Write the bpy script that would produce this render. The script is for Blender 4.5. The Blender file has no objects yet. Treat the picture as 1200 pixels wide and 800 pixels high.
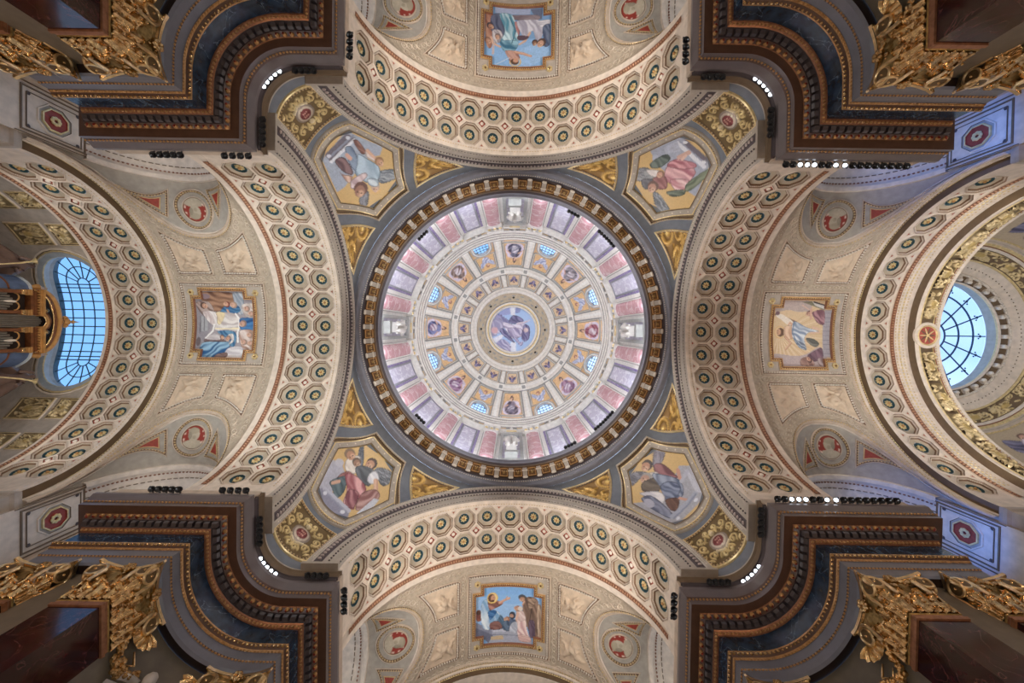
import bpy, math, random
import numpy as np
from mathutils import Matrix, Vector
random.seed(7); rng = np.random.default_rng(7)
PI = math.pi
SC = bpy.context.scene
COL = SC.collection
# ------------------------------------------------------------------ camera
# world: x right, y towards the lower edge of the photograph, z up; the lens is at the origin, the floor at -1.6
def cam_matrix(rx, ry, rz, loc):
    cx, sx, cy, sy, cz, sz = math.cos(rx), math.sin(rx), math.cos(ry), math.sin(ry), math.cos(rz), math.sin(rz)
    A = np.array([[cz, -sz, 0], [sz, cz, 0], [0, 0, 1]]) @ np.array([[cy, 0, sy], [0, 1, 0], [-sy, 0, cy]]) @ np.array([[1, 0, 0], [0, cx, -sx], [0, sx, cx]])
    m = Matrix.Identity(4)
    for i in range(3):
        m[i][0] = A[0][i]; m[i][1] = -A[1][i]; m[i][2] = -A[2][i]; m[i][3] = loc[i]
    return m
cam = bpy.data.cameras.new('camera'); cam.sensor_width = 36; cam.lens = 467 / 1200 * 36
cam.shift_x = -0.85 / 1200; cam.shift_y = -7.3 / 1200; cam.clip_start = 0.05; cam.clip_end = 400
cam_o = bpy.data.objects.new('camera', cam); COL.objects.link(cam_o)
cam_o.matrix_world = cam_matrix(math.radians(.763), math.radians(.018), math.radians(.901), (-.015, .068, 0))
SC.camera = cam_o
# ------------------------------------------------------------------ view, sky, lamps
vs = SC.view_settings
vs.view_transform = 'Standard'; vs.look = 'None'; vs.gamma = 1; vs.use_curve_mapping = False; vs.exposure = 0.0
w = bpy.data.worlds.new('sky'); SC.world = w; w.use_nodes = True
nt = w.node_tree; nt.nodes.clear()
def wn(t, **k):
    n = nt.nodes.new(t)
    for a, b in k.items(): setattr(n, a, b)
    return n
o_ = wn('ShaderNodeOutputWorld'); bg = wn('ShaderNodeBackground'); tc = wn('ShaderNodeTexCoord')
ns = wn('ShaderNodeTexNoise'); ns.inputs['Scale'].default_value = 2.2; ns.inputs['Detail'].default_value = 5
rp = wn('ShaderNodeValToRGB'); rp.color_ramp.elements[0].position = .40; rp.color_ramp.elements[0].color = (.17, .36, .68, 1)
rp.color_ramp.elements[1].position = .66; rp.color_ramp.elements[1].color = (.62, .76, .95, 1)
mp = wn('ShaderNodeMapping'); mp.inputs['Rotation'].default_value = (0, 0, math.pi); nt.links.new(tc.outputs['Generated'], mp.inputs['Vector']); nt.links.new(mp.outputs['Vector'], ns.inputs['Vector']); nt.links.new(ns.outputs['Fac'], rp.inputs['Fac'])
nt.links.new(rp.outputs['Color'], bg.inputs['Color']); bg.inputs['Strength'].default_value = 2.1
nt.links.new(bg.outputs['Background'], o_.inputs['Surface'])
WARM = (1.0, .80, .64); NEUT = (1.0, .965, .92); ROSY = (1.0, .92, .84); COOL = (.90, .94, 1.0); AMBER = (1.0, .66, .42)
def lamp(kind, loc, power, color, size=.15, aim=None, angle=100, blend=.6, name='lamp'):
    l = bpy.data.lights.new(name, kind); l.energy = power; l.color = color
    if kind == 'AREA': l.shape = 'DISK'; l.size = size
    else: l.shadow_soft_size = size
    if kind == 'SPOT': l.spot_size = math.radians(angle); l.spot_blend = blend
    o = bpy.data.objects.new(name, l); COL.objects.link(o); o.location = loc
    if aim is not None: o.rotation_euler = (Vector(aim) - Vector(loc)).to_track_quat('-Z', 'Y').to_euler()
    return o
def r4(k, x, y):                       # quarter turns about the dome axis
    c, s = [(1, 0), (0, 1), (-1, 0), (0, -1)][k % 4]
    return (c * x - s * y, s * x + c * y)
ARM = {'right': 0, 'bottom': 1, 'left': 2, 'top': 3}
# floodlights on the cornice ledges of the four arms, throwing across onto the opposite side of each vault
FL = {'left': (1.05, (.95, 1., 1.)), 'right': (.75, (1., 1., .97)), 'top': (1.3, ROSY), 'bottom': (1.3, ROSY)}
for a_, k_ in ARM.items():
    f_, c_ = FL[a_]
    for s_ in (-1, 1):
        for d_, p_ in ((13.4, 520), (17.4, 350)):
            if a_ == 'right':               # on the right the ledge lamps are turned away from the first arch
                if d_ < 14:
                    x_, y_ = r4(k_, 13.4, s_ * 7.35); lamp('SPOT', (x_, y_, 18.3), 85, (1.0, .52, .30), .3, (*r4(k_, 13.6, -s_ * 3.2), 26.5), 130, .9, 'flood_lamp'); continue
                d_ = 16.6; x_, y_ = r4(k_, d_, s_ * 7.35); ax, ay = r4(k_, 24.0, -s_ * 2.0)
                lamp('SPOT', (x_, y_, 18.3), 1350, c_, .3, (ax, ay, 25.), 82, .6, 'flood_lamp'); continue
            x_, y_ = r4(k_, d_, s_ * 7.35); ax, ay = r4(k_, d_ + .6, -s_ * 3.2)
            lamp('SPOT', (x_, y_, 18.3), p_ * f_ * 2.2, c_, .3, (ax, ay, 26.5), 128, .9, 'flood_lamp')
for a_ in ('left', 'right'):           # second ledges, lighting the arches beyond the first bay
    for s_ in (-1, 1):
        x_, y_ = r4(ARM[a_], 24.6, s_ * 7.2); ax, ay = r4(ARM[a_], 25.2, -s_ * 3.)
        lamp('SPOT', (x_, y_, 18.6), 700 if a_ == 'left' else 900, NEUT, .3, (ax, ay, 26.), 150, .9, 'flood_lamp')
for k_ in range(4):                    # the lit rows on the curved ledges, washing the opposite pendentive
    x_, y_ = r4(k_, 10.45, 10.45)
    lamp('SPOT', (x_ * .985, y_ * .985, 18.0), 13000, (1., .97, .92), .3, (-x_ * .68, -y_ * .68, 24.6), 38, .8, 'ledge_lamp')
for a_, k_ in ARM.items():             # fill lights added inside the side window arches; the right arm's imitate blue daylight
    for s_ in (-1, 1):
        x_, y_ = r4(k_, 18.9, s_ * 9.3); bl_ = a_ == 'right'; lamp('SPOT', (x_, y_, 17.8), 330 if not bl_ else 650, NEUT if not bl_ else (.035, .21, .9), .2, (*r4(k_, 18.6 if not bl_ else 21.6, s_ * 9.5), 26. if not bl_ else 20.), 95, .8, 'arch_fill')
for s_ in (-1, 1): lamp('SPOT', (28.6, s_ * 7.2, 17.5), 1500, NEUT, .3, (33.5, -s_ * 2.5, 29.), 100, .8, 'apse_fill')  # unseen fill lights added to brighten the apse dome
for i_ in range(16):                   # lamps standing on the drum cornice
    a_ = (i_ + .5) * PI / 8
    lamp('SPOT', (9.8 * math.cos(a_), 9.8 * math.sin(a_), 29.9), 360, COOL, .15, (6.5 * math.cos(a_), 6.5 * math.sin(a_), 37.), 165, .5, 'drum_lamp')
for i_ in range(16):                   # lamps standing on the upper cornice
    a_ = (i_ + .5) * PI / 8
    lamp('POINT', (9.45 * math.cos(a_), 9.45 * math.sin(a_), 42.9), 120, COOL, .12, name='dome_lamp')

for x_ in (-15.5, 15.5):                # unseen warm fill lights added low in the nave arms
    for y_ in (-2.5, 2.5): lamp('POINT', (x_ * .95, y_ * .7, 8.0), 460, AMBER, .4, name='nave_fill')
for x_, y_ in ((6, 6), (-6, 6), (-6, -6), (6, -6)): lamp('POINT', (x_, y_, 3.), 330, COOL, .4, name='crossing_fill')  # unseen cool fill lights added low around the crossing
for y_ in (-15.5, 15.5): lamp('POINT', (0, y_, 5.0), 300, AMBER, .4, name='transept_fill')  # unseen warm fill lights added in the transept arms
# ------------------------------------------------------------------ materials
def lin(h):
    h = h.lstrip('#'); v = [int(h[i:i + 2], 16) / 255 for i in (0, 2, 4)]
    return tuple(((c + .055) / 1.055) ** 2.4 if c > .04045 else c / 12.92 for c in v)
MATS = {}
def mat(name, col, rough=.6, metal=0., var=.12, scale=3., bump=0., bscale=20., vor=False, col2=None, emit=None, strength=0., spec=.5):
    m = bpy.data.materials.new(name); m.use_nodes = True; n = m.node_tree; b = n.nodes['Principled BSDF']
    c = lin(col) if isinstance(col, str) else col
    b.inputs['Roughness'].default_value = rough; b.inputs['Metallic'].default_value = metal; b.inputs['Specular IOR Level'].default_value = spec
    tcn = n.nodes.new('ShaderNodeTexCoord')
    if var or col2:
        t = n.nodes.new('ShaderNodeTexNoise'); t.inputs['Scale'].default_value = scale; t.inputs['Detail'].default_value = 6
        n.links.new(tcn.outputs['Object'], t.inputs['Vector'])
        r = n.nodes.new('ShaderNodeValToRGB'); r.color_ramp.elements[0].position = .3; r.color_ramp.elements[1].position = .7
        c2 = lin(col2) if col2 else tuple(min(1, x * (1 + var)) for x in c)
        r.color_ramp.elements[0].color = tuple(x * (1 - (0 if col2 else var)) for x in c) + (1,); r.color_ramp.elements[1].color = c2 + (1,)
        n.links.new(t.outputs['Fac'], r.inputs['Fac']); n.links.new(r.outputs['Color'], b.inputs['Base Color'])
    else: b.inputs['Base Color'].default_value = c + (1,)
    if bump:
        if vor: bt = n.nodes.new('ShaderNodeTexVoronoi'); so = bt.outputs['Distance']
        else: bt = n.nodes.new('ShaderNodeTexNoise'); bt.inputs['Detail'].default_value = 4; so = bt.outputs['Fac']
        bt.inputs['Scale'].default_value = bscale; n.links.new(tcn.outputs['Object'], bt.inputs['Vector'])
        bn = n.nodes.new('ShaderNodeBump'); bn.inputs['Strength'].default_value = bump; bn.inputs['Distance'].default_value = .05
        n.links.new(so, bn.inputs['Height']); n.links.new(bn.outputs['Normal'], b.inputs['Normal'])
    if emit: b.inputs['Emission Color'].default_value = lin(emit) + (1,); b.inputs['Emission Strength'].default_value = strength
    MATS[name] = m; return m
def marble(name, base, vein, rough=.2, scale=1.2, width=.06, dist=1.2, cloud=None):
    m = bpy.data.materials.new(name); m.use_nodes = True; n = m.node_tree; b = n.nodes['Principled BSDF']; b.inputs['Roughness'].default_value = rough
    tcn = n.nodes.new('ShaderNodeTexCoord'); nz = n.nodes.new('ShaderNodeTexNoise'); nz.inputs['Scale'].default_value = scale; nz.inputs['Detail'].default_value = 7; nz.inputs['Distortion'].default_value = dist
    n.links.new(tcn.outputs['Object'], nz.inputs['Vector'])
    r = n.nodes.new('ShaderNodeValToRGB'); e = r.color_ramp.elements
    e[0].position = .5 - width; e[0].color = (0, 0, 0, 1); e[1].position = .5 + width; e[1].color = (0, 0, 0, 1)
    x = e.new(.5); x.color = (1, 1, 1, 1); n.links.new(nz.outputs['Fac'], r.inputs['Fac'])
    n2 = n.nodes.new('ShaderNodeTexNoise'); n2.inputs['Scale'].default_value = scale * 4; n2.inputs['Detail'].default_value = 8
    n.links.new(tcn.outputs['Object'], n2.inputs['Vector'])
    r2 = n.nodes.new('ShaderNodeValToRGB'); c = lin(base); c2 = lin(cloud) if cloud else tuple(min(1, v * 1.9) for v in c)
    r2.color_ramp.elements[0].position = .38; r2.color_ramp.elements[1].position = .68
    r2.color_ramp.elements[0].color = c + (1,); r2.color_ramp.elements[1].color = c2 + (1,); n.links.new(n2.outputs['Fac'], r2.inputs['Fac'])
    mx = n.nodes.new('ShaderNodeMix'); mx.data_type = 'RGBA'; mx.inputs['B'].default_value = lin(vein) + (1,)
    n.links.new(r.outputs['Color'], mx.inputs['Factor']); n.links.new(r2.outputs['Color'], mx.inputs['A']); n.links.new(mx.outputs['Result'], b.inputs['Base Color'])
    MATS[name] = m; return m
def paint_mat(name, rough=.55, metal=0.):
    m = bpy.data.materials.new(name); m.use_nodes = True; n = m.node_tree; b = n.nodes['Principled BSDF']
    a = n.nodes.new('ShaderNodeAttribute'); a.attribute_name = 'Col'; n.links.new(a.outputs['Color'], b.inputs['Base Color'])
    b.inputs['Roughness'].default_value = rough; b.inputs['Metallic'].default_value = metal; MATS[name] = m; return m
mat('cream', '#d6c8b9', .65); mat('coffloor', '#b2a48f', .65); mat('archibead', '#b3a49e', .5); mat('stone', '#c2b09d', .65, bump=.25, bscale=14); mat('greige', '#b2a79b', .7); mat('rim', '#a08b78', .65); mat('beadshade', '#73573f', .6); mat('ropebead', '#b58a6c', .5, var=.2); mat('panelstone', '#cfbaa2', .65)  # strips behind the beads are darkened to carry the bead shadows in colour
mat('grey', '#a39c92', .7); mat('ornament', '#a89a88', .65, bump=1., bscale=4.5, vor=True, var=.2, scale=4, col2='#bfb09c')
mat('slate', '#6e737c', .6, var=.1); mat('archi', '#aca296', .5, var=.1); mat('archi_dark', '#4a4042', .6)
mat('rust', '#8c5f48', .5, var=.25, scale=8); mat('brown', '#6d5a45', .6); mat('redbrown', '#9b4a38', .6, var=.2)
mat('teal', '#2c4c54', .45, var=.3, scale=6); mat('darkhole', '#2e2a24', .7)
mat('gold', (.72, .49, .23), .27, 1., var=.35, scale=7, bump=.25, bscale=25); mat('brightgold', (.80, .60, .33), .3, .9, var=.25, scale=6); mat('goldpaint', '#b98f5c', .4, .35, var=.25, scale=6)
mat('palegold', '#d9c391', .4, .3, var=.2, scale=6); mat('darkgold', (.36, .24, .09), .42, .85, var=.4, scale=8, bump=.4, bscale=18)
mat('bead', '#c9b088', .4, .3, var=.15); mat('whitebead', '#d9cfc2', .5)
mat('red', '#93392d', .55, var=.2, scale=6); mat('ringgrey', '#83848e', .55, var=.1); mat('ringbrown', '#6b4a25', .45, .2, var=.35, scale=4)
mat('corn_fascia', '#6f6769', .28, var=.08); mat('corn_brown', '#5a4236', .32, var=.15); mat('corn_block', '#4d4749', .4)
mat('copper', '#96684a', .35, .45, var=.3, scale=6); mat('fascia', '#70727c', .35, var=.08); mat('wall_olive', '#6a6254', .6)
marble('blue_marble', '#142436', '#6b8296', .2, .9, .007, .8, '#2a4159')
marble('red_marble', '#240b0d', '#5c3a38', .1, .9, .007, 1.0, '#3c1518')
marble('pink_marble', '#b98590', '#dcc6c8', .12, .8, .03, 1.0, '#c79aa2')
marble('lilac_marble', '#b9b5cb', '#dfe0ea', .2, .6, .05, 1.5, '#c9c5da')
marble('purple_marble', '#6f6296', '#9a8cb2', .25, 1.5, .06, 1.0, '#8b80a6')
mat('dome_cream', '#d8d2ca', .6); mat('dome_line', '#9a9a98', .5, .2); mat('dome_ochre', '#d4ae84', .6, var=.1); mat('dome_white', '#dedbd6', .4)
mat('silver', '#c8c4c0', .25, .3); mat('black', '#0c0c0e', .45, var=0); mat('lens', '#ffffff', .3, var=0, emit='#eaf4ff', strength=6.)
mat('dark_lens', '#1a1c22', .1, var=0); mat('statue_white', '#b9b4ae', .55, bump=.15, bscale=12); mat('statue_dark', '#6a5348', .6)
mat('floor_stone', '#a89f92', .35, var=.2, scale=.6, col2='#c4bbac'); mat('wood', '#6b3f22', .4, var=.3, scale=5); mat('woodlight', '#b98a52', .4, .2, var=.2)
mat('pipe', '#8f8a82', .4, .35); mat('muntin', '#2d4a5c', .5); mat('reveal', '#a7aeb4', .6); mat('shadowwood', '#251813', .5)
mat('plaster_wall', '#a79d90', .7)
mat('shadowgold', (.16, .10, .04), .5, .6); mat('daylitscreen', '#4f5f7c', .4, var=.25)  # organ screen colour holds the blue tint of daylight falling on it
mat('rosered', '#a8544a', .55, var=.2); mat('muntinblue', '#1c4478', .5)
mat('bandrelief', '#c3b5a3', .6, var=.15)
paint_mat('mosaic', .5); paint_mat('fresco', .65); paint_mat('goldrelief', .42, .35)
gm = bpy.data.materials.new('pane_glass'); gm.use_nodes = True; gn = gm.node_tree; gn.nodes.clear()
go = gn.nodes.new('ShaderNodeOutputMaterial'); gx = gn.nodes.new('ShaderNodeMixShader'); gt = gn.nodes.new('ShaderNodeBsdfTransparent'); gg = gn.nodes.new('ShaderNodeBsdfGlossy')
gt.inputs['Color'].default_value = (.93, .97, 1, 1); gg.inputs['Roughness'].default_value = .05; gx.inputs['Fac'].default_value = .06
gn.links.new(gt.outputs[0], gx.inputs[1]); gn.links.new(gg.outputs[0], gx.inputs[2]); gn.links.new(gx.outputs[0], go.inputs['Surface']); MATS['pane_glass'] = gm
# ------------------------------------------------------------------ mesh helpers
class MB:
    """collects quads / polygons and builds ONE mesh object"""
    def __init__(s): s.v = []; s.f = []; s.m = []; s.mats = []; s.n = 0
    def mi(s, m):
        if m not in s.mats: s.mats.append(m)
        return s.mats.index(m)
    def add(s, verts, faces, m):
        i = s.mi(m); s.v.append(np.asarray(verts, float).reshape(-1, 3))
        s.f += [tuple(int(x) + s.n for x in f) for f in faces]; s.m += [i] * len(faces); s.n += len(s.v[-1]); return s
    def grid(s, P, m, cu=False, cv=False, mask=None, flip=False):
        P = np.asarray(P, float); a, b = P.shape[:2]; F = []
        for i in range(a if cu else a - 1):
            for j in range(b if cv else b - 1):
                if mask is not None and not mask[i, j]: continue
                q = (i * b + j, ((i + 1) % a) * b + j, ((i + 1) % a) * b + (j + 1) % b, i * b + (j + 1) % b)
                F.append(q[::-1] if flip else q)
        return s.add(P.reshape(-1, 3), F, m)
    def box(s, c, sz, m, ax=None):
        c = np.asarray(c, float); A = np.eye(3) if ax is None else np.asarray(ax, float)
        k = np.array([[x, y, z] for x in (-.5, .5) for y in (-.5, .5) for z in (-.5, .5)]) * np.asarray(sz, float)
        return s.add(c + k @ A, [(0, 1, 3, 2), (4, 6, 7, 5), (0, 4, 5, 1), (2, 3, 7, 6), (0, 2, 6, 4), (1, 5, 7, 3)], m)
    def ell(s, c, r, m, ax=None, nu=8, nv=5):
        A = np.eye(3) if ax is None else np.asarray(ax, float); th = np.linspace(0, PI, nv + 1)[1:-1]; ph = np.linspace(0, 2 * PI, nu, endpoint=False)
        P = np.array([[math.sin(t) * math.cos(p), math.sin(t) * math.sin(p), math.cos(t)] for t in th for p in ph])
        V = np.vstack([[[0, 0, 1]], P, [[0, 0, -1]]]) * np.asarray(r, float) @ A + np.asarray(c, float); F = []; L = len(V) - 1
        for j in range(nu):
            F.append((0, 1 + j, 1 + (j + 1) % nu)); F.append((L, L - nu + (j + 1) % nu, L - nu + j))
            for i in range(nv - 2): a = 1 + i * nu; F.append((a + j, a + nu + j, a + nu + (j + 1) % nu, a + (j + 1) % nu))
        return s.add(V, F, m)
    def tube(s, pts, r, m, n=8, cap=True):
        pts = np.asarray(pts, float); k = len(pts); r = np.broadcast_to(np.asarray(r, float), (k,)); T = np.gradient(pts, axis=0); T /= np.linalg.norm(T, axis=1)[:, None] + 1e-9
        u = np.array([0, 0, 1.]) if abs(T[0][2]) < .9 else np.array([1., 0, 0]); R = []
        for i in range(k):
            u = u - T[i] * (u @ T[i]); u /= np.linalg.norm(u) + 1e-9; w_ = np.cross(T[i], u)
            R.append([pts[i] + r[i] * (math.cos(a) * u + math.sin(a) * w_) for a in np.linspace(0, 2 * PI, n, endpoint=False)])
        s.grid(R, m, cv=True)
        if cap:
            s.add(R[0], [tuple(range(n))[::-1]], m); s.add(R[-1], [tuple(range(n))], m)
        return s
    def lathe(s, prof, m, n=16, base=(0, 0, 0)):
        P = [[(r * math.cos(a) + base[0], r * math.sin(a) + base[1], z + base[2]) for a in np.linspace(0, 2 * PI, n, endpoint=False)] for r, z in prof]
        return s.grid(P, m, cv=True, flip=True)
    def poly(s, pts, m): return s.add(pts, [tuple(range(len(pts)))], m)
    def mesh(s, name, smooth=35):
        me = bpy.data.meshes.new(name); V = np.vstack(s.v) if s.v else np.zeros((0, 3))
        me.from_pydata(V.tolist(), [], s.f)
        for m in s.mats: me.materials.append(MATS[m])
        if len(s.mats) > 1: me.polygons.foreach_set('material_index', s.m)
        if smooth:
            me.polygons.foreach_set('use_smooth', [True] * len(s.f)); me.set_sharp_from_angle(angle=math.radians(smooth))
        me.update(); return me
    def build(s, name, parent=None, smooth=35, **k):
        g = org_of(parent)
        if g is not None and s.v: s.v = [v - g for v in s.v]
        return obj(name, s.mesh(name, smooth), parent, **k)
ORG = {}
def org_of(p):
    while p is not None:
        if p.name in ORG: return ORG[p.name]
        p = p.parent
    return None
def obj(name, me, parent=None, loc=None, rot=None, label=None, cat=None, group=None, kind=None):
    o = bpy.data.objects.new(name, me); COL.objects.link(o)
    if parent is not None: o.parent = parent
    if loc is not None: o.location = loc
    if rot is not None: o.rotation_euler = rot
    return tag(o, label, cat, group, kind)
def tag(o, label=None, cat=None, group=None, kind=None):
    for k, v in (('label', label), ('category', cat), ('group', group), ('kind', kind)):
        if v: o[k] = v
    return o
def thing(name, label, cat, org=(0, 0, 0), k=0, group=None, kind=None):
    # an Empty at the thing's base; its parts are modelled in the frame of quarter turn k and stored relative to that base
    x, y = r4(k, org[0], org[1]); o = obj(name, None, None, (x, y, org[2]), (0, 0, k * PI / 2), label, cat, group, kind); ORG[o.name] = np.asarray(org, float); return o
def turn(o, k, label=None):
    # the same thing again in another quarter of the crossing
    c = copy_tree(o); g = ORG[o.name]; x, y = r4(k, g[0], g[1]); c.location = (x, y, g[2]); c.rotation_euler = (0, 0, k * PI / 2); ORG[c.name] = g
    if label: c['label'] = label
    return c
def copy_tree(o, parent=None):
    c = o.copy(); COL.objects.link(c)
    if parent is not None: c.parent = parent
    for ch in o.children: copy_tree(ch, c)
    return c
def bstack(*a): return np.stack(np.broadcast_arrays(*[np.asarray(x, float) for x in a]), -1)
def unit(a): a = np.asarray(a, float); return a / (np.linalg.norm(a, axis=-1, keepdims=True) + 1e-12)
def resample(P, step, closed=False):
    P = np.asarray(P, float)
    if closed: P = np.vstack([P, P[:1]])
    L = np.r_[0, np.cumsum(np.linalg.norm(np.diff(P, axis=0), axis=1))]; n = max(1, int(round(L[-1] / step)))
    t = np.linspace(0, L[-1], n + 1); t = t[:-1] if closed else (t[:-1] + t[1:]) / 2
    Q = np.stack([np.interp(t, L, P[:, i]) for i in range(3)], 1)
    e = L[-1] * .002; T = np.stack([np.interp(np.minimum(t + e, L[-1]), L, P[:, i]) - np.interp(np.maximum(t - e, 0), L, P[:, i]) for i in range(3)], 1)
    return Q, unit(T)
def sweep(mb, loop, nrm, prof, m, closed=True):
    """strip moulding along loop lying on a surface; prof = (offset to the left-hand inside, height) points"""
    L = np.asarray(loop, float); N = unit(nrm); n = len(L)
    nx = np.roll(L, -1, 0) - L; pv = L - np.roll(L, 1, 0)
    if not closed: nx[-1] = nx[-2]; pv[0] = pv[1]
    a = unit(nx); b = unit(pv); sa = unit(np.cross(N, a)); sb = unit(np.cross(N, b)); s = unit(sa + sb); k = 1 / np.maximum(.35, (s * sa).sum(1))
    ms = m if isinstance(m, (list, tuple)) else [m] * (len(prof) - 1)
    for i in range(len(prof) - 1):
        R = np.stack([L + s * (k * o)[:, None] + N * h for o, h in prof[i:i + 2]], 1)
        mb.grid(R, ms[i], cu=closed, flip=True)
def beads(mb, loop, nrm, step, r, m, closed=True, off=0., lift=0., box=False, nu=6, nv=4):
    L = np.asarray(loop, float); N = unit(nrm)
    if off:
        nx = np.roll(L, -1, 0) - L; pv = L - np.roll(L, 1, 0)
        if not closed: nx[-1] = nx[-2]; pv[0] = pv[1]
        sa = unit(np.cross(N, unit(nx))); sb = unit(np.cross(N, unit(pv))); s = unit(sa + sb); k = 1 / np.maximum(.35, (s * sa).sum(1)); L = L + s * (k * off)[:, None]
    Q, T = resample(L, step, closed)
    for q, t in zip(Q, T):
        n_ = N[np.argmin(((L - q) ** 2).sum(1))]; t = unit(t - n_ * (t @ n_)); ax = np.array([t, np.cross(n_, t), n_])
        if box: mb.box(q + n_ * lift, np.asarray(r) * 2, m, ax)
        else: mb.ell(q + n_ * lift, r, m, ax, nu, nv)
def numN(S, a, b, eye=(0, 0, 0), e=1e-3):
    p = S(a, b, 0); n = unit(np.cross(S(a + e, b, 0) - p, S(a, b + e, 0) - p)); s = np.sign(((np.asarray(eye) - p) * n).sum(-1, keepdims=True)); return n * np.where(s == 0, 1, s)
# ------------------------------------------------------------------ sheets: flat colour and relief drawn into arrays, then laid on a wall surface
class Sheet:
    def __init__(s, w, h, bg='#ffffff', res=1.): s.w, s.h, s.r = w, h, res; s.W, s.H = int(w * res) + 1, int(h * res) + 1; s.c = np.ones((s.H, s.W, 3)) * lin(bg); s.z = np.zeros((s.H, s.W)); s.yy, s.xx = np.mgrid[0:s.H, 0:s.W] / res; s.n1 = s.noise(.05); s.n2 = s.noise(.18)
    def noise(s, f):
        g = rng.random((int(s.h * f) + 4, int(s.w * f) + 4)); y = s.yy * f; x = s.xx * f; i = y.astype(int); j = x.astype(int); u = y - i; v = x - j; u = u * u * (3 - 2 * u); v = v * v * (3 - 2 * v)
        return (g[i, j] * (1 - u) + g[i + 1, j] * u) * (1 - v) + (g[i, j + 1] * (1 - u) + g[i + 1, j + 1] * u) * v - .5
    def streak(s, x, y):                    # value noise stretched along the cloth, -1..1
        x = x - x.min(); y = y - y.min(); g = rng.random((int(y.max()) + 3, int(x.max()) + 3)); i = y.astype(int); j = x.astype(int); u = y - i; v = x - j; u = u * u * (3 - 2 * u); v = v * v * (3 - 2 * v)
        return 2 * ((g[i, j] * (1 - u) + g[i + 1, j] * u) * (1 - v) + (g[i, j + 1] * (1 - u) + g[i + 1, j + 1] * u) * v) - 1
    def edge(s, mk, col, a=.75):            # darker contour just inside an outline
        m = mk.copy(); w_ = max(1, int(round(s.W / 190)))
        for ax in (0, 1):
            for d in (-w_, w_): m = np.minimum(m, np.roll(mk, d, ax))
        s.put(mk - m, np.asarray(lin(col)) * .38, a)
    def put(s, mk, col, a=1.):
        mk = np.clip(mk * a, 0, 1)[..., None]; s.c = s.c * (1 - mk) + np.asarray(col) * mk
    def inside(s, P):
        P = np.asarray(P, float); k = np.zeros(s.xx.shape, bool); n = len(P)
        for i in range(n):
            x0, y0 = P[i]; x1, y1 = P[(i + 1) % n]
            if y0 == y1: continue
            c = ((s.yy >= y0) != (s.yy >= y1)); k ^= c & (s.xx < x0 + (s.yy - y0) / (y1 - y0) * (x1 - x0))
        return k.astype(float)
    @staticmethod
    def smooth(P, n=5):
        P = np.asarray(P, float); k = len(P); out = []
        for i in range(k):
            a, b, c, d = P[i - 1], P[i], P[(i + 1) % k], P[(i + 2) % k]
            for t in np.arange(n) / n: out.append(.5 * (2 * b + (c - a) * t + (2 * a - 5 * b + 4 * c - d) * t * t + (3 * b - a - 3 * c + d) * t ** 3))
        return np.array(out)
    def poly(s, P, col, sm=False, a=1., h=None, tex=.12):
        mk = s.inside(s.smooth(P) if sm else P); c = np.asarray(lin(col)) * (1 + tex * 2 * s.n2[..., None] + tex * s.n1[..., None]); s.put(mk, c, a)
        if h: s.z = np.maximum(s.z, mk * h)
    def folds(s, P, c0, c1, ang=60, wl=14, sm=True, h=None, warp=40):
        """drapery: alternating light and dark cloth folds inside an outline"""
        mk = s.inside(s.smooth(P) if sm else P); t = math.radians(ang); d = (s.xx * -math.sin(t) + s.yy * math.cos(t)) / wl; e = (s.xx * math.cos(t) + s.yy * math.sin(t)) / wl; d = d + .35 * np.sin(e * .9 + d) + .12 * np.sin(e * 2.1 - d * 1.7)
        k = .5 + .5 * (s.streak(d * 1.6, e * .28) * 1.3 + .55 * np.sin(d * 2 * PI * .8) + .25 * s.streak(d * 4, e * .6)); k = np.clip(.5 + (k - .5) * 1.35, 0, 1)[..., None]; s.put(mk, np.asarray(lin(c0)) * (1 - k) + np.asarray(lin(c1)) * k); s.edge(mk, c0)
        if h: s.z = np.maximum(s.z, mk * h * (.6 + .4 * k[..., 0]))
    def ell(s, x, y, rx, ry, col=None, rot=0, a=1., h=None, c2=None):
        t = math.radians(rot); dx, dy = s.xx - x, s.yy - y; u = (dx * math.cos(t) + dy * math.sin(t)) / rx; v = (-dx * math.sin(t) + dy * math.cos(t)) / ry; q = u * u + v * v
        if col: s.put((q < 1).astype(float), lin(col), a)
        if c2: s.put(np.clip(1 - ((u + .35) ** 2 + (v + .35) ** 2) * 1.6, 0, 1) * (q < 1), lin(c2), .8)
        if h: s.z = np.maximum(s.z, h * np.sqrt(np.clip(1 - q, 0, 1)))
    def line(s, P, wd, col=None, h=None, a=1., w2=None):
        P = np.asarray(P, float); n = len(P) - 1
        for i in range(n):
            (x0, y0), (x1, y1) = P[i], P[i + 1]; dx, dy = x1 - x0, y1 - y0; L = dx * dx + dy * dy + 1e-9
            t = np.clip(((s.xx - x0) * dx + (s.yy - y0) * dy) / L, 0, 1); d = np.hypot(s.xx - x0 - t * dx, s.yy - y0 - t * dy)
            wn_ = wd if w2 is None else wd + (w2 - wd) * ((i + t) / n)
            if col: s.put((d < wn_ / 2).astype(float), lin(col), a)
            if h: s.z = np.maximum(s.z, h * np.sqrt(np.clip(1 - (d / (wn_ / 2)) ** 2, 0, 1)))
    def spiral(s, x, y, r, a0, turns, wd, col=None, h=None, sgn=1):
        t = np.linspace(0, 1, 26); R = r * (1 - t) ** .8; A = a0 + sgn * turns * 2 * PI * t; s.line(np.stack([x + R * np.cos(A), y + R * np.sin(A)], 1), wd, col, h, 1., wd * .5)
    def leaf(s, x, y, L, wd, ang, col=None, h=None):
        t = math.radians(ang); s.ell(x + math.cos(t) * L / 2, y + math.sin(t) * L / 2, L / 2, wd / 2, col, ang, 1., h)
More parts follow.
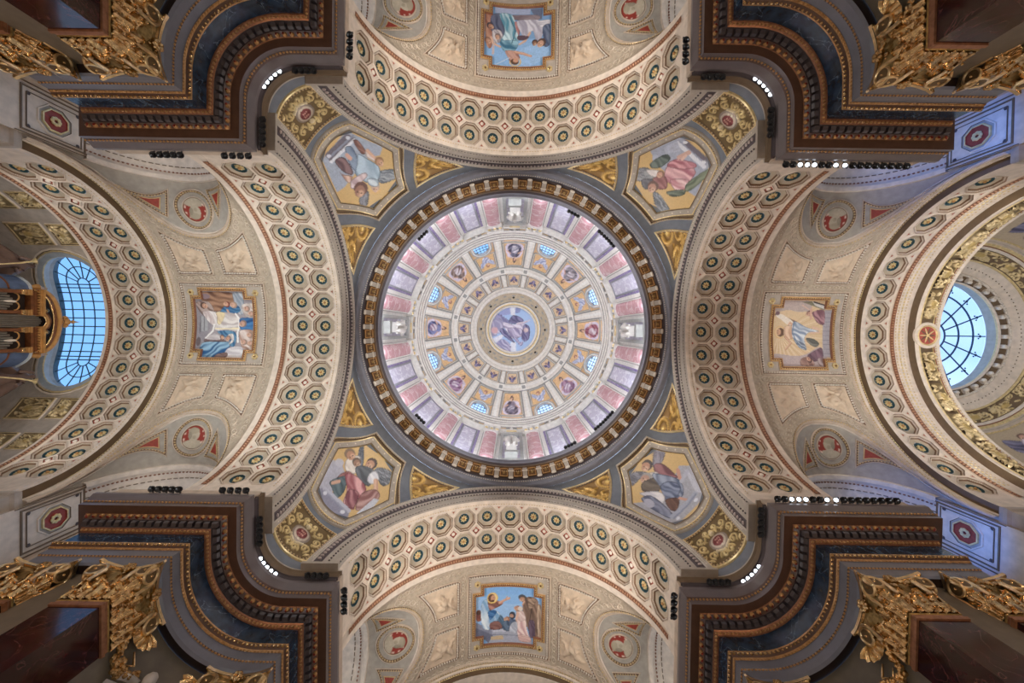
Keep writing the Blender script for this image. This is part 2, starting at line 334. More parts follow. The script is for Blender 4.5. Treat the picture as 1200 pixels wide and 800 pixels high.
    def head(s, x, y, r, face='#c99a80', hair='#5a4436', look=0, halo=None):
        t = math.radians(look); cx, cy = math.cos(t), math.sin(t)
        if halo: s.ell(x, y, r * 1.75, r * 1.75, halo); s.ell(x, y, r * 1.55, r * 1.55, '#d9b878', a=.55)
        s.ell(x - cx * r * .25, y - cy * r * .25, r * 1.08, r * 1.08, hair); s.ell(x + cx * r * .2, y + cy * r * .2, r * .78, r * .95, face, look + 90, c2='#e6c3a8')
        px, py = -cy, cx
        for e in (-.3, .3): s.ell(x + cx * r * .38 + px * r * e, y + cy * r * .38 + py * r * e, r * .14, r * .14, '#4a3328')
        s.line([(x + cx * r * .45, y + cy * r * .45), (x + cx * r * .75, y + cy * r * .75)], r * .16, '#a87860')
    def arm(s, P, wd, col='#c99a80', col2='#e0bda3'):
        s.line(P, wd, col, 1., 1., wd * .7); s.line(np.asarray(P) - wd * .12, wd * .45, col2, None, .7)
    def wing(s, P, c0='#5f6270', c1='#a6a8b4', ang=0):
        s.folds(P, c0, c1, ang, 9, True, None, 6)
    def grit(s, a=.10):
        s.c = np.clip(s.c * (1 + a * 2 * (rng.random(s.xx.shape)[..., None] - .5)), 0, 1)
    def at(s, x, y, arr):
        x = np.clip(np.asarray(x) * s.r, 0, s.W - 1.001); y = np.clip(np.asarray(y) * s.r, 0, s.H - 1.001); i = y.astype(int); j = x.astype(int); u = y - i; v = x - j
        if arr.ndim == 3: u = u[..., None]; v = v[..., None]
        return (arr[i, j] * (1 - u) + arr[i + 1, j] * u) * (1 - v) + (arr[i, j + 1] * (1 - u) + arr[i + 1, j + 1] * u) * v
def lay(name, P, N, col, hgt, m, parent, mask=None, **k):
    """grid of points P (n,m,3) with normals N; col (n,m,3) or None; hgt (n,m) relief"""
    g = org_of(parent); P = P + (N * hgt[..., None] if hgt is not None else 0) - (0 if g is None else g); mb = MB(); mb.grid(P, m, mask=mask); me = mb.mesh(name, 0)
    if col is not None:
        at = me.color_attributes.new('Col', 'FLOAT_COLOR', 'POINT'); c = np.ones((P.shape[0] * P.shape[1], 4), np.float32); c[:, :3] = col.reshape(-1, 3); at.data.foreach_set('color', c.ravel())
    me.polygons.foreach_set('use_smooth', [True] * len(me.polygons)); return obj(name, me, parent, **k)
# ------------------------------------------------------------------ setting: floor, pendentives, vaults
ZC = 18.4                                   # springing of all great arches
fl = MB(); fl.grid([[(x, y, -1.6) for y in np.linspace(-34, 34, 9)] for x in np.linspace(-34, 44, 9)], 'floor_stone')
fl.build('floor', label='pale polished stone floor far below the dome', kind='structure')
def side_names(k): return ['right', 'bottom', 'left', 'top'][k % 4]
# pendentive: horizontal sections are quarter circles tangent to the two arch planes
PL, RA = 11.4, 9.6
def S_pend(z, t, h=0):                      # t in degrees, quadrant (+,+)
    z = np.asarray(z, float); t = np.radians(np.asarray(t, float)); c = np.sqrt(np.maximum(RA ** 2 - (z - ZC) ** 2, 0)); r = PL - c
    return bstack(c + r * np.cos(t), c + r * np.sin(t), z)
def pend_from_xyz(p):
    c = np.sqrt(np.maximum(RA ** 2 - (p[..., 2] - ZC) ** 2, 0)); return p[..., 2], np.degrees(np.arctan2(p[..., 1] - c, p[..., 0] - c))
PN = lambda z, t: numN(S_pend, z, t)
zz = ZC + RA * np.sin(np.radians(np.linspace(0, 89.6, 34))); tt = np.linspace(0, 90, 25)
pend_me = MB().grid(S_pend(zz[:, None], tt[None, :]), 'slate').mesh('ceiling')
QUAD = ['lower right', 'lower left', 'upper left', 'upper right']
PEND = []
for k in range(4):
    PEND.append(obj('ceiling', pend_me, None, (0, 0, 0), (0, 0, k * PI / 2), 'blue-grey pendentive at the %s of the crossing, between two coffered arches' % QUAD[k], None, None, 'structure'))
# ---- coffered arches
def barrel(r): return lambda d, s, h=0: bstack(d, (r - h) * np.sin(np.asarray(s, float) / r), ZC + (r - h) * np.cos(np.asarray(s, float) / r))
def octa(ap, r, h, d0=0.):                  # regular octagon ring in the arch's own curvature, centre at the crown
    q = ap * math.tan(PI / 8); P = [(ap, -q), (ap, q), (q, ap), (-q, ap), (-ap, q), (-ap, -q), (-q, -ap), (q, -ap)]
    return np.array([(x + d0, (r + h) * math.sin(y / r), (r + h) * math.cos(y / r) - r) for x, y in P])
def coffer_mesh(r, ap, trim='stone', dark='teal'):
    mb = MB(); pr = [(1.05, 0, 'cream'), (1.04, -.03, 'cream'), (1.0, -.03, 'cream'), (.97, .07, 'rim'), (.86, .07, 'rim'), (.83, .14, 'beadshade'), (.80, .15, 'rim'), (.62, .17, 'coffloor'), (.5, .17, 'coffloor')]
    R = [octa(ap * a, r, h) for a, h, _ in pr]
    for i in range(len(R) - 1): mb.grid([R[i], R[i + 1]], pr[i + 1][2], cv=True)
    n = 16; a = np.linspace(0, 2 * PI, n, endpoint=False) + PI / 16
    def circ(q, h): return np.array([(q * ap * math.cos(x), q * ap * math.sin(x), h) for x in a])
    mb.add(np.vstack([R[-1], circ(.48, .17)]), [(i, (i + 1) % 8, 8 + ((2 * (i + 1) - 1) % 16), 8 + (2 * i) % 16) for i in range(8)], 'coffloor')
    mb.grid([circ(.50, .165), circ(.48, .14), circ(.44, .24), circ(.0, .24)], dark, cv=True)
    b = MB()
    for i in range(8):                      # small dentils on the inner step
        p, q = octa(ap * .915, r, .05)[i], octa(ap * .915, r, .05)[(i + 1) % 8]
        for t in np.linspace(.07, .93, 7): b.box(p + (q - p) * t, (.045, .045, .05), 'cream')
    mb.v += [v for v in b.v]; off = mb.n
    for f, m_ in zip(b.f, b.m): mb.f.append(tuple(x + off for x in f)); mb.m.append(mb.mi(b.mats[m_]))
    mb.n += b.n; return mb.mesh('coffer')
def rosette_mesh(r):
    mb = MB()
    for i in range(8):
        a = i * PI / 4; ax = np.array([[math.cos(a), math.sin(a), 0], [-math.sin(a), math.cos(a), 0], [0, 0, 1]])
        mb.ell((r * .55 * math.cos(a), r * .55 * math.sin(a), .05), (r * .48, r * .24, .07), 'palegold', ax, 8, 4)
    mb.ell((0, 0, 0), (r * .36, r * .36, .11), 'goldpaint', None, 10, 5); return mb.mesh('rosette')
def block_mesh():
    mb = MB(); k = .3
    R = [np.array([(s * a, 0, h), (0, s * a, h), (-s * a, 0, h), (0, -s * a, h)]) for s, a, h in ((1, .32, 0.), (1, .30, -.05), (1, .25, -.05), (1, .24, -.005), (1, .0, -.01))]
    for i, m in enumerate(('cream', 'cream', 'beadshade', 'redbrown')): mb.grid(R[i:i + 2], m, cv=True)
    mb.ell((0, 0, -.02), (.12, .12, .06), 'whitebead', None, 8, 4); return mb.mesh('diamond_block')
def soffit_cells(mb, r, d0, w, step, ap, K, m, kind2=None):
    """one row of square cells, each with an octagonal opening; the cell is step*r long and w wide"""
    hw, hs = w / 2, r * step / 2; q = ap * math.tan(PI / 8)
    O = [(ap, -q), (ap, q), (q, ap), (-q, ap), (-ap, q), (-ap, -q), (-q, -ap), (q, -ap)]
    X = [(hw, -q), (hw, q), (q, hs), (-q, hs), (-hw, q), (-hw, -q), (-q, -hs), (q, -hs)]; Cn = [(hw, hs), (-hw, hs), (-hw, -hs), (hw, -hs)]
    B = barrel(r)
    for k in range(-K, K + 1):
        P = np.array(O + X + Cn); V = B(P[:, 0] + d0, P[:, 1] + k * step * r); F = []
        for i in range(0, 8, 2): F.append((i, 8 + i, 8 + i + 1, i + 1))
        for j, i in enumerate((1, 3, 5, 7)): F.append((i, 8 + i, 16 + j, 8 + (i + 1) % 8, (i + 1) % 8))
        mb.add(V, F, m)
ROS = rosette_mesh(.23); DIA = block_mesh()
def make_arch(label, k, r, d0, d1, rows, w, K, face=True, style=0):
    t = thing('coffered_arch', label, 'arch', (d0, 0, ZC), k); B = barrel(r); step = w / r; ap = w * .462
    th = np.radians(np.linspace(-90, 90, 73)) * r; e = step * (K + .5) * r
    sf = MB(); a0, a1 = rows[0] - w / 2, rows[-1] + w / 2
    for d in rows: soffit_cells(sf, r, d, w, step, ap, K, 'cream')
    for s_ in (-1, 1): sf.grid(B(np.array([a0, a1])[:, None], (s_ * np.linspace(e, PI / 2 * r, 4))[None, :]), 'cream')
    pf = [(d0, .0), (d0 + .08, .03), (d0 + .2, .03), (d0 + .22, .0), (a0 - .1, .0), (a0, 0.)]
    sf.grid(B(np.array([p[0] for p in pf])[:, None], th[None, :], np.array([p[1] for p in pf])[:, None]), 'cream')
    pb = [(a1, 0), (a1 + .08, 0), (a1 + .1, .05), (a1 + .42, .05), (a1 + .44, 0), (d1 - .05, 0), (d1, .02), (d1 + .02, -.6)]
    pb = [p for p in pb if p[0] <= d1 + .03]; mm = ['cream'] * (len(pb) - 1)
    sf.grid(B(np.array([p[0] for p in pb])[:, None], th[None, :], np.array([p[1] for p in pb])[:, None]), 'cream'); sf.build('soffit', t)
    bd = MB(); mid = th[3:-3]
    L = B(np.full(len(mid), a0 - .1), mid); N = np.stack([0 * mid, -np.sin(mid / r), -np.cos(mid / r)], -1)
    beads(bd, L, N, .17, (.05, .03, .03), 'bead', False); bd.build('bead_moulding', t, kind='stuff')
    rp = MB(); L = B(np.full(len(mid), a1 + .26), mid, .05); sweep(rp, L, N, [(.16, 0), (.14, .04), (.1, .02), (-.1, .02), (-.14, .04), (-.16, 0)], ['stone', 'rust', 'rust', 'rust', 'stone'], False)
    beads(rp, L, N, .17, (.055, .075, .06), 'ropebead', False, 0, .04); rp.build('rope_moulding', t, kind='stuff')
    cm = coffer_mesh(r, ap)
    for d in rows:
        for i in range(-K, K + 1):
            a = i * step; c = obj('coffer', cm, t, (d - d0, r * math.sin(a), r * math.cos(a)), (-a, 0, 0)); obj('rosette', ROS, c, (0, 0, .17), None)
    if len(rows) > 1:
        for i in range(-K, K):
            a = (i + .5) * step; obj('diamond_block', DIA, t, (sum(rows) / 2 - d0, r * math.sin(a) * .999, r * math.cos(a) * .999), (-a, 0, 0))
    tr = MB()                               # small triangular sinkings along both edges
    for d, s_ in ((a0 + .04, 1), (a1 - .04, -1)):
        for i in range(-K, K):
            a = (i + .5) * step * r; P = B(np.array([d, d + s_ * .22, d]), np.array([a - .17, a, a + .17]), .012); tr.poly(P, 'stone'); P = B(np.array([d, d + s_ * .12, d]) + s_ * .03, np.array([a - .08, a, a + .08]), .02); tr.poly(P, 'redbrown')
    tr.build('triangle_inlay', t, kind='stuff')
    if face:
        av = MB(); th2 = np.linspace(-PI / 2, PI / 2, 73)
        pr = [(r, 0., 'cream'), (r + .12, .06, 'archi'), (r + .2, .06, 'archi_dark'), (r + .24, .10, 'archi'), (r + .62, .10, 'archi'), (r + .66, .16, 'archi'), (r + .95, .16, 'archi'), (r + 1.0, .22, 'archi_dark'), (r + 1.3, .24, 'archi_dark'), (r + 1.36, .30, 'archi'), (r + 1.56, .32, 'archi'), (r + 1.6, .0, 'archi')]
        for i in range(len(pr) - 1): av.grid(np.stack([np.stack([np.full(len(th2), d0 - pr[j][1]), pr[j][0] * np.sin(th2), ZC + pr[j][0] * np.cos(th2)], -1) for j in (i, i + 1)]), pr[i + 1][2])
        av.build('archivolt', t); ab = MB(); th3 = np.linspace(-1.52, 1.52, 60); N = np.zeros((60, 3)); N[:, 0] = -1
        for rr, st, rad, m in ((r + .16, .2, (.05, .04, .04), 'archi'), (r + .66, .2, (.05, .05, .04), 'archi_dark'), (r + 1.15, .24, (.075, .11, .07), 'archibead'), (r + 1.42, .12, (.035, .035, .03), 'whitebead')):
            L = np.stack([np.full(60, d0 - (.07 if rr < r + .5 else .17 if rr < r + 1 else .24 if rr < r + 1.3 else .31)), rr * np.sin(th3), ZC + rr * np.cos(th3)], -1); beads(ab, L, N, st, rad, m, False)
        ab.build('archivolt_beads', t, kind='stuff')
    return t
A0 = make_arch('coffered arch at the right of the crossing, browner than the other three', 0, 8.0, 11.4, 15.6, (12.52, 14.04), 1.52, 7)
for k, l in ((1, 'coffered arch at the lower edge of the crossing, below the dome'), (2, 'pale coffered arch at the left of the crossing, towards the organ'), (3, 'coffered arch at the upper edge of the crossing, above the dome')): turn(A0, k, l)
A2 = make_arch('pale coffered arch of two rows beside the organ window', 2, 8.0, 23.0, 27.0, (24.1, 25.58), 1.48, 7, False)
A3 = make_arch('second arch on the right with a single row of coffers', 0, 8.0, 23.0, 26.1, (23.98,), 1.5, 7, False)
# plain arches closing the upper and lower bays
for k in (1, 3):
    t = thing('plain_arch', 'plain moulded arch beyond the %s painting' % side_names(k), 'arch', (23.0, 0, ZC), k); B = barrel(8.0); th = np.radians(np.linspace(-90, 90, 61)) * 8
    mb = MB(); mb.grid(B(np.array([23.0, 23.2, 23.22, 25.0])[:, None], th[None, :], np.array([0, 0, -.04, -.04])[:, None]), 'cream'); mb.build('soffit', t)
# faces of the second arches (seen from the crossing) and their crowning mouldings
for k in range(4):
    t = thing('arch_moulding', 'gilt-edged moulding over the second arch of the %s arm' % side_names(k), 'moulding', (23.0, 0, ZC), k); th = np.linspace(-PI / 2, PI / 2, 73)
    mb = MB(); pr = [(23.0, 8.0, 'brown'), (23.0, 8.38, 'brown'), (22.97, 8.4, 'palegold'), (22.9, 8.42, 'palegold'), (22.86, 8.34, 'goldpaint'), (22.78, 8.34, 'cream'), (22.72, 8.42, 'cream'), (22.62, 8.36, 'palegold'), (22.5, 8.36, 'cream'), (22.44, 8.45, 'stone')]
    for i in range(len(pr) - 1): mb.grid(np.stack([np.stack([np.full(len(th), pr[j][0]), pr[j][1] * np.sin(th), ZC + pr[j][1] * np.cos(th)], -1) for j in (i, i + 1)]), pr[i + 1][2])
    mb.build('moulding', t); bd = MB(); t2 = th[8:-8]; N = np.stack([0 * t2, -np.sin(t2), -np.cos(t2)], -1)
    for d, q, m in ((22.93, 8.40, 'gold'), (22.56, 8.35, 'bead')): beads(bd, np.stack([np.full(len(t2), d), q * np.sin(t2), ZC + q * np.cos(t2)], -1), N, .16, (.05, .05, .04), m, False)
    bd.build('bead_moulding', t, kind='stuff')
# ---- bays: barrel vault with a lunette cut into each side
RB, DC, HW, PW, TH0 = 8.45, 19.35, 3.6, 2.6, 50.5
def groin(d):
    s = np.clip(np.abs((np.asarray(d, float) - DC) / HW), 0, 1); return np.radians(90 - TH0 * np.sqrt(1 - s ** PW))
BB = barrel(RB); BN = lambda d, s: np.stack([0 * d, -np.sin(s / RB), -np.cos(s / RB)], -1)
WL, WR, WZ = 8.6, 3.2, 20.9                 # side wall plane, arch radius, arch centre height
def S_lun(al, q, sd=1):
    al = np.asarray(al, float); q = np.asarray(q, float); a = al * PI / 2; dg = DC + HW * np.sin(a); g = groin(dg)
    G = np.stack([dg + 0 * q, RB * np.sin(g) + 0 * q, ZC + RB * np.cos(g) + 0 * q], -1); W = np.stack([DC + WR * np.sin(a) + 0 * q, WL + 0 * a + 0 * q, WZ + WR * np.cos(a) + 0 * q], -1)
    return (G + (W - G) * q[..., None] if q.ndim else G + (W - G) * q) * np.array([1, sd, 1])
dd = np.unique(np.r_[np.linspace(15.75, 22.95, 49)]); tq = np.linspace(-1, 1, 41)
mb = MB(); mb.grid(BB(dd[:, None], tq[None, :] * groin(dd)[:, None] * RB), 'ornament'); vault_me = mb.mesh('ceiling')
lun_me, intr_me = {}, {}
for sd in (-1, 1):
    lm = MB(); al = np.linspace(-1, 1, 49); lm.grid(S_lun(al[:, None], np.linspace(0, 1, 7)[None, :] + 0 * al[:, None], sd), 'grey'); lun_me[sd] = lm.mesh('ceiling')
for sd in (-1, 1):                          # side arch intrados with jambs down to the ledge
    ib = MB()
    a = np.linspace(-1, 1, 41) * PI / 2; C = np.array([(DC + WR * math.sin(x), WZ + WR * math.cos(x)) for x in a]); C = np.vstack([[(DC - WR, 14.)], C, [(DC + WR, 14.)]])
    P = np.array([[(c[0], sd * y, c[1]) for y in (WL, WL + .12, WL + .14, 11.2)] for c in C]); ib.grid(P[:, :2], 'cream'); ib.grid(P[:, 1:], 'cream'); intr_me[sd] = ib.mesh('wall')
# place the bays, dome, drum and piers are built below
LUNO, WINO = {}, {}
for k in range(4):
    n_ = side_names(k)
    obj('ceiling', vault_me, None, (0, 0, 0), (0, 0, k * PI / 2), 'stucco barrel vault around the painting of the %s arm' % n_, None, None, 'structure')
    for sd in (-1, 1):
        x_, y_ = r4(k, 0, sd); w_ = 'left' if x_ < -.5 else 'right' if x_ > .5 else 'upper' if y_ < 0 else 'lower'
        LUNO[k, sd] = obj('ceiling', lun_me[sd], None, (0, 0, 0), (0, 0, k * PI / 2), 'grey %s lunette of the %s vault, with a round red medallion' % (w_, n_), None, None, 'structure')
        WINO[k, sd] = obj('wall_' + n_, intr_me[sd], None, (0, 0, 0), (0, 0, k * PI / 2), 'deep %s window arch of the %s arm' % (w_, n_), None, None, 'structure')
# ------------------------------------------------------------------ drum cornice
t = thing('drum_cornice', 'great ring cornice of brackets at the foot of the dome', 'cornice', (0, 0, 28.0))
AZ = np.linspace(0, 2 * PI, 193)[:-1]
def ring(mb, prof):
    for i in range(len(prof) - 1):
        P = [[(r * math.cos(a), r * math.sin(a), z) for a in AZ] for r, z, _ in prof[i:i + 2]]; mb.grid(P, prof[i + 1][2], cv=True)
def ringpts(r, z, n=192): a = np.linspace(0, 2 * PI, n, endpoint=False); return np.stack([r * np.cos(a), r * np.sin(a), np.full(n, z)], -1)
UP = lambda n=192: np.tile([0, 0, -1.], (n, 1))
def INW(n=192): a = np.linspace(0, 2 * PI, n, endpoint=False); return np.stack([-np.cos(a), -np.sin(a), 0 * a], -1)
mb = MB(); ring(mb, [(11.42, 28.02, 'slate'), (11.15, 28.0, 'ringgrey'), (11.05, 28.02, 'ringgrey'), (11.03, 28.25, 'ringgrey'), (10.9, 28.3, 'ringgrey'), (10.86, 28.5, 'ringgrey'), (10.75, 28.52, 'archi_dark'), (10.74, 28.72, 'archi_dark'), (10.05, 28.8, 'ringbrown'), (10.02, 28.78, 'ringbrown'), (9.98, 28.95, 'brown'), (9.86, 29.05, 'archi_dark'), (9.82, 29.3, 'ringgrey'), (9.72, 29.4, 'ringgrey'), (9.72, 29.5, 'ringgrey'), (10.6, 29.55, 'ringgrey')])
mb.build('ring_moulding', t)
bd = MB(); beads(bd, ringpts(10.88, 28.30), UP(), .16, (.05, .04, .04), 'whitebead'); beads(bd, ringpts(10.3, 28.72), UP(), .15, (.045, .04, .04), 'bead'); bd.build('bead_moulding', t, kind='stuff')
def bracket_mesh():
    mb = MB(); mb.grid([[(x, y, z) for x, z in ((10.72, 28.72), (10.72, 28.42), (10.55, 28.36), (10.38, 28.46), (10.26, 28.6), (10.12, 28.6), (10.08, 28.78))] for y in (-.16, .16)], 'archi')
    for y in (-.16, .16): mb.poly([(x, y, z) for x, z in ((10.72, 28.72), (10.72, 28.42), (10.55, 28.36), (10.38, 28.46), (10.26, 28.6), (10.12, 28.6), (10.08, 28.78))], 'archi')
    mb.ell((10.6, 0, 28.36), (.09, .2, .09), 'whitebead', None, 8, 5); mb.box((10.2, 0, 28.57), (.1, .4, .06), 'whitebead')
    V = [v - np.array([0, 0, 28.0]) for v in mb.v]; mb.v = V; return mb.mesh('bracket')
def sunk_mesh():
    mb = MB(); a = .049 / 2 * 1.12
    for r0, r1, z0, z1, m in ((10.1, 10.68, 28.77, 28.74, 'goldpaint'), (10.16, 10.6, 28.755, 28.72, 'ringbrown')): mb.grid([[(r * math.cos(x), r * math.sin(x), z) for x in (-a, a)] for r, z in ((r0, z0 - .02), (r1, z1 - .02))], m); a *= .8
    mb.ell((10.4, 0, 28.72), (.1, .1, .05), 'darkgold', None, 8, 4); mb.v = [v - np.array([0, 0, 28.]) for v in mb.v]; return mb.mesh('soffit_panel')
bm, sm = bracket_mesh(), sunk_mesh()
for i in range(64):
    obj('bracket', bm, t, None, (0, 0, i * PI / 32)); obj('soffit_panel', sm, t, None, (0, 0, (i + .5) * PI / 32))
# ------------------------------------------------------------------ drum wall with marble pilasters and panels
RD = 10.5
mb = MB(); ring(mb, [(RD, 29.3, 'dome_white'), (RD, 39.6, 'dome_white')]); DRUM = mb.build('wall_drum', label='round white drum wall behind the marble pilasters', kind='structure')
def S_drum(a, z, h=0): return bstack((RD - h) * np.cos(a), (RD - h) * np.sin(a), z)
def slab(mb, a0, a1, z0, z1, h, m, n=6, hb=0.):
    A = np.linspace(a0, a1, n)
    mb.grid(S_drum(A[:, None], np.array([z0, z1])[None, :], h), m)
    for a in (a0, a1): mb.grid([[S_drum(a, z, hb), S_drum(a, z, h)] for z in (z0, z1)], m)
    for z in (z0, z1): mb.grid([[S_drum(a, z, hb), S_drum(a, z, h)] for a in A], m)
D11 = PI / 16
def pil_mesh():
    mb = MB(); w_ = .056; n = 9
    A = np.linspace(-w_, w_, n); hh = .12 + .22 * np.sqrt(1 - (A / w_ * .95) ** 2)
    mb.grid(S_drum(A[:, None], np.array([30.2, 38.7])[None, :], hh[:, None]), 'pink_marble'); s = mb.mesh('shaft')
    f = MB(); slab(f, -.073, .073, 29.5, 39.2, .10, 'silver'); slab(f, -.064, .064, 29.9, 38.9, .13, 'dome_white', hb=.1)
    c = MB(); slab(c, -.07, .07, 38.7, 39.0, .5, 'dome_white')
    for q in (-.045, 0, .045):
        for z, r in ((39.15, .2), (39.45, .24)): p = S_drum(q * 1.2, z, .45); c.ell(p, (r, r, r * 1.2), 'palegold' if z < 39.3 else 'dome_white', None, 7, 4)
    slab(c, -.085, .085, 39.6, 39.85, .72, 'dome_white')
    b = MB(); slab(b, -.07, .07, 29.6, 30.3, .42, 'dome_white')
    return s, f.mesh('backing'), c.mesh('capital'), b.mesh('base')
pm = pil_mesh()
def panel_meshes():
    a = MB(); slab(a, -.094, .094, 30.0, 39.0, .05, 'purple_marble'); b = MB(); slab(b, -.062, .062, 30.6, 38.4, .09, 'lilac_marble', hb=.05)
    c = MB(); lo = np.array([(x, z) for x, z in ((-.066, 30.4), (.066, 30.4), (.066, 38.6), (-.066, 38.6))]); P = []
    for i in range(4):
        p, q = lo[i], lo[(i + 1) % 4]; P += [p + (q - p) * s for s in np.linspace(0, 1, 7)[:-1]]
    P = np.array(P); L = S_drum(P[:, 0], P[:, 1], .09); N = np.stack([-np.cos(P[:, 0]), -np.sin(P[:, 0]), 0 * P[:, 0]], -1)
    sweep(c, L, N, [(-.09, -.04), (-.06, .03), (.06, .03), (.09, -.01)], 'ringgrey'); return a.mesh('border'), b.mesh('slab'), c.mesh('frame')
qm = panel_meshes()
for i in range(32):
    a = i * D11
    if i % 2:
        t = thing('marble_pilaster', '%s pink marble pilaster clockwise after the %s niche of the drum' % (('first', 'second', 'third', 'fourth')[(i % 8) // 2], ('right', 'lower', 'left', 'upper')[i // 8]), 'pilaster', (0, 0, 0), 0, 'pink marble pilasters round the drum'); ORG[t.name] = np.zeros(3)
        t.location = (RD * math.cos(a), RD * math.sin(a), 29.5); t.rotation_euler = (0, 0, a)
        for n, m in zip(('shaft', 'backing', 'capital', 'base'), pm): obj(n, m, t, (-RD, 0, -29.5))
    elif i % 8:
        t = thing('marble_panel', None, None); t.parent = DRUM
        t.location = (RD * math.cos(a), RD * math.sin(a), 29.5); t.rotation_euler = (0, 0, a)
        for n, m in zip(('border', 'slab', 'frame'), qm): obj(n, m, t, (-RD, 0, -29.5))
# niches with seated white statues
def niche_meshes():
    f = MB()
    for a0, a1, z0, z1 in ((-.1, -.072, 30, 38.6), (.072, .1, 30, 38.6), (-.1, .1, 38.3, 38.9), (-.1, .1, 30, 31.4)): slab(f, a0, a1, z0, z1, .28, 'dome_line')
    f2 = MB(); slab(f2, -.11, .11, 38.9, 39.15, .4, 'silver'); slab(f2, -.05, .05, 39.15, 39.6, .45, 'palegold')
    bk = MB(); slab(bk, -.072, .072, 31.4, 38.3, .02, 'lilac_marble')
    return f.mesh('frame'), f2.mesh('pediment'), bk.mesh('back_panel')
nm = niche_meshes()
def statue_mesh():
    mb = MB()                               # seated figure: pedestal, draped legs, torso, arms, head
    P = lambda h, y, z: np.array([RD - h, y, z])
    mb.box(P(.5, 0, 31.7), (.6, 1.0, .5), 'dome_line'); m = 'statue_white'
    for s in (-1, 1):
        mb.tube([P(.7, s * .2, 33.6), P(1.15, s * .3, 33.7), P(1.3, s * .28, 33.3), P(1.15, s * .22, 32.4)], [.3, .27, .25, .16], m); mb.tube([P(.65, s * .34, 35.2), P(.8, s * .62, 34.7), P(1.15, s * .42 + .1, 34.3)], [.15, .13, .09], m); mb.ell(P(1.2, s * .24, 32.35), (.22, .12, .09), m)
    mb.tube([P(.55, 0, 33.3), P(.6, 0, 34.1), P(.68, 0, 34.9), P(.66, 0, 35.3), P(.68, 0, 35.55)], [.45, .36, .42, .25, .12], m, 10); mb.ell(P(.75, 0, 35.85), (.22, .19, .26), m, None, 10, 7); mb.ell(P(.93, 0, 35.82), (.06, .04, .07), m)
    for s in np.linspace(-.45, .45, 7): mb.tube([P(.95, s, 33.7), P(1.3, s * .9, 33.3), P(1.1, s * 1.1, 32.3)], [.06, .09, .05], m, 6)
    return mb.mesh('seated_statue')
sm_ = statue_mesh()
for i, n in enumerate(('right', 'lower', 'left', 'upper')):
    t = thing('statue_niche', 'white framed niche on the %s side of the drum, holding a statue' % n, 'niche'); t.location = (RD * math.cos(i * PI / 2), RD * math.sin(i * PI / 2), 29.5); t.rotation_euler = (0, 0, i * PI / 2)
    for q, m in zip(('frame', 'pediment', 'back_panel'), nm): obj(q, m, t, (-RD, 0, -29.5))
    s = obj('statue', sm_, None, (0, 0, 0), (0, 0, i * PI / 2), 'white seated statue in the %s niche of the drum' % n, 'statue')
# ------------------------------------------------------------------ white entablature and upper cornice
t = thing('dome_entablature', 'white entablature with garlands and polished rings under the coffered dome', 'cornice', (0, 0, 39.6))
mb = MB(); ring(mb, [(10.5, 39.55, 'dome_white'), (10.05, 39.7, 'dome_white'), (10.05, 39.95, 'dome_white'), (10.2, 40.0, 'greige'), (10.25, 41.0, 'greige'), (10.1, 41.1, 'silver'), (10.0, 41.35, 'dome_white'), (9.9, 41.4, 'silver'), (9.85, 41.6, 'dome_white'), (9.75, 41.65, 'silver'), (9.68, 41.9, 'dome_white'), (9.55, 41.95, 'silver'), (9.5, 42.2, 'dome_white'), (9.45, 42.3, 'silver'), (10.2, 42.4, 'dome_white')]); mb.build('ring_moulding', t)
g = MB()
for i in range(32):
    a = (i + .5) * D11
    for q in np.linspace(-.07, .07, 9): g.ell(((10.12) * math.cos(a + q), 10.12 * math.sin(a + q), 40.35 + 22 * q * q * 6 * .8), (.1, .1, .12), 'dome_line' if abs(q) > .05 else 'bead', None, 6, 4)
    g.ell((10.15 * math.cos(i * D11), 10.15 * math.sin(i * D11), 40.6), (.14, .14, .3), 'dome_white', None, 7, 5)
g.build('garland', t, kind='stuff')
bd = MB(); beads(bd, ringpts(9.7, 41.88), UP(), .2, (.05, .05, .05), 'silver'); bd.build('bead_moulding', t, kind='stuff')
# ------------------------------------------------------------------ coffered dome
RS, ZS = 10.2, 44.0
def S_dome(ph, a, h=0): ph = np.radians(ph); return bstack((RS - h) * np.sin(ph) * np.cos(a), (RS - h) * np.sin(ph) * np.sin(a), ZS + (RS - h) * np.cos(ph))
def DN(ph, a): ph = np.radians(ph); return -bstack(np.sin(ph) * np.cos(a), np.sin(ph) * np.sin(a), np.cos(ph))
D16 = PI / 8; HALF = D16 / 2
mb = MB()
def winmask(ph, a): return (np.abs(a) < .097) & (ph > 70 - 0 + 8 * (1 - np.sqrt(np.clip(1 - (a / .097) ** 2, 0, 1))))
pha = np.linspace(20, 92, 73)
for i in range(16):
    al = np.linspace(-HALF, HALF, 31); P = S_dome(pha[:, None], al[None, :] + i * D16); mk = np.ones((72, 30), bool)
    if i % 2:
        pc = (pha[:-1] + pha[1:]) / 2; ac = (al[:-1] + al[1:]) / 2; mk = ~winmask(pc[:, None], ac[None, :])
    mb.grid(P, 'dome_ochre', mask=mk)
mb.grid(S_dome(np.array([92, 100])[:, None], np.linspace(0, 2 * PI, 97)[None, :]), 'dome_cream')
dome = thing('ceiling', 'coffered inner dome with ribs, ochre panels and windows', None, (0, 0, 42.4), 0, None, 'structure'); mb.build('shell', dome)
def sector(mb, p0, p1, a0, a1, h, m, n=5, k=4, hb=0.):
    p = np.linspace(p0, p1, n); a = np.linspace(a0, a1, k); mb.grid(S_dome(p[:, None], a[None, :], h), m)
    for x in (a0, a1): mb.grid([[S_dome(q, x, hb), S_dome(q, x, h)] for q in p], m)
    for x in (p0, p1): mb.grid([[S_dome(x, q, hb), S_dome(x, q, h)] for q in a], m)
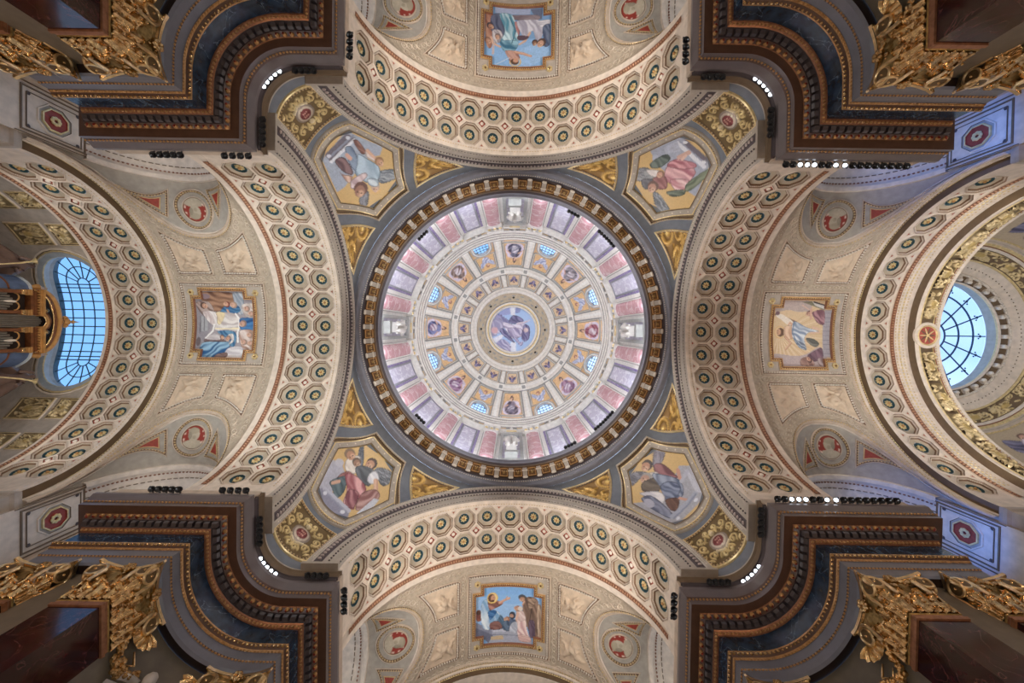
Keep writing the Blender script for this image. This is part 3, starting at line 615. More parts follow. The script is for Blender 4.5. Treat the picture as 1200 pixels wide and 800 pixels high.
def rib_mesh():
    mb = MB()
    for p0, p1 in ((33.5, 44.6), (51.2, 88)):
        sector(mb, p0, p1, -.052, .052, .10, 'dome_line', 12); sector(mb, p0 + .6, p1 - .6, -.040, .040, .15, 'dome_cream', 12, hb=.1); sector(mb, p0 + 1.6, p1 - 1.6, -.016, .016, .17, 'dome_white', 12, hb=.15)
    sector(mb, 45.2, 50.6, -.05, .05, .16, 'dome_white', 4); sector(mb, 46.4, 49.4, -.03, .03, .18, 'dome_line', 4, hb=.16); return mb
rm = rib_mesh(); rm.v = [v - np.array([0, 0, 42.4]) for v in rm.v]; rm = rm.mesh('rib')
for i in range(16): obj('rib', rm, dome, None, (0, 0, (i + .5) * D16))
def hoop(name, prof):
    mb = MB(); a = np.linspace(0, 2 * PI, 129)[:-1]
    for i in range(len(prof) - 1): mb.grid([S_dome(prof[j][0], a, prof[j][1]) for j in (i, i + 1)], prof[i + 1][2], cv=True)
    mb.build(name, dome)
hoop('hoop', [(44.6, 0, 'dome_line'), (44.8, .1, 'dome_line'), (45.4, .1, 'dome_cream'), (46.2, .13, 'dome_cream'), (47.8, .08, 'dome_white'), (49.6, .13, 'dome_cream'), (50.6, .1, 'dome_cream'), (51.2, .1, 'dome_line'), (51.4, 0, 'dome_line')])
hoop('hoop', [(33.6, 0, 'dome_line'), (33.4, .12, 'dome_line'), (32.6, .2, 'dome_cream'), (31.6, .2, 'dome_cream'), (31.2, .1, 'dome_line'), (30.2, .1, 'dome_cream'), (29.6, .16, 'dome_white'), (28.6, .16, 'dome_cream'), (28.2, .04, 'brown'), (21.6, .04, 'coffloor'), (21.2, .18, 'dome_line'), (20.2, .22, 'dome_cream'), (19.2, .22, 'palegold'), (18.6, .1, 'dome_line'), (17.2, .1, 'dome_cream')])
gd = MB()                                   # scrolled ornament and the eight dark holes of the oculus ring
for i in range(48):
    a = i * PI / 24; ax = np.array([[-math.sin(a), math.cos(a), 0], [math.cos(a), math.sin(a), -.4], [0, 0, 1]]); gd.ell(S_dome(24.9 + 1.3 * (-1) ** i, a, .06), (.26, .1, .06), 'dome_line', ax, 6, 4)
gd.build('scroll_ornament', dome, kind='stuff')
ey = MB(); ey.ell((0, 0, 0), (.17, .17, .06), 'black', None, 10, 5); ey = ey.mesh('round_hole')
for i in range(8): obj('round_hole', ey, dome, tuple(S_dome(24.9, i * PI / 4, .05) - np.array([0, 0, 42.4])))
hoop('hoop', [(92, 0, 'dome_line'), (89.6, .12, 'dome_line'), (88.6, .16, 'dome_white'), (87.6, .12, 'silver'), (87, 0, 'dome_line')])
# windows in eight of the sixteen sectors
def arch_loop(wd, pt, p1, n=14):            # (phi, azimuth) outline with a round head towards the crown
    L = [(p1, -wd)]; L += [(pt + 8 * wd / .097 * (1 - math.sin(x)), -wd * math.cos(x)) for x in np.linspace(0, PI, n)]; L += [(p1, wd)]; return np.array(L)
def dome_win():
    fr = MB(); L = arch_loop(.104, 69.2, 91); L = np.vstack([[(p, L[0, 1]) for p in (89, 86, 83, 80)], L[1:-1], [(p, L[-1, 1]) for p in (80, 83, 86, 89)]])
    sweep(fr, S_dome(L[:, 0], L[:, 1]), DN(L[:, 0], L[:, 1]), [(-.30, 0), (-.27, .1), (-.12, .13), (-.08, .1), (.04, .12), (.08, -.3)], ['dome_line', 'greige', 'reveal', 'dome_white', 'reveal'], False)
    mu = MB()
    for a in (-.058, -.02, .02, .058): mu.tube(S_dome(np.linspace(70.5, 89, 8), np.full(8, a), -.2), .035, 'muntin', 5)
    for p in (73, 76.5, 80, 84): mu.tube(S_dome(np.full(7, p), np.linspace(-.095, .095, 7), -.2), .035, 'muntin', 5)
    pn = []
    for a0, a1 in zip((-.096, -.058, -.02, .02, .058), (-.058, -.02, .02, .058, .096)):
        for p0, p1 in zip((70, 73, 76.5, 80, 84), (73, 76.5, 80, 84, 89)):
            b = MB(); sector(b, p0, p1, a0, a1, -.2, 'pane_glass', 2, 2, -.23); pn.append(b.mesh('pane', 0))
    return fr.mesh('frame'), mu.mesh('muntin'), pn
wfr, wmu, wpn = dome_win()
for j, i in enumerate(range(1, 16, 2)):
    wi = thing('window_%d' % (j + 1), 'arched blue dome window, %s of the two in the %s quarter of the dome, clockwise' % ('first' if j % 2 == 0 else 'second', ('lower right', 'lower left', 'upper left', 'upper right')[j // 2]), None, (0, 0, 0), 0, None, 'structure'); wi.rotation_euler = (0, 0, i * D16)
    obj('frame', wfr, wi); obj('muntin', wmu, wi)
    for p in wpn: obj('pane', p, wi)
# ------------------------------------------------------------------ the four crossing piers
PA, PB, PC, PE = 11.33, 7.52, 9.45, 18.3
def pier_path(d, na=25, ns=7):
    C = [(PE - d, 12.), (PE - d, PB + d)]; P = []
    def seg(a, b, n): return [(a[0] + (b[0] - a[0]) * t, a[1] + (b[1] - a[1]) * t) for t in np.linspace(0, 1, n)[:-1]]
    A, B = (PA + d, PB + d), (PB + d, PA + d); r = PA - PC + d
    P += seg(C[0], C[1], 4) + seg(C[1], A, 19) + seg(A, (PA + d, PC), 4)
    P += [(PC + r * math.cos(t), PC + r * math.sin(t)) for t in np.linspace(0, PI / 2, na)[:-1]]
    P += seg((PC, PA + d), B, 4) + seg(B, (PB + d, PE - d), 19) + seg((PB + d, PE - d), (12., PE - d), 4) + [(12., PE - d)]
    return np.array(P)
def pier_loop(d, z): P = pier_path(d); return np.column_stack([P, np.full(len(P), z)])
def pier_sweep(mb, prof):
    for i in range(len(prof) - 1): mb.grid([pier_loop(*prof[i][:2]), pier_loop(*prof[i + 1][:2])], prof[i + 1][2])
def pier_nrm(P):                            # horizontal normal pointing off the pier
    T = unit(np.gradient(P, axis=0)); return np.column_stack([-T[:, 1], T[:, 0], 0 * T[:, 0]]) * -1
CORN = [(1.6, 18.36, 'archi'), (.2, 18.36, 'archi'), (.2, 17.56, 'stone'), (0, 17.52, 'corn_fascia'), (0, 17.36, 'corn_fascia'), (.05, 17.2, 'corn_fascia'), (.11, 17.02, 'corn_fascia'), (.12, 16.86, 'corn_brown'), (.15, 16.84, 'corn_fascia'), (.16, 16.62, 'corn_fascia'), (.50, 16.60, 'corn_brown'), (.53, 16.56, 'copper'), (.60, 16.42, 'corn_brown'), (.62, 16.36, 'corn_brown'), (.82, 16.36, 'archi_dark'), (.84, 16.1, 'archi_dark'), (.86, 16.08, 'copper'), (.95, 15.96, 'copper'), (1.0, 15.95, 'copper')]
FRZ = [(1.0, 15.95, 'blue_marble'), (1.0, 15.1, 'blue_marble')]
ARC = [(1.0, 15.1, 'fascia'), (.88, 15.1, 'goldpaint'), (.88, 15.04, 'goldpaint'), (.97, 14.9, 'corn_brown'), (1.0, 14.80, 'goldpaint'), (1.02, 14.8, 'fascia'), (1.03, 14.48, 'fascia'), (1.06, 14.44, 'corn_brown'), (1.08, 14.4, 'fascia'), (1.09, 14.12, 'fascia'), (1.13, 14.0, 'fascia'), (1.75, 13.98, 'shadowwood')]  # last strip: the shadow gap beneath the architrave, put into its colour
c0 = MB(); pier_sweep(c0, CORN); c1 = MB(); pier_sweep(c1, FRZ); c2 = MB(); pier_sweep(c2, ARC)
def prow(d, z, step, r, m, box=False, nu=6, nv=4):
    P = pier_loop(d, z); mb = MB(); N = pier_nrm(P); N = unit(N * .7 + np.array([0, 0, -.7])); beads(mb, P[3:-3], N[3:-3], step, r, m, False, 0, 0, box, nu, nv); return mb
b1 = prow(.11, 16.86, .15, (.055, .045, .045), 'goldpaint'); b2 = prow(.545, 16.48, .30, (.10, .075, .085), 'goldpaint', False, 8, 5); b2b = prow(.57, 16.42, .30, (.04, .12, .04), 'red'); b3 = prow(.90, 16.0, .16, (.06, .05, .05), 'goldpaint')
b4 = prow(.90, 15.0, .17, (.065, .055, .055), 'gold'); b5 = prow(.985, 14.83, .13, (.05, .04, .04), 'goldpaint'); b6 = prow(1.05, 14.45, .13, (.05, .035, .035), 'goldpaint')
cn_me = c0.mesh('cornice', 40); fr_me = c1.mesh('frieze', 40); ar_me = c2.mesh('architrave', 40)
BM = [(x.mesh('bead_moulding'), m) for x, m in ((b1, 0), (b3, 0), (b4, 0), (b5, 0), (b6, 0))]; EM = [b2.mesh('egg_moulding'), b2b.mesh('dart_moulding')]
db = MB(); db.grid([[(x, y, z) for y, z in ((.1, 0), (-.07, 0), (-.10, -.05), (-.06, -.16), (.1, -.2))] for x in (-.105, .105)], 'corn_block')
for x in (-.105, .105): db.poly([(x, y, z) for y, z in ((.1, 0), (-.07, 0), (-.10, -.05), (-.06, -.16), (.1, -.2))], 'corn_block')
db = db.mesh('dentil_block')
DQ, DT = resample(pier_loop(.72, 16.34)[3:-3], .33)
wl = MB(); pier_sweep(wl, [(1.42, 13.98, 'wall_olive'), (1.42, -1.6, 'wall_olive')]); wl_me = wl.mesh('wall', 40)
PN_ = ['lower right', 'lower left', 'upper left', 'upper right']
# --- gilded capitals
def leaf_mesh(H, W, curl):
    mb = MB(); n, k = 15, 9; P = np.zeros((n, k, 3))
    for i, t in enumerate(np.linspace(0, 1, n)):
        wd = W * (.55 + .6 * math.sin(t * 2.4)) * (1 - .55 * t ** 4); out = .04 + curl * t ** 2.4; z = H * (t if t < .85 else .85 + (t - .85) * .2) - (curl * .5 * max(0, t - .8) * 2)
        for j, s in enumerate(np.linspace(-1, 1, k)):
            lob = 1 + .42 * math.sin(t * 20) * abs(s); P[i, j] = (s * wd / 2 * lob, out + .10 * (1 - s * s) - .05 * abs(math.sin(s * 7)), z + .02 * math.sin(t * 22) * abs(s))
    mb.grid(P, 'gold'); return mb.mesh('leaf', 60)
def volute_mesh():
    mb = MB(); t = np.linspace(0, 1, 40); a = t * 2 * PI * 2.1; r = .30 * (1 - t) ** .75 + .015
    pts = np.stack([r * np.cos(a), 0 * a, r * np.sin(a)], 1); mb.tube(np.vstack([[(.3, 0, -.55), (.30, 0, -.3)], pts]), np.r_[.04, .06, .06 * (1 - t * .6)], 'brightgold', 6)
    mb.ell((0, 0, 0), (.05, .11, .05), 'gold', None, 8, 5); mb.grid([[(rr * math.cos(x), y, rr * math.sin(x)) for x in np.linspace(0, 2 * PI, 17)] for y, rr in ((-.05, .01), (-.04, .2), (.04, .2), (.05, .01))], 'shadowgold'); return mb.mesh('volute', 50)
LF = [leaf_mesh(.66, .56, .20), leaf_mesh(.98, .52, .22), leaf_mesh(1.1, .38, .24)]; VO = volute_mesh()
def abacus_mesh(hw):
    mb = MB(); n = 11; L = []
    for q in range(4):
        c, s = [(1, 0), (0, 1), (-1, 0), (0, -1)][q]
        for t in np.linspace(-1, 1, n)[:-1]:
            x, y = t * hw, -(hw - .30 * (1 - t * t)) 
            if abs(t) == 1: x, y = t * hw * .93, -hw
            L.append((c * x - s * y, s * x + c * y))
        x, y = hw * .98, -hw * .98; L.append((c * x - s * y, s * x + c * y))
    L = np.array(L)
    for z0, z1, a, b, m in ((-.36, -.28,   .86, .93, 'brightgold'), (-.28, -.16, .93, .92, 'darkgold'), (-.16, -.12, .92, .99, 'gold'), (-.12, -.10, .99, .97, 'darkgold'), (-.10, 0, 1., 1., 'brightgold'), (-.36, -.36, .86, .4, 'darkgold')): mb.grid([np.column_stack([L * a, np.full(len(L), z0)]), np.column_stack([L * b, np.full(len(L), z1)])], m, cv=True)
    for q in range(4):
        c, s = [(1, 0), (0, 1), (-1, 0), (0, -1)][q]
        for g in range(6):
            a = g * PI / 3; x, z, y = .12 * math.cos(a), -.2 + .12 * math.sin(a), -(hw - .22); mb.ell((c * x - s * y, s * x + c * y, z), (.1, .1, .1), 'gold', None, 7, 4)
    return mb.mesh('abacus')
AB = abacus_mesh(1.16)
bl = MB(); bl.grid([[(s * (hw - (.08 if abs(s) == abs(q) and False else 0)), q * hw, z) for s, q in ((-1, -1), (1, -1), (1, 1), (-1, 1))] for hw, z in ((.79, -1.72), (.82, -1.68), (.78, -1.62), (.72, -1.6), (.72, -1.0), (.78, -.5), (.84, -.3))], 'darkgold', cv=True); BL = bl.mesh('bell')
bo = MB(); rr_ = random.Random(3)
for q in range(4):
    c, s = [(1, 0), (0, 1), (-1, 0), (0, -1)][q]
    for i in range(46):
        x, z = rr_.uniform(-.8, .8), rr_.uniform(-1.5, -.3); y = -(.78 + .10 * (z + 1.6) + rr_.uniform(0, .16)); e = rr_.uniform(.03, .07); bo.ell((c * x - s * y, s * x + c * y, z), (e, e, e * 1.3), 'gold', None, 6, 4)
BO = bo.mesh('berry_cluster')
def capital(label, x, y, k, group=None):
    t = thing('gilded_capital', label, 'capital', (x, y, 12.26), k, group); z0 = 1.72
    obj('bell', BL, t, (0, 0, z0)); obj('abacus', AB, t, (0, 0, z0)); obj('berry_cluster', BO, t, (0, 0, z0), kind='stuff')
    for q in range(4):
        a = q * PI / 2; ca, sa = math.cos(a), math.sin(a)
        for m, L in ((0, (-.54, 0, .54)), (1, (-.28, .28)), (2, (-.72, .72))):
            for u in L:
                xx, yy = u, -.74; o = obj('leaf', LF[m], t, (ca * xx - sa * yy, sa * xx + ca * yy, .1), (0, 0, a + PI + (.5 * np.sign(u) if m == 2 else 0)))
        for s in (-1, 1):
            xx, yy = s * .84, -1.02; obj('volute', VO, t, (ca * xx - sa * yy, sa * xx + ca * yy, 1.22), (0, 0, a + (0 if s < 0 else PI)))
    return t
def shaft(label, x, y, k, cat='pier'):
    t = thing('marble_pilaster', label, 'pilaster', (x, y, -1.6), k); mb = MB(); h = .775
    mb.grid([[(x + s * w_, y + q * w_, z) for s, q in ((-1, -1), (1, -1), (1, 1), (-1, 1))] for w_, z in ((h, .2), (h, 12.1))], 'red_marble', cv=True); mb.build('shaft', t)
    nb = MB(); nb.grid([[(x + s * w_, y + q * w_, z) for s, q in ((-1, -1), (1, -1), (1, 1), (-1, 1))] for w_, z in ((h, 12.04), (h + .05, 12.06), (h + .06, 12.16), (h + .02, 12.2), (h + .02, 12.27))], 'copper', cv=True); nb.build('necking', t)
    bs = MB(); bs.grid([[(x + s * w_, y + q * w_, z) for s, q in ((-1, -1), (1, -1), (1, 1), (-1, 1))] for w_, z in ((1.1, -1.6), (1.1, -.6), (1.0, -.5), (1.0, -.2), (.85, 0), (h, .2))], 'stone', cv=True); bs.build('base', t)
PIERS = []
for k in range(4):
    n_ = PN_[k]; x, y = r4(k, PC, PC)
    obj('wall_pier_' + n_.replace(' ', '_'), wl_me, None, (0, 0, 0), (0, 0, k * PI / 2), 'curved dim stone wall of the %s pier behind its marble shafts' % n_, None, None, 'structure')
    t = thing('entablature', 'blue-marble and gilded entablature wrapping the %s pier' % n_, 'entablature', (PC + 2.2, PC + 2.2, 13.98), k); g = -ORG[t.name]
    for nm_, me in (('cornice', cn_me), ('frieze', fr_me), ('architrave', ar_me)): obj(nm_, me, t, tuple(g))
    for me, _ in BM: obj('bead_moulding', me, t, tuple(g), kind='stuff')
    for me in EM: obj('egg_moulding', me, t, tuple(g), kind='stuff')
    for q, d in zip(DQ, DT): obj('dentil_block', db, t, tuple(q + g), (0, 0, math.atan2(d[1], d[0]) + PI))
    PIERS.append(t)
    # in odd quarters the long side of the quarter-turned pier runs along the transept
    long_, short = ('nave', 'transept') if k % 2 == 0 else ('transept', 'nave')
    for (cx, cy, side, pos) in ((13.28, 9.5, long_, 'corner'), (9.5, 13.28, short, 'corner'), (16.28, 9.5, long_, 'outer'), (9.5, 16.28, short, 'outer')):
        if side == 'transept' and (pos == 'outer' or k in (2, 3)): continue
        capital('gilded leafy capital at the %s of the %s pier, %s side' % (pos + (' end' if pos == 'outer' else ''), n_, side), cx, cy, k)
        shaft('dark red marble pilaster, %s of the %s pier, %s side' % (pos + (' end' if pos == 'outer' else ''), n_, side), cx, cy, k)
# --- shells, garlands and white cartouches on the curved pier walls
def niche_pt(a, z, h=0): r = PA - PC + 1.42 - h; return np.array([PC + r * math.cos(a), PC + r * math.sin(a), z])
def naxes(a): n = -np.array([math.cos(a), math.sin(a), 0]); u = np.array([-math.sin(a), math.cos(a), 0]); return np.array([u, n, [0, 0, 1.]])
def shell(mb, a, z, R):
    A = naxes(a); P = []
    for t in np.linspace(-1.45, 1.45, 25):
        rr = R * (1 + .06 * math.cos(t * 17)); P.append([niche_pt(a, z) + np.array([s * rr * math.sin(t), .08 + (.34 + .06 * math.cos(t * 17)) * math.sin(s * 2.2) * .7, -s * rr * math.cos(t)]) @ A for s in np.linspace(.05, 1, 8)])
    mb.grid(P, 'gold'); mb.ell(niche_pt(a, z, .2), (.12, .12, .12), 'palegold')
def garland(mb, a0, a1, z0, z1, sag, seed):
    r_ = random.Random(seed)
    for t in np.linspace(0, 1, 26):
        a = a0 + (a1 - a0) * t; z = z0 + (z1 - z0) * t - sag * math.sin(PI * t); e = .07 + .09 * math.sin(PI * t)
        for q in range(4): p = niche_pt(a + r_.uniform(-.03, .03), z + r_.uniform(-e, e), r_.uniform(.05, .1 + e)); s = r_.uniform(.05, .09); mb.ell(p, (s, s, s), 'gold', None, 6, 4)
for k in range(4):
    n_ = PN_[k]
    for j, a in enumerate((.36, PI / 2 - .36)):
        t = thing('shell_ornament', 'gilded scallop shell on the curved %s pier wall, %s' % (n_, ('nave' if (j == 0) == (k % 2 == 0) else 'transept') + ' side'), 'ornament', tuple(niche_pt(a, 13.0)), k); mb = MB(); shell(mb, a, 13.55, .62); mb.build('shell', t, 60)
        g = MB(); [g.tube([niche_pt(a + s * .1, 13.0, .08), niche_pt(a + s * .2, 12.75, .14), niche_pt(a + s * .13, 12.55, .1), niche_pt(a + s * .06, 12.7, .08)], [.03, .05, .04, .02], 'gold', 6) for s in (-1, 1)]; g.build('scroll', t)
        t = thing('garland', 'gilded fruit garland hanging beside the shell of the %s pier, %s' % (n_, ('nave' if (j == 0) == (k % 2 == 0) else 'transept') + ' side'), 'ornament', tuple(niche_pt(a, 12.5)), k); mb = MB(); s = 1 if j == 0 else -1; garland(mb, a - s * .12, a + s * .30, 13.1, 12.7, .55, k * 2 + j); mb.build('fruit_chain', t, kind='stuff')
    t = thing('cherub_cartouche', 'pale cherub relief at the middle of the curved %s pier wall' % n_, 'relief', tuple(niche_pt(PI / 4, 12.)), k); mb = MB(); A = naxes(PI / 4); m = 'statue_white'
    q = lambda x, y, z: niche_pt(PI / 4, 11.95) + np.array([x, y, z]) @ A
    mb.tube([q(0, .3, -.7), q(0, .42, -.2), q(0, .4, .2), q(0, .4, .42)], [.26, .3, .26, .12], m, 10); mb.ell(q(0, .5, .62), (.2, .2, .23), m, A, 10, 7)
    for s in (-1, 1):
        mb.tube([q(s * .24, .42, .2), q(s * .42, .58, -.08), q(s * .16, .7, -.3)], [.11, .1, .08], m); mb.tube([q(s * .14, .4, -.6), q(s * .3, .7, -.7), q(s * .25, .6, -1.1)], [.15, .13, .07], m)
        mb.grid([[q(s * (.2 + .75 * u), .2 + .12 * math.sin(v * 9), .1 + .55 * v - .15 * u * u) for v in np.linspace(0, 1, 7)] for u in np.linspace(0, 1, 6)], m)
    mb.build('cherub', t, 60); mb = MB(); mb.ell(q(0, .05, -.1), (.95, .16, 1.0), 'wall_olive', A, 18, 9); mb.build('cartouche', t)
# ------------------------------------------------------------------ surface decoration helpers
def orient(L, N):
    N = unit(N); T = unit(np.roll(L, -1, 0) - np.roll(L, 1, 0)); s = np.cross(N, T); return (L, N) if ((L.mean(0) - L) * s).sum() > 0 else (L[::-1].copy(), N[::-1].copy())
def dense(P, n=10, closed=True):
    P = np.asarray(P, float); Q = np.vstack([P, P[:1]]) if closed else P
    return np.vstack([Q[i] + (Q[i + 1] - Q[i]) * np.linspace(0, 1, n)[:-1, None] for i in range(len(Q) - 1)] + ([] if closed else [Q[-1:]]))
def side_word(k, sd):                       # which side of an arm, in the photograph
    x, y = r4(k, 0, sd); return 'left' if x < -.5 else 'right' if x > .5 else 'upper' if y < 0 else 'lower'
def far_word(k): return {0: 'right', 1: 'lower', 2: 'left', 3: 'upper'}[k]
def opp_word(k): return {0: 'left', 1: 'upper', 2: 'right', 3: 'lower'}[k]
# ------------------------------------------------------------------ the four ceiling paintings
def P_left():
    s = Sheet(800, 800, '#a59da3', .32)
    s.poly([(60, 140), (220, 150), (260, 320), (180, 560), (140, 660), (60, 660)], '#97939a'); s.poly([(110, 310), (190, 310), (190, 470), (110, 480)], '#aeb0b4')
    for p in (((110, 310), (110, 480)), ((150, 310), (150, 470)), ((100, 390), (100, 500))): s.line(p, 8, '#6d6a72')
    s.folds([(140, 50), (480, 45), (515, 120), (470, 180), (330, 250), (265, 250), (215, 160), (140, 140)], '#6d4d3f', '#b08a70', 15, 60); s.ell(180, 90, 60, 30, '#8d7a80')
    s.folds([(70, 160), (210, 150), (270, 260), (200, 330), (110, 270)], '#77605a', '#b9a7a0', 50, 40); s.head(160, 195, 34, '#c99d86', '#5a4740', 20)
    s.folds([(500, 60), (605, 60), (610, 260), (540, 270)], '#8f9aa8', '#c8ccd2', 70, 40); s.folds([(335, 270), (400, 195), (520, 170), (570, 240), (480, 290)], '#244f7c', '#5f92bb', 25, 40)
    s.head(415, 175, 30, '#cfa28a', '#7a3b33', 200); s.head(492, 182, 34, '#d3ab96', '#a88f80', 180); s.arm([(420, 240), (455, 310)], 24)
    s.folds([(260, 265), (500, 275), (552, 330), (545, 460), (280, 462), (300, 360)], '#e9e4e0', '#bdb2b2', 5, 44); s.folds([(290, 265), (390, 280), (330, 400), (290, 360)], '#ecdcb4', '#d8c2a0', 60, 50)
    s.folds([(140, 260), (270, 260), (300, 350), (270, 420), (180, 350)], '#c9b9b8', '#efeae8', 70, 30)
    s.line([(510, 280), (548, 330), (545, 440), (530, 500), (545, 590)], 20, '#f2f0ee'); s.line([(265, 400), (250, 470), (175, 550)], 20, '#f0eeec'); s.line([(280, 445), (540, 440)], 14, '#f4e7c4')
    s.folds([(555, 335), (640, 318), (725, 310), (725, 465), (640, 462), (560, 440)], '#234f85', '#4d83b8', 5, 50); s.head(588, 388, 36, '#c79f8e', '#8f7a70', 160)
    s.folds([(300, 480), (430, 462), (520, 500), (515, 630), (470, 640), (430, 560)], '#36638c', '#6f9cbc', 60, 40)
    s.folds([(170, 560), (330, 545), (420, 600), (330, 650), (180, 610)], '#59484a', '#8c7574', 10, 30); s.folds([(140, 610), (330, 590), (450, 600), (440, 700), (300, 765), (135, 765)], '#27598a', '#9cc2da', -38, 42)
    s.folds([(260, 500), (340, 520), (330, 570), (180, 560)], '#d8d2d2', '#b0a8ac', 10, 30); s.folds([(420, 520), (480, 500), (495, 580), (440, 620), (470, 560)], '#efece8', '#c9c3bf', 60, 30); s.head(428, 552, 27, '#c99b84', '#8d7c74', 130); s.head(360, 540, 22, '#d1a58d', '#7c645a', 60)
    s.folds([(555, 470), (725, 470), (725, 660), (600, 650)], '#b08f80', '#e5d8d2', 40, 46); s.folds([(590, 180), (725, 170), (725, 310), (620, 300)], '#b6a9a4', '#e2d6cf', 30, 44)
    for x, y in ((640, 220), (688, 275), (670, 510), (610, 590), (690, 600)): s.head(x, y, 30, '#cfa695', '#9a8578', 190)
    s.folds([(440, 660), (600, 645), (600, 765), (420, 765)], '#c6c1c6', '#e8e5e6', 20, 60); s.folds([(340, 720), (440, 710), (430, 765), (300, 765)], '#6a5350', '#8f7874', 10, 26); s.ell(95, 590, 26, 50, '#6a5f62'); s.grit(); return s
def P_right():
    s = Sheet(800, 800, '#d8bf9c', .32)
    for i in range(26): a = -1.3 + i * .105 + 1.2; s.line([(140, 420), (140 + 620 * math.cos(a - .55), 420 + 620 * math.sin(a - .55))], 9, '#e3cfb2' if i % 2 else '#cfb28c')
    s.poly([(50, 40), (420, 40), (480, 150), (330, 170), (220, 150), (60, 170)], '#b9a9a4', True); s.poly([(60, 640), (300, 660), (440, 640), (620, 560), (650, 780), (160, 780), (60, 700)], '#b8a8a8', True)
    s.poly([(640, 150), (725, 150), (725, 670), (640, 670)], '#a8a3aa'); [s.line([(650, y), (720, y)], 8, '#8b8790') for y in range(180, 660, 50)]
    s.poly([(360, 60), (640, 150), (640, 110), (470, 50)], '#7d7a66'); s.poly([(470, 50), (640, 100), (640, 140), (520, 100)], '#c9c6c2'); s.line([(500, 60), (635, 95)], 16, '#3c3236')
    s.folds([(500, 170), (630, 150), (655, 300), (590, 300), (530, 240)], '#7a5560', '#b48c92', 50, 36); s.head(460, 190, 30, '#b98e80', '#5e4440', 150); s.line([(480, 130), (490, 240)], 26, '#cfa896'); s.line([(370, 95), (450, 140)], 12, '#d5b6a4')
    s.line([(75, 205), (220, 245), (320, 285)], 22, '#8a6d5c'); s.poly([(80, 215), (150, 200), (300, 290), (240, 320), (150, 260)], '#e7dccf', True); s.ell(100, 190, 26, 22, '#7a6068'); s.arm([(300, 330), (255, 290), (230, 330)], 26, '#c39a80')
    s.ell(140, 400, 66, 70, '#d6b384'); s.ell(140, 400, 56, 60, '#e0c49a'); s.ell(150, 400, 46, 48, '#6b4f40'); s.ell(128, 398, 27, 34, '#cfa488'); s.ell(120, 386, 5, 5, '#4a3328'); s.ell(120, 410, 5, 5, '#4a3328')
    s.folds([(195, 340), (290, 330), (320, 400), (300, 465), (200, 460)], '#c8a389', '#e3c7ae', 80, 50); s.arm([(215, 460), (270, 520), (205, 590)], 30, '#bd9278')
    s.folds([(290, 290), (340, 285), (450, 340), (600, 385), (480, 400), (430, 470), (450, 590), (380, 570), (310, 490), (280, 400)], '#8494ac', '#dfe4ea', 30, 48); s.folds([(310, 480), (420, 520), (450, 590), (370, 570)], '#6c7688', '#aeb7c4', 40, 30)
    s.line([(300, 290), (290, 400), (330, 490), (400, 570)], 10, '#6e7e96'); s.folds([(450, 460), (540, 470), (600, 520), (560, 560), (480, 520)], '#5f5f5c', '#8a8a82', 20, 30); s.line([(520, 340), (600, 360)], 20, '#d9b7a2'); s.line([(500, 400), (600, 395)], 18, '#d9b7a2')
    s.folds([(450, 660), (580, 580), (630, 570), (630, 680), (520, 720)], '#5a4450', '#8c6f7c', 50, 34); s.folds([(380, 690), (480, 670), (520, 760), (370, 765)], '#8a6a62', '#c4a394', 40, 36); s.head(470, 700, 26, '#b98d7c', '#4e3a36', 220); s.folds([(570, 690), (640, 680), (640, 760), (580, 765)], '#b9a9a8', '#7c6260', 60, 40); s.grit(); return s
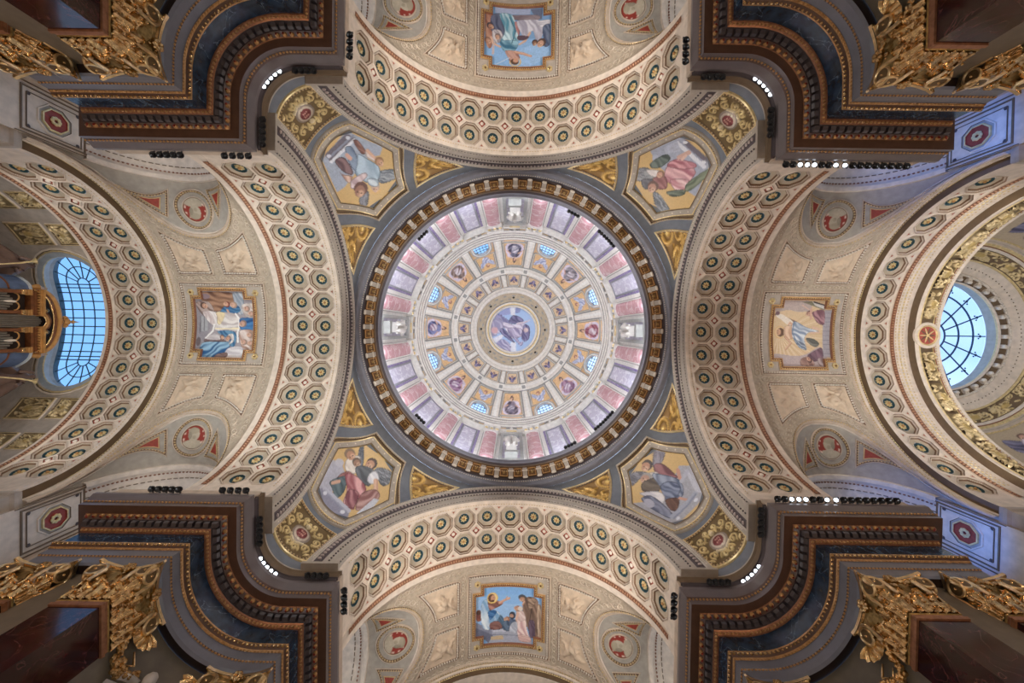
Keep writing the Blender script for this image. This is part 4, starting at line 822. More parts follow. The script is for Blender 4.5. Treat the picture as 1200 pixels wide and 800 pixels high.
def P_top():
    s = Sheet(800, 800, '#7fa6d2', .32); s.poly([(140, 470), (700, 430), (770, 620), (660, 750), (110, 750)], '#8db6e2', True); s.poly([(400, 560), (660, 480), (740, 620), (480, 740)], '#a4c6ec', True, .6)
    s.poly([(140, 70), (530, 80), (530, 140), (140, 140)], '#a9b6d4'); s.poly([(530, 80), (665, 80), (665, 210), (600, 200)], '#6d7892'); s.folds([(300, 150), (600, 150), (620, 210), (350, 200)], '#7d6f78', '#9a8d94', 10, 40)
    s.folds([(30, 140), (110, 150), (110, 520), (40, 500)], '#9c6c5c', '#c9a08a', 60, 46); s.folds([(105, 170), (230, 160), (250, 400), (170, 420), (90, 330)], '#454a62', '#6a7088', 70, 46); s.head(90, 300, 34, '#a87c68', '#3f3a44', 40)
    s.folds([(110, 350), (190, 330), (225, 380), (210, 460), (130, 480)], '#9a949c', '#d8d2d4', 60, 30); s.head(170, 410, 30, '#c49a84', '#7c6c68', 100); s.arm([(100, 430), (120, 490), (200, 520)], 30, '#cfaa98'); s.line([(125, 500), (120, 610)], 22, '#c8b6b4'); s.head(65, 470, 34, '#b98e78', '#8d6a5a', 60)
    s.folds([(190, 150), (330, 150), (390, 330), (400, 480), (350, 560), (250, 570), (200, 470), (250, 330)], '#5a95ad', '#d2e8f0', 72, 46); s.folds([(205, 450), (390, 440), (390, 520), (330, 565), (230, 540)], '#3d6f8d', '#9cc6d8', 20, 44); s.line([(300, 170), (370, 330), (330, 470)], 10, '#35607a')
    s.folds([(360, 220), (410, 250), (410, 380), (370, 300)], '#a86f72', '#cf9a98', 70, 30)
    s.folds([(390, 210), (600, 205), (680, 260), (660, 420), (600, 440), (560, 330), (480, 400), (420, 330)], '#dcdbe6', '#a8a6b8', 65, 44); s.folds([(600, 230), (750, 225), (745, 280), (660, 300)], '#e6e6ee', '#b9b9c6', 10, 30); s.folds([(670, 300), (750, 280), (755, 500), (690, 520), (680, 420)], '#4c5874', '#77839c', 65, 40)
    s.head(655, 480, 44, '#c69e8a', '#5a463f', 130); s.head(585, 470, 30, '#8a6452', '#4a3a34', 100); s.arm([(530, 350), (480, 440), (415, 480)], 28, '#d0ab98'); s.poly([(400, 380), (520, 390), (480, 430), (400, 430)], '#5f4c58', True)
    s.ell(370, 680, 66, 56, '#dcb86a'); s.ell(370, 680, 54, 45, '#9cbfe0'); s.folds([(260, 560), (370, 560), (420, 640), (330, 690), (280, 620)], '#8f6660', '#c79f92', 60, 36); s.ell(365, 680, 46, 36, '#5f4536'); s.ell(375, 665, 30, 24, '#c89a80'); s.arm([(370, 570), (470, 590), (545, 620)], 34, '#b98a78'); s.line([(150, 730), (300, 640)], 10, '#b9cce4'); s.grit(); return s
def P_bottom():
    s = Sheet(800, 800, '#8cb9ea', .32); s.poly([(20, 200), (400, 300), (760, 260), (760, 500), (20, 480)], '#a3c6ec', True, .7); s.poly([(130, 85), (660, 85), (660, 180), (130, 200)], '#7fb0e6', False, .7)
    s.poly([(30, 480), (230, 590), (220, 680), (170, 730), (140, 690), (30, 660)], '#6d7288'); s.poly([(30, 480), (230, 600), (215, 640), (30, 540)], '#8a90a4'); s.poly([(200, 580), (430, 585), (640, 650), (650, 730), (170, 730), (220, 650)], '#a8aec0'); s.poly([(210, 570), (360, 570), (360, 610), (220, 610)], '#c6cad8'); s.line([(220, 640), (640, 660)], 8, '#7e8496'); s.poly([(200, 660), (330, 650), (340, 700), (200, 700)], '#c9b594')
    s.folds([(35, 360), (80, 350), (90, 460), (40, 460)], '#7c4a44', '#a06a5c', 60, 30); s.ell(62, 375, 26, 26, '#5a4038')
    s.folds([(270, 420), (330, 450), (340, 570), (210, 580), (260, 500)], '#3f5d78', '#6f8ca4', 60, 34); s.folds([(180, 500), (280, 490), (320, 570), (200, 580)], '#6a4444', '#96706a', 20, 30)
    s.folds([(100, 260), (160, 240), (190, 330), (290, 400), (270, 470), (190, 510), (180, 580), (110, 550), (85, 400)], '#7fa9cf', '#e2eef6', 68, 46); s.folds([(165, 370), (260, 380), (190, 470)], '#2f5e92', '#5a8abf', 40, 30); s.folds([(165, 255), (240, 260), (320, 270), (310, 310), (200, 360), (175, 350)], '#7d5650', '#b98a80', 25, 34); s.arm([(290, 285), (340, 255), (395, 230)], 30, '#c99a86'); s.line([(350, 255), (370, 215)], 12, '#cfa28e'); s.line([(365, 250), (400, 240)], 12, '#cfa28e')
    s.ell(210, 225, 60, 62, '#e0bd66'); s.ell(210, 225, 50, 52, '#ecd498'); s.ell(202, 225, 40, 46, '#6a4a3a'); s.ell(218, 228, 26, 36, '#c99a80'); s.ell(216, 258, 18, 14, '#5f4234'); s.ell(226, 220, 5, 4, '#3c2a22')
    s.folds([(560, 215), (690, 210), (720, 330), (715, 640), (640, 650), (600, 560), (550, 430), (540, 300)], '#5c4a42', '#9a8070', 68, 50); s.folds([(600, 230), (690, 220), (640, 330), (610, 340)], '#7a6456', '#b39a86', 30, 30); s.ell(535, 215, 44, 32, '#4f525c'); s.head(540, 235, 32, '#b98e76', '#55504e', 160); s.arm([(560, 260), (540, 300)], 24, '#b48a72'); s.line([(640, 330), (620, 470), (640, 640)], 10, '#4c3c36')
    s.folds([(700, 320), (745, 300), (750, 650), (715, 650)], '#a8907e', '#d2bca6', 80, 36); s.folds([(610, 480), (670, 470), (680, 640), (620, 640)], '#5c4c5c', '#7f6f80', 70, 30)
    s.folds([(470, 370), (540, 365), (580, 480), (590, 560), (620, 680), (560, 700), (490, 640), (480, 480)], '#c79fa2', '#efdcd8', 62, 44); s.folds([(470, 375), (545, 370), (575, 460), (500, 480)], '#e8d8d4', '#cdb2ae', 50, 34); s.head(482, 345, 32, '#c69880', '#8d6f60', 190); s.ell(515, 345, 26, 26, '#d9cfc8'); s.arm([(490, 400), (470, 480), (465, 560)], 28, '#d9b3a4')
    s.folds([(400, 470), (470, 480), (470, 590), (350, 600), (380, 540)], '#3f4c66', '#5f6f8a', 60, 34); s.ell(430, 425, 36, 42, '#38404f'); s.head(428, 432, 25, '#b98f7c', '#38404f', 200); s.head(368, 470, 28, '#c49a84', '#9a6a4c', 180); s.folds([(335, 500), (390, 490), (390, 600), (330, 580)], '#44566e', '#6a7e96', 60, 30); s.folds([(420, 520), (480, 500), (480, 620), (400, 610)], '#d8dde8', '#a8b0c0', 60, 30); s.folds([(500, 640), (620, 650), (630, 710), (520, 710)], '#c9a6a2', '#e6ccc4', 15, 26); s.grit(); return s
SK = {0: (P_right, (45, 728, 35, 785), lambda u, v: (u, v)), 1: (P_bottom, (25, 755, 85, 735), lambda u, v: (v, -u)), 2: (P_left, (60, 730, 25, 770), lambda u, v: (-u, -v)), 3: (P_top, (15, 775, 70, 755), lambda u, v: (-v, u))}
DESC = {0: 'ceiling painting of a haloed figure with pale blue cloth against golden rays', 1: 'ceiling painting of a haloed seated teacher and kneeling listeners under blue sky', 2: 'ceiling painting of a white-robed figure among blue-robed figures', 3: 'ceiling painting of a figure in pale blue robe, upside down, on blue sky'}
HD, HS, NT = 1.97, 2.28, .56
def cross_loop(hd, hs, nt):
    a, b = hd - nt, hs - nt; return np.array([(hd, -b), (hd, b), (a, b), (a, hs), (-a, hs), (-a, b), (-hd, b), (-hd, -b), (-a, -b), (-a, -hs), (a, -hs), (a, -b)])
def on_vault(L, h=0): return BB(L[:, 0] + DC, L[:, 1], h), BN(L[:, 0], L[:, 1])
fr0 = None
def painting(k):
    t = thing('ceiling_painting', DESC[k], 'painting', (DC, 0, ZC + RB), k); fn, (x0, x1, y0, y1), mp = SK[k]; s = fn(); n, m = 100, 112
    d = np.linspace(-HD, HD, n); e = np.linspace(-HS, HS, m); D, E = np.meshgrid(d, e, indexing='ij')
    # invert the axis assignment: photo-right u and photo-down v of each point
    U, V = {0: (D / HD, E / HS), 1: (-E / HS, D / HD), 2: (-D / HD, -E / HS), 3: (E / HS, -D / HD)}[k]
    c = s.at(x0 + (U + 1) / 2 * (x1 - x0), y0 + (V + 1) / 2 * (y1 - y0), s.c); dc = (d[1:] + d[:-1]) / 2; ec = (e[1:] + e[:-1]) / 2
    mk = ~((np.abs(dc)[:, None] > HD - NT + .02) & (np.abs(ec)[None, :] > HS - NT + .02))
    lay('picture', BB(D + DC, E, .03), BN(D, E), c, None, 'mosaic', t, mk)
    f = MB(); L, N = orient(*on_vault(dense(cross_loop(HD + .02, HS + .02, NT), 5))); sweep(f, L, N, [(-.20, .02), (-.19, .12), (-.14, .15), (-.11, .15), (-.08, .10), (-.02, .20), (.03, .19), (.05, .02)], ['stone', 'goldpaint', 'goldpaint', 'rust', 'rust', 'goldpaint', 'rust']); beads(f, L, N, .15, (.05, .035, .045), 'palegold', True, -.09, .13); f.build('gold_frame', t)
    g = MB(); R = np.array([(2.68, -2.68), (2.68, 2.68), (-2.68, 2.68), (-2.68, -2.68)]); L, N = orient(*on_vault(dense(R, 13))); sweep(g, L, N, [(-.17, 0), (-.15, .07), (-.08, .08), (-.06, .04), (.07, .03), (.1, .02)], ['stone', 'stone', 'beadshade', 'beadshade', 'stone']); beads(g, L, N, .165, (.05, .04, .04), 'whitebead', True, .01, .07, True); g.build('dentil_frame', t)
    b = MB(); q = np.linspace(-2.6, 2.6, 14); b.grid(BB(q[:, None] + DC, q[None, :], .02), 'greige'); b.build('field', t)
    for sx in (-1, 1):
        for sy in (-1, 1):
            r = MB(); p = BB(DC + sx * 2.15, sy * 2.15, .04); nn = BN(np.array(0.), np.array(sy * 2.15))
            ax = np.array([[1, 0, 0], np.cross(nn, [1, 0, 0]), nn])
            for i in range(6): a = i * PI / 3; r.ell(p + .13 * math.cos(a) * ax[0] + .13 * math.sin(a) * ax[1], (.1, .1, .06), 'palegold', ax, 7, 4)
            r.ell(p, (.09, .09, .1), 'gold', ax, 8, 4); r.build('corner_rosette', t)
for k in range(4): painting(k)
# ------------------------------------------------------------------ carved angel panels, four to a bay
def angel_relief(var):
    s = Sheet(100, 100, '#d3c2a6', 1.2); f = 1 if var % 2 else -1; X = lambda x: 50 + f * (x - 50)
    s.ell(X(50), 48, 11, 16, None, f * 20, 1, 9); s.ell(X(46), 30, 6.5, 7.5, None, 0, 1, 9); s.ell(X(58), 66, 16, 9, None, f * 35, 1, 8); s.ell(X(70), 78, 14, 6, None, f * 40, 1, 6); s.ell(X(48), 72, 12, 6, None, f * -20, 1, 6)
    for i in range(5): s.leaf(X(56), 42, 34 - i * 3, 7, (-60 + i * 16) if f > 0 else (180 + 60 - i * 16), None, 6); s.leaf(X(44), 42, 28 - i * 3, 6, (180 + 70 - i * 16) if f > 0 else (-70 + i * 16), None, 5)
    s.line([(X(44), 40), (X(30), 52), (X(24), 44)], 5, None, 6); s.line([(X(56), 42), (X(70), 52), (X(76), 48)], 5, None, 6)
    for i in range(5): s.spiral(X(24 + i * 14), 88 - (i % 2) * 5, 7, i, 1.2, 3.2, None, 4)
    s.z += .8 * s.n1 * (s.z > 0); return s
AR = [angel_relief(0), angel_relief(1)]
def relief_panels(k):
    for sd in (-1, 1):
        for fr in (-1, 1):
            w1 = '%s side of the %s vault' % (side_word(k, sd), side_names(k)); w2 = 'nearer the dome' if fr < 0 else 'farther from the dome'
            t = thing('relief_panel', 'carved winged-figure panel on the %s, %s' % (w1, w2), 'relief', (DC + fr * 1.5, sd * 4.5, ZC + 7.1), k)
            dl = np.linspace(.47, 2.5, 40); top = np.radians(33.7 + 7.2 * ((dl - .47) / 2.03) ** 1.6) * RB; bot = math.radians(23.6) * RB
            q = np.linspace(0, 1, 40); D = DC + fr * dl[:, None] + 0 * q[None, :]; S = sd * (bot + (top[:, None] - bot) * q[None, :])
            s = AR[(fr + 1) // 2]; yy = (1 - q[None, :] + 0 * D) * 100; xx = (dl[:, None] - .47) / 2.03 * 100 + 0 * yy
            lay('relief', BB(D, S, -.02) , BN(D, S), None, s.at(xx, yy, s.z) * .034 + .045, 'panelstone', t)
            e = np.vstack([np.column_stack([D[:, 0], S[:, 0]]), np.column_stack([D[-1, 1:], S[-1, 1:]]), np.column_stack([D[::-1, -1], S[::-1, -1]])[1:], np.column_stack([D[0, ::-1], S[0, ::-1]])[1:-1]])[::2]
            L, N = orient(BB(e[:, 0], e[:, 1]), BN(e[:, 0], e[:, 1])); f = MB(); sweep(f, L, N, [(-.17, 0), (-.15, .07), (-.1, .08), (-.08, .04), (.05, .03), (.07, .0)], ['stone', 'stone', 'beadshade', 'beadshade', 'stone']); beads(f, L, N, .165, (.05, .04, .04), 'whitebead', True, -.01, .08, True); f.build('dentil_frame', t)
# ------------------------------------------------------------------ lunettes: medallion, two triangles, mouldings
LN = lambda al, q, sd: numN(lambda a, b, h: S_lun(a, b, sd), al, q, (DC, 0, 10.))
def bust_sheet():
    s = Sheet(100, 100, '#8f3328', 1.2); c = '#b3a793'
    s.poly([(0, 78), (14, 66), (34, 62), (42, 54), (62, 54), (68, 62), (88, 66), (100, 78), (50, 106)], c, True, 1, 6); s.ell(52, 38, 25, 30, c, 0, 1, 9); s.ell(60, 34, 14, 16, c, 0, 1, 10); s.ell(36, 42, 6, 7, c, 0, 1, 8); s.ell(54, 22, 24, 14, '#a39883', 0, 1, 11); s.ell(66, 42, 10, 16, '#968b78', 0, 1, 9); s.ell(46, 50, 8, 8, '#a39883', 0, 1, 10)
    for i in range(8):
        a = 2.6 + i * .17; x, y = 50 + 42 * math.cos(a), 50 + 42 * math.sin(a); s.line([(x, y), (x + 5 * math.cos(a), y + 5 * math.sin(a))], 2.6, '#d8bfae'); a = -.9 + i * .17; x, y = 50 + 41 * math.cos(a), 50 + 41 * math.sin(a); s.line([(x, y), (x + 5 * math.cos(a), y + 5 * math.sin(a))], 2.6, '#d8bfae')
    return s
BU = bust_sheet()
def part_thing(name, org, par):
    o = obj(name, None, par, org); ORG[o.name] = np.asarray(org, float); return o
def lunette(k, sd):
    w1 = '%s lunette of the %s vault' % (side_word(k, sd), side_names(k))
    c = S_lun(.04, .5, sd); t = thing('medallion', 'round red portrait medallion in the %s' % w1, 'medallion', tuple(c), k)
    rr = np.linspace(.02, 1, 22); ph = np.linspace(0, 2 * PI, 49); C = lambda R: (.04 + R * np.cos(ph) / 5.3, .5 + R * np.sin(ph) / 3.25)
    R_ = .66; A = .04 + R_ * rr[:, None] * np.cos(ph)[None, :] / 5.3; Q = .5 + R_ * rr[:, None] * np.sin(ph)[None, :] / 3.25
    xs, ys = 50 + 49 * rr[:, None] * np.cos(ph)[None, :], 50 + 49 * rr[:, None] * np.sin(ph)[None, :]; lay('portrait', S_lun(A, Q, sd), LN(A, Q, sd), BU.at(xs, ys, BU.c), BU.at(xs, ys, BU.z) * .009 + .03, 'fresco', t)
    f = MB(); a, q = C(.70); L, N = orient(S_lun(a, q, sd)[:-1], LN(a, q, sd)[:-1]); sweep(f, L, N, [(-.06, .0), (-.04, .06), (.01, .06), (.04, .02)], ['stone', 'stone', 'beadshade']); f.build('inner_rim', t)
    f = MB(); a, q = C(1.08); L, N = orient(S_lun(a, q, sd)[:-1], LN(a, q, sd)[:-1]); sweep(f, L, N, [(-.1, 0), (-.08, .07), (-.03, .08), (-.02, .04), (.1, .03), (.13, .01)], ['stone', 'stone', 'beadshade', 'beadshade', 'grey']); beads(f, L, N, .16, (.05, .04, .04), 'bead', True, .04, .06, True); f.build('dentil_ring', t)
    for nm_, tri in (('far', ((.70, .18), (.29, .80), (.33, .22))), ('near', ((-.13, .84), (-.42, .86), (-.23, .30)))):
        tri = np.array(tri); t = part_thing('triangle_panel', tuple(S_lun(tri[:, 0].mean(), tri[:, 1].mean(), sd)), LUNO[k, sd]); e = dense(tri, 9)
        L, N = orient(S_lun(e[:, 0], e[:, 1], sd), LN(e[:, 0], e[:, 1], sd)); f = MB(); sweep(f, L, N, [(-.03, 0), (-.02, .05), (.02, .05), (.03, .02), (.09, .02), (.11, 0)], ['stone', 'stone', 'beadshade', 'beadshade', 'grey']); beads(f, L, N, .15, (.04, .03, .035), 'bead', True, .085, .055, True); f.build('dentil_frame', t)
        g = MB(); cen = tri.mean(0); i2 = cen + (tri - cen) * .42; e = dense(i2, 5); P = S_lun(e[:, 0], e[:, 1], sd) + .03 * LN(e[:, 0], e[:, 1], sd); g.poly(P, 'red'); L, N = orient(S_lun(e[:, 0], e[:, 1], sd), LN(e[:, 0], e[:, 1], sd)); sweep(g, L, N, [(-.05, .0), (-.03, .05), (.0, .05), (.02, .02)], 'bead'); g.build('red_inlay', t)
    # bead-edged moulding along the groin and a white band round the window arch
    t = thing('lunette_moulding', 'gilt moulding along the edge of the %s' % w1, 'moulding', (DC, sd * 5.5, ZC + 6.5), k); al = np.linspace(-.98, .98, 61); N = LN(al, 0 * al + .03, sd); L = S_lun(al, 0 * al, sd)
    f = MB(); g2 = 1 if sd > 0 else -1; sweep(f, L, N, [(.0, -.02), (.0, .05), (g2 * -.12, .09), (g2 * -.2, .04), (g2 * -.24, .1), (g2 * -.32, .0)], ['brown', 'stone', 'stone', 'stone', 'cream'], False); beads(f, L, N, .17, (.06, .05, .045), 'bead', False, 0, .07); f.build('groin_moulding', t, kind='stuff')
    a = np.linspace(-1, 1, 41) * PI / 2; f = MB()
    for (y0, r0), (y1, r1), m in (((8.35, 3.36), (8.5, 3.3), 'brown'), ((8.5, 3.3), (8.52, 3.05), 'cream'), ((8.52, 3.05), (8.75, 3.02), 'cream'), ((8.75, 3.02), (8.78, 3.2), 'cream')): f.grid([[(DC + r * math.sin(x), sd * y, WZ + r * math.cos(x)) for x in a] for y, r in ((y0, r0), (y1, r1))], m)
    f.build('window_arch_band', t); f = MB(); L = np.array([(DC + 3.17 * math.sin(x), sd * 9.0, WZ + 3.17 * math.cos(x)) for x in a]); N = np.array([(-math.sin(x), 0, -math.cos(x)) for x in a]); beads(f, L, N, .2, (.07, .05, .05), 'rust', False); L2 = L.copy(); L2[:, 1] = sd * 9.35; beads(f, L2, N, .3, (.1, .02, .02), 'brown', False, 0, 0, True); L2[:, 1] = sd * 10.9; beads(f, L2, N, .2, (.07, .05, .05), 'bead', False); f.build('bead_moulding', t, kind='stuff')
    # octagonal panels on the jambs of the window arch
    for j, x0 in ((1, DC + WR), (-1, DC - WR)):
        t = thing('octagon_panel', 'eight-sided red-centred panel on the %s jamb of the %s window' % ('far' if j > 0 else 'near', w1.replace(' lunette', '').replace('vault', 'arm')), 'wall panel', (x0, sd * 9.8, 19.4), k); nx_ = -j
        def O(R, h): return np.array([(x0 + nx_ * h, sd * (9.75 + R * .8 * math.cos(i * PI / 4 + PI / 8)), 19.6 + R * .86 * math.sin(i * PI / 4 + PI / 8)) for i in range(8)])
        f = MB(); pr = [(.95, 0, 'greige'), (.93, .05, 'cream'), (.86, .05, 'cream'), (.84, .01, 'brown'), (.72, .01, 'grey'), (.70, .07, 'palegold'), (.62, .07, 'palegold'), (.60, .015, 'red'), (.0, .012, 'red')]
        for i in range(len(pr) - 1): f.grid([O(pr[i][0], pr[i][1]), O(pr[i + 1][0], pr[i + 1][1])], pr[i + 1][2], cv=True)
        f.build('frame', t); r = MB()
        for i in range(8): a_ = i * PI / 4; r.ell((x0 + nx_ * .06, sd * (9.75 + .15 * math.cos(a_)), 19.6 + .16 * math.sin(a_)), (.05, .09, .09), 'palegold', None, 7, 4)
        r.build('rosette', t); ln = MB()
        for y0, y1, z0, z1 in ((8.75, 8.82, 18.2, 21.2), (10.75, 10.82, 18.2, 21.2), (8.82, 10.75, 18.2, 18.27), (8.82, 10.75, 20.9, 20.97), (8.92, 8.95, 18.45, 20.8), (10.55, 10.58, 18.45, 20.8), (8.95, 10.55, 18.42, 18.45), (8.95, 10.55, 20.75, 20.78), (8.62, 8.65, 18., 21.2), (10.95, 11., 18., 21.2)): ln.box((x0 + nx_ * .02, sd * (y0 + y1) / 2, (z0 + z1) / 2), (.05, y1 - y0, z1 - z0), 'brown')
        for yy_, zz_ in ((9.0, 18.5), (10.5, 18.5), (9.0, 20.6), (10.5, 20.6)): ln.ell((x0 + nx_ * .02, sd * yy_, zz_), (.03, .1, .1), 'archi_dark', None, 4, 3)
        ln.build('line_inlay', t, kind='stuff')
for k in range(4):
    relief_panels(k)
    for sd in (-1, 1): lunette(k, sd)
# guilloche chains in low relief on the stucco bands of each vault
def ring_chain(mb, L, N, step, a, b, r=.03):
    Q, T = resample(L, step)
    for q, t in zip(Q, T):
        n_ = N[np.argmin(((L - q) ** 2).sum(1))]; s_ = np.cross(n_, t); x = np.linspace(0, 2 * PI, 13)[:-1]
        C = q + np.cos(x)[:, None] * a * t + np.sin(x)[:, None] * b * s_; D = np.cos(x)[:, None] * t + np.sin(x)[:, None] * s_
        mb.grid([C + D * r, C + n_ * r * 1.6, C - D * r], 'bandrelief', cv=True); mb.ell(q, (.06, .06, .035), 'bandrelief', np.array([t, s_, n_]), 6, 3)
gc = MB()
for sg in (-1, 1):
    for c_ in (3.12,):
        x = np.linspace(-2.9, 2.9, 30); ring_chain(gc, BB(DC + sg * c_, x), BN(np.full(30, DC + sg * c_), x), .42, .2, .14); ring_chain(gc, BB(DC + x, np.full(30, sg * c_)), BN(DC + x, np.full(30, sg * c_)), .42, .2, .14)
    for sd in (-1, 1):
        x = np.radians(np.linspace(22, 52 if sg < 0 else 55, 24)) * RB * sd; ring_chain(gc, BB(np.full(24, DC + sg * 3.12), x), BN(np.full(24, DC + sg * 3.12), x), .42, .2, .14)
for sd in (-1, 1):
    x = np.linspace(DC - 2.9, DC + 2.9, 40); th_ = groin(x) * RB - .52; ring_chain(gc, BB(x, sd * th_), BN(x, sd * th_), .4, .18, .15); x = sd * np.radians(np.linspace(24, 33, 6)) * RB; ring_chain(gc, BB(np.full(6, DC), x), BN(np.full(6, DC), x), .4, .18, .15)
gc_me = gc.mesh('guilloche_band', 60)
for o in [o for o in COL.objects if o.data is vault_me]: obj('guilloche_band', gc_me, o, kind='stuff')
# ------------------------------------------------------------------ foot of each pendentive: concave plinth standing on the cornice
def plinth_path(d):
    P = [(17.9, 7.8 + d), (11.4 + d, 7.8 + d), (11.4 + d, 9.6)] + [(9.6 + (1.8 + d) * math.cos(t), 9.6 + (1.8 + d) * math.sin(t)) for t in np.linspace(0, PI / 2, 25)[1:-1]] + [(9.6, 11.4 + d), (7.8 + d, 11.4 + d), (7.8 + d, 17.9)]
    return np.array(P)
pl = MB(); pr = [(.02, 18.42, 'slate'), (-.03, 18.40, 'archi'), (-.05, 18.3, 'archi'), (.02, 18.22, 'brown'), (.03, 17.98, 'brown'), (-.02, 17.95, 'palegold'), (-.03, 17.9, 'brown'), (.02, 17.86, 'archi_dark'), (.03, 17.5, 'archi_dark')]
for i in range(len(pr) - 1): pl.grid([np.column_stack([plinth_path(p[0]), np.full(29 if False else len(plinth_path(0)), p[1])]) for p in pr[i:i + 2]], pr[i + 1][2])

for (cx, cy, wx, wy) in ((11.24, 8.8, .5, 1.72), (8.8, 11.24, 1.72, .5)): pl.box((cx, cy, 18.36), (wx, wy, .14), 'archi')
tp = plinth_path(0.02); bk = plinth_path(1.2); pl.grid([np.column_stack([tp, np.full(len(tp), 18.4)]), np.column_stack([bk, np.full(len(tp), 18.4)])], 'stone'); pl_me = pl.mesh('trim_1')
for k in range(4): obj('trim_%d' % (k + 1), pl_me, None, (0, 0, 0), (0, 0, k * PI / 2), 'brown concave plinth under the %s pendentive' % QUAD[k], None, None, 'structure')
# ------------------------------------------------------------------ pendentive mosaics
ZS_, TL_ = np.array([22.82, 25.5, 27.5]), np.array([20.4, 16.6, 37.0])
MAPC = [[[318.4, -148.2, -6.6, -13.4, -8.0, -160.0, -67.9, -30.2, -12.2, -40.5, -18.5, -6.3, 6.5, 1.5, 1.0], [416.8, -152.2, -6.9, -13.8, -8.2, 153.4, 65.4, 29.1, 11.7, -42.1, -19.4, -6.6, -6.2, -1.4, 1.1]],
 [[466.6, 152.5, 6.9, 13.8, 8.2, -155.0, -65.8, -29.2, -11.8, 41.8, 19.1, 6.5, 6.3, 1.5, -1.1], [387.4, -147.4, -6.7, -13.4, -7.9, -158.4, -67.5, -30.0, -12.1, -40.8, -18.8, -6.4, 6.4, 1.5, 1.1]],
 [[520.9, 134.2, 5.8, 12.1, 7.2, 142.2, 60.4, 26.8, 10.8, 37.0, 16.9, 5.7, -5.8, -1.4, -1.0], [511.7, 139.2, 6.0, 12.5, 7.4, -139.4, -58.9, -26.1, -10.5, 38.0, 17.2, 5.8, 5.8, 1.4, -1.0]],
 [[357.6, -156.2, -6.7, -14.0, -8.3, 155.1, 65.8, 29.2, 11.8, -43.0, -19.6, -6.6, -6.3, -1.5, 1.1], [454.9, 151.8, 6.5, 13.6, 8.1, 161.7, 68.4, 30.3, 12.2, 41.4, 18.7, 6.3, -6.7, -1.6, -1.1]]]
def sheet_xy(k, z, t):                      # height on the wall and angle round the pendentive -> position on the drawn sheet
    a, b = (t - 45) / 30, (z - 25.2) / 2.4; m = [a ** i * b ** j for i in range(5) for j in range(5 - i)]; return sum(c * q for c, q in zip(MAPC[k][0], m)), sum(c * q for c, q in zip(MAPC[k][1], m))
def M_br():
    s = Sheet(800, 800, '#d3b47e', .4); s.poly([(380, 280), (520, 280), (540, 460), (360, 640), (150, 560), (110, 500), (300, 480)], '#a9aab4'); s.poly([(440, 270), (530, 300), (530, 440), (480, 430)], '#b9bac4')
    s.wing([(235, 185), (300, 195), (275, 270), (230, 290), (225, 240)], '#6a6572', '#9a96a4', 80); s.wing([(85, 330), (150, 310), (215, 330), (150, 360), (100, 400)], '#5d5c68', '#8e8e9a', 20)
    s.folds([(235, 270), (290, 270), (360, 330), (380, 350), (300, 350), (240, 320)], '#6c4148', '#9c6a70', 30, 30); s.folds([(180, 330), (250, 315), (260, 350), (220, 350)], '#cfc4c0', '#e6dcd8', 30, 24); s.head(188, 280, 30, '#b98a70', '#3f3433', 130); s.head(185, 355, 30, '#b59080', '#9a9694', 150)
    s.folds([(165, 380), (240, 350), (280, 380), (260, 430), (170, 430)], '#4c443f', '#7d7064', 10, 26); s.folds([(220, 330), (280, 330), (380, 360), (410, 430), (380, 480), (310, 500), (280, 420)], '#5b6680', '#a3adc2', 60, 34); s.folds([(270, 400), (330, 370), (390, 400), (370, 460), (310, 480)], '#4e5a76', '#8f9ab4', 30, 26)
    s.folds([(150, 440), (260, 430), (300, 470), (270, 510), (200, 470)], '#c9c8d0', '#e9e6e8', 15, 28); s.folds([(160, 470), (230, 460), (340, 560), (320, 590), (200, 520)], '#5b6076', '#9096ac', 45, 26); s.ell(205, 500, 34, 24, '#b3b4c4', 30); s.folds([(300, 480), (380, 470), (370, 540), (330, 540)], '#5c4038', '#8a6a58', 60, 24)
    s.line([(385, 470), (430, 480)], 16, '#c99e8c'); s.line([(480, 440), (420, 510), (340, 580)], 26, '#a7adbe'); s.line([(482, 445), (425, 520), (350, 590)], 10, '#8a90a4'); s.ell(482, 480, 14, 10, '#d9dce6', -40); s.ell(375, 590, 14, 10, '#d9dce6', -40); s.poly([(410, 300), (440, 310), (520, 440), (480, 430)], '#c3c5d0'); s.line([(430, 310), (395, 370)], 22, '#b7b9c6'); s.line([(375, 305), (385, 350)], 22, '#c99a88'); s.grit(); return s
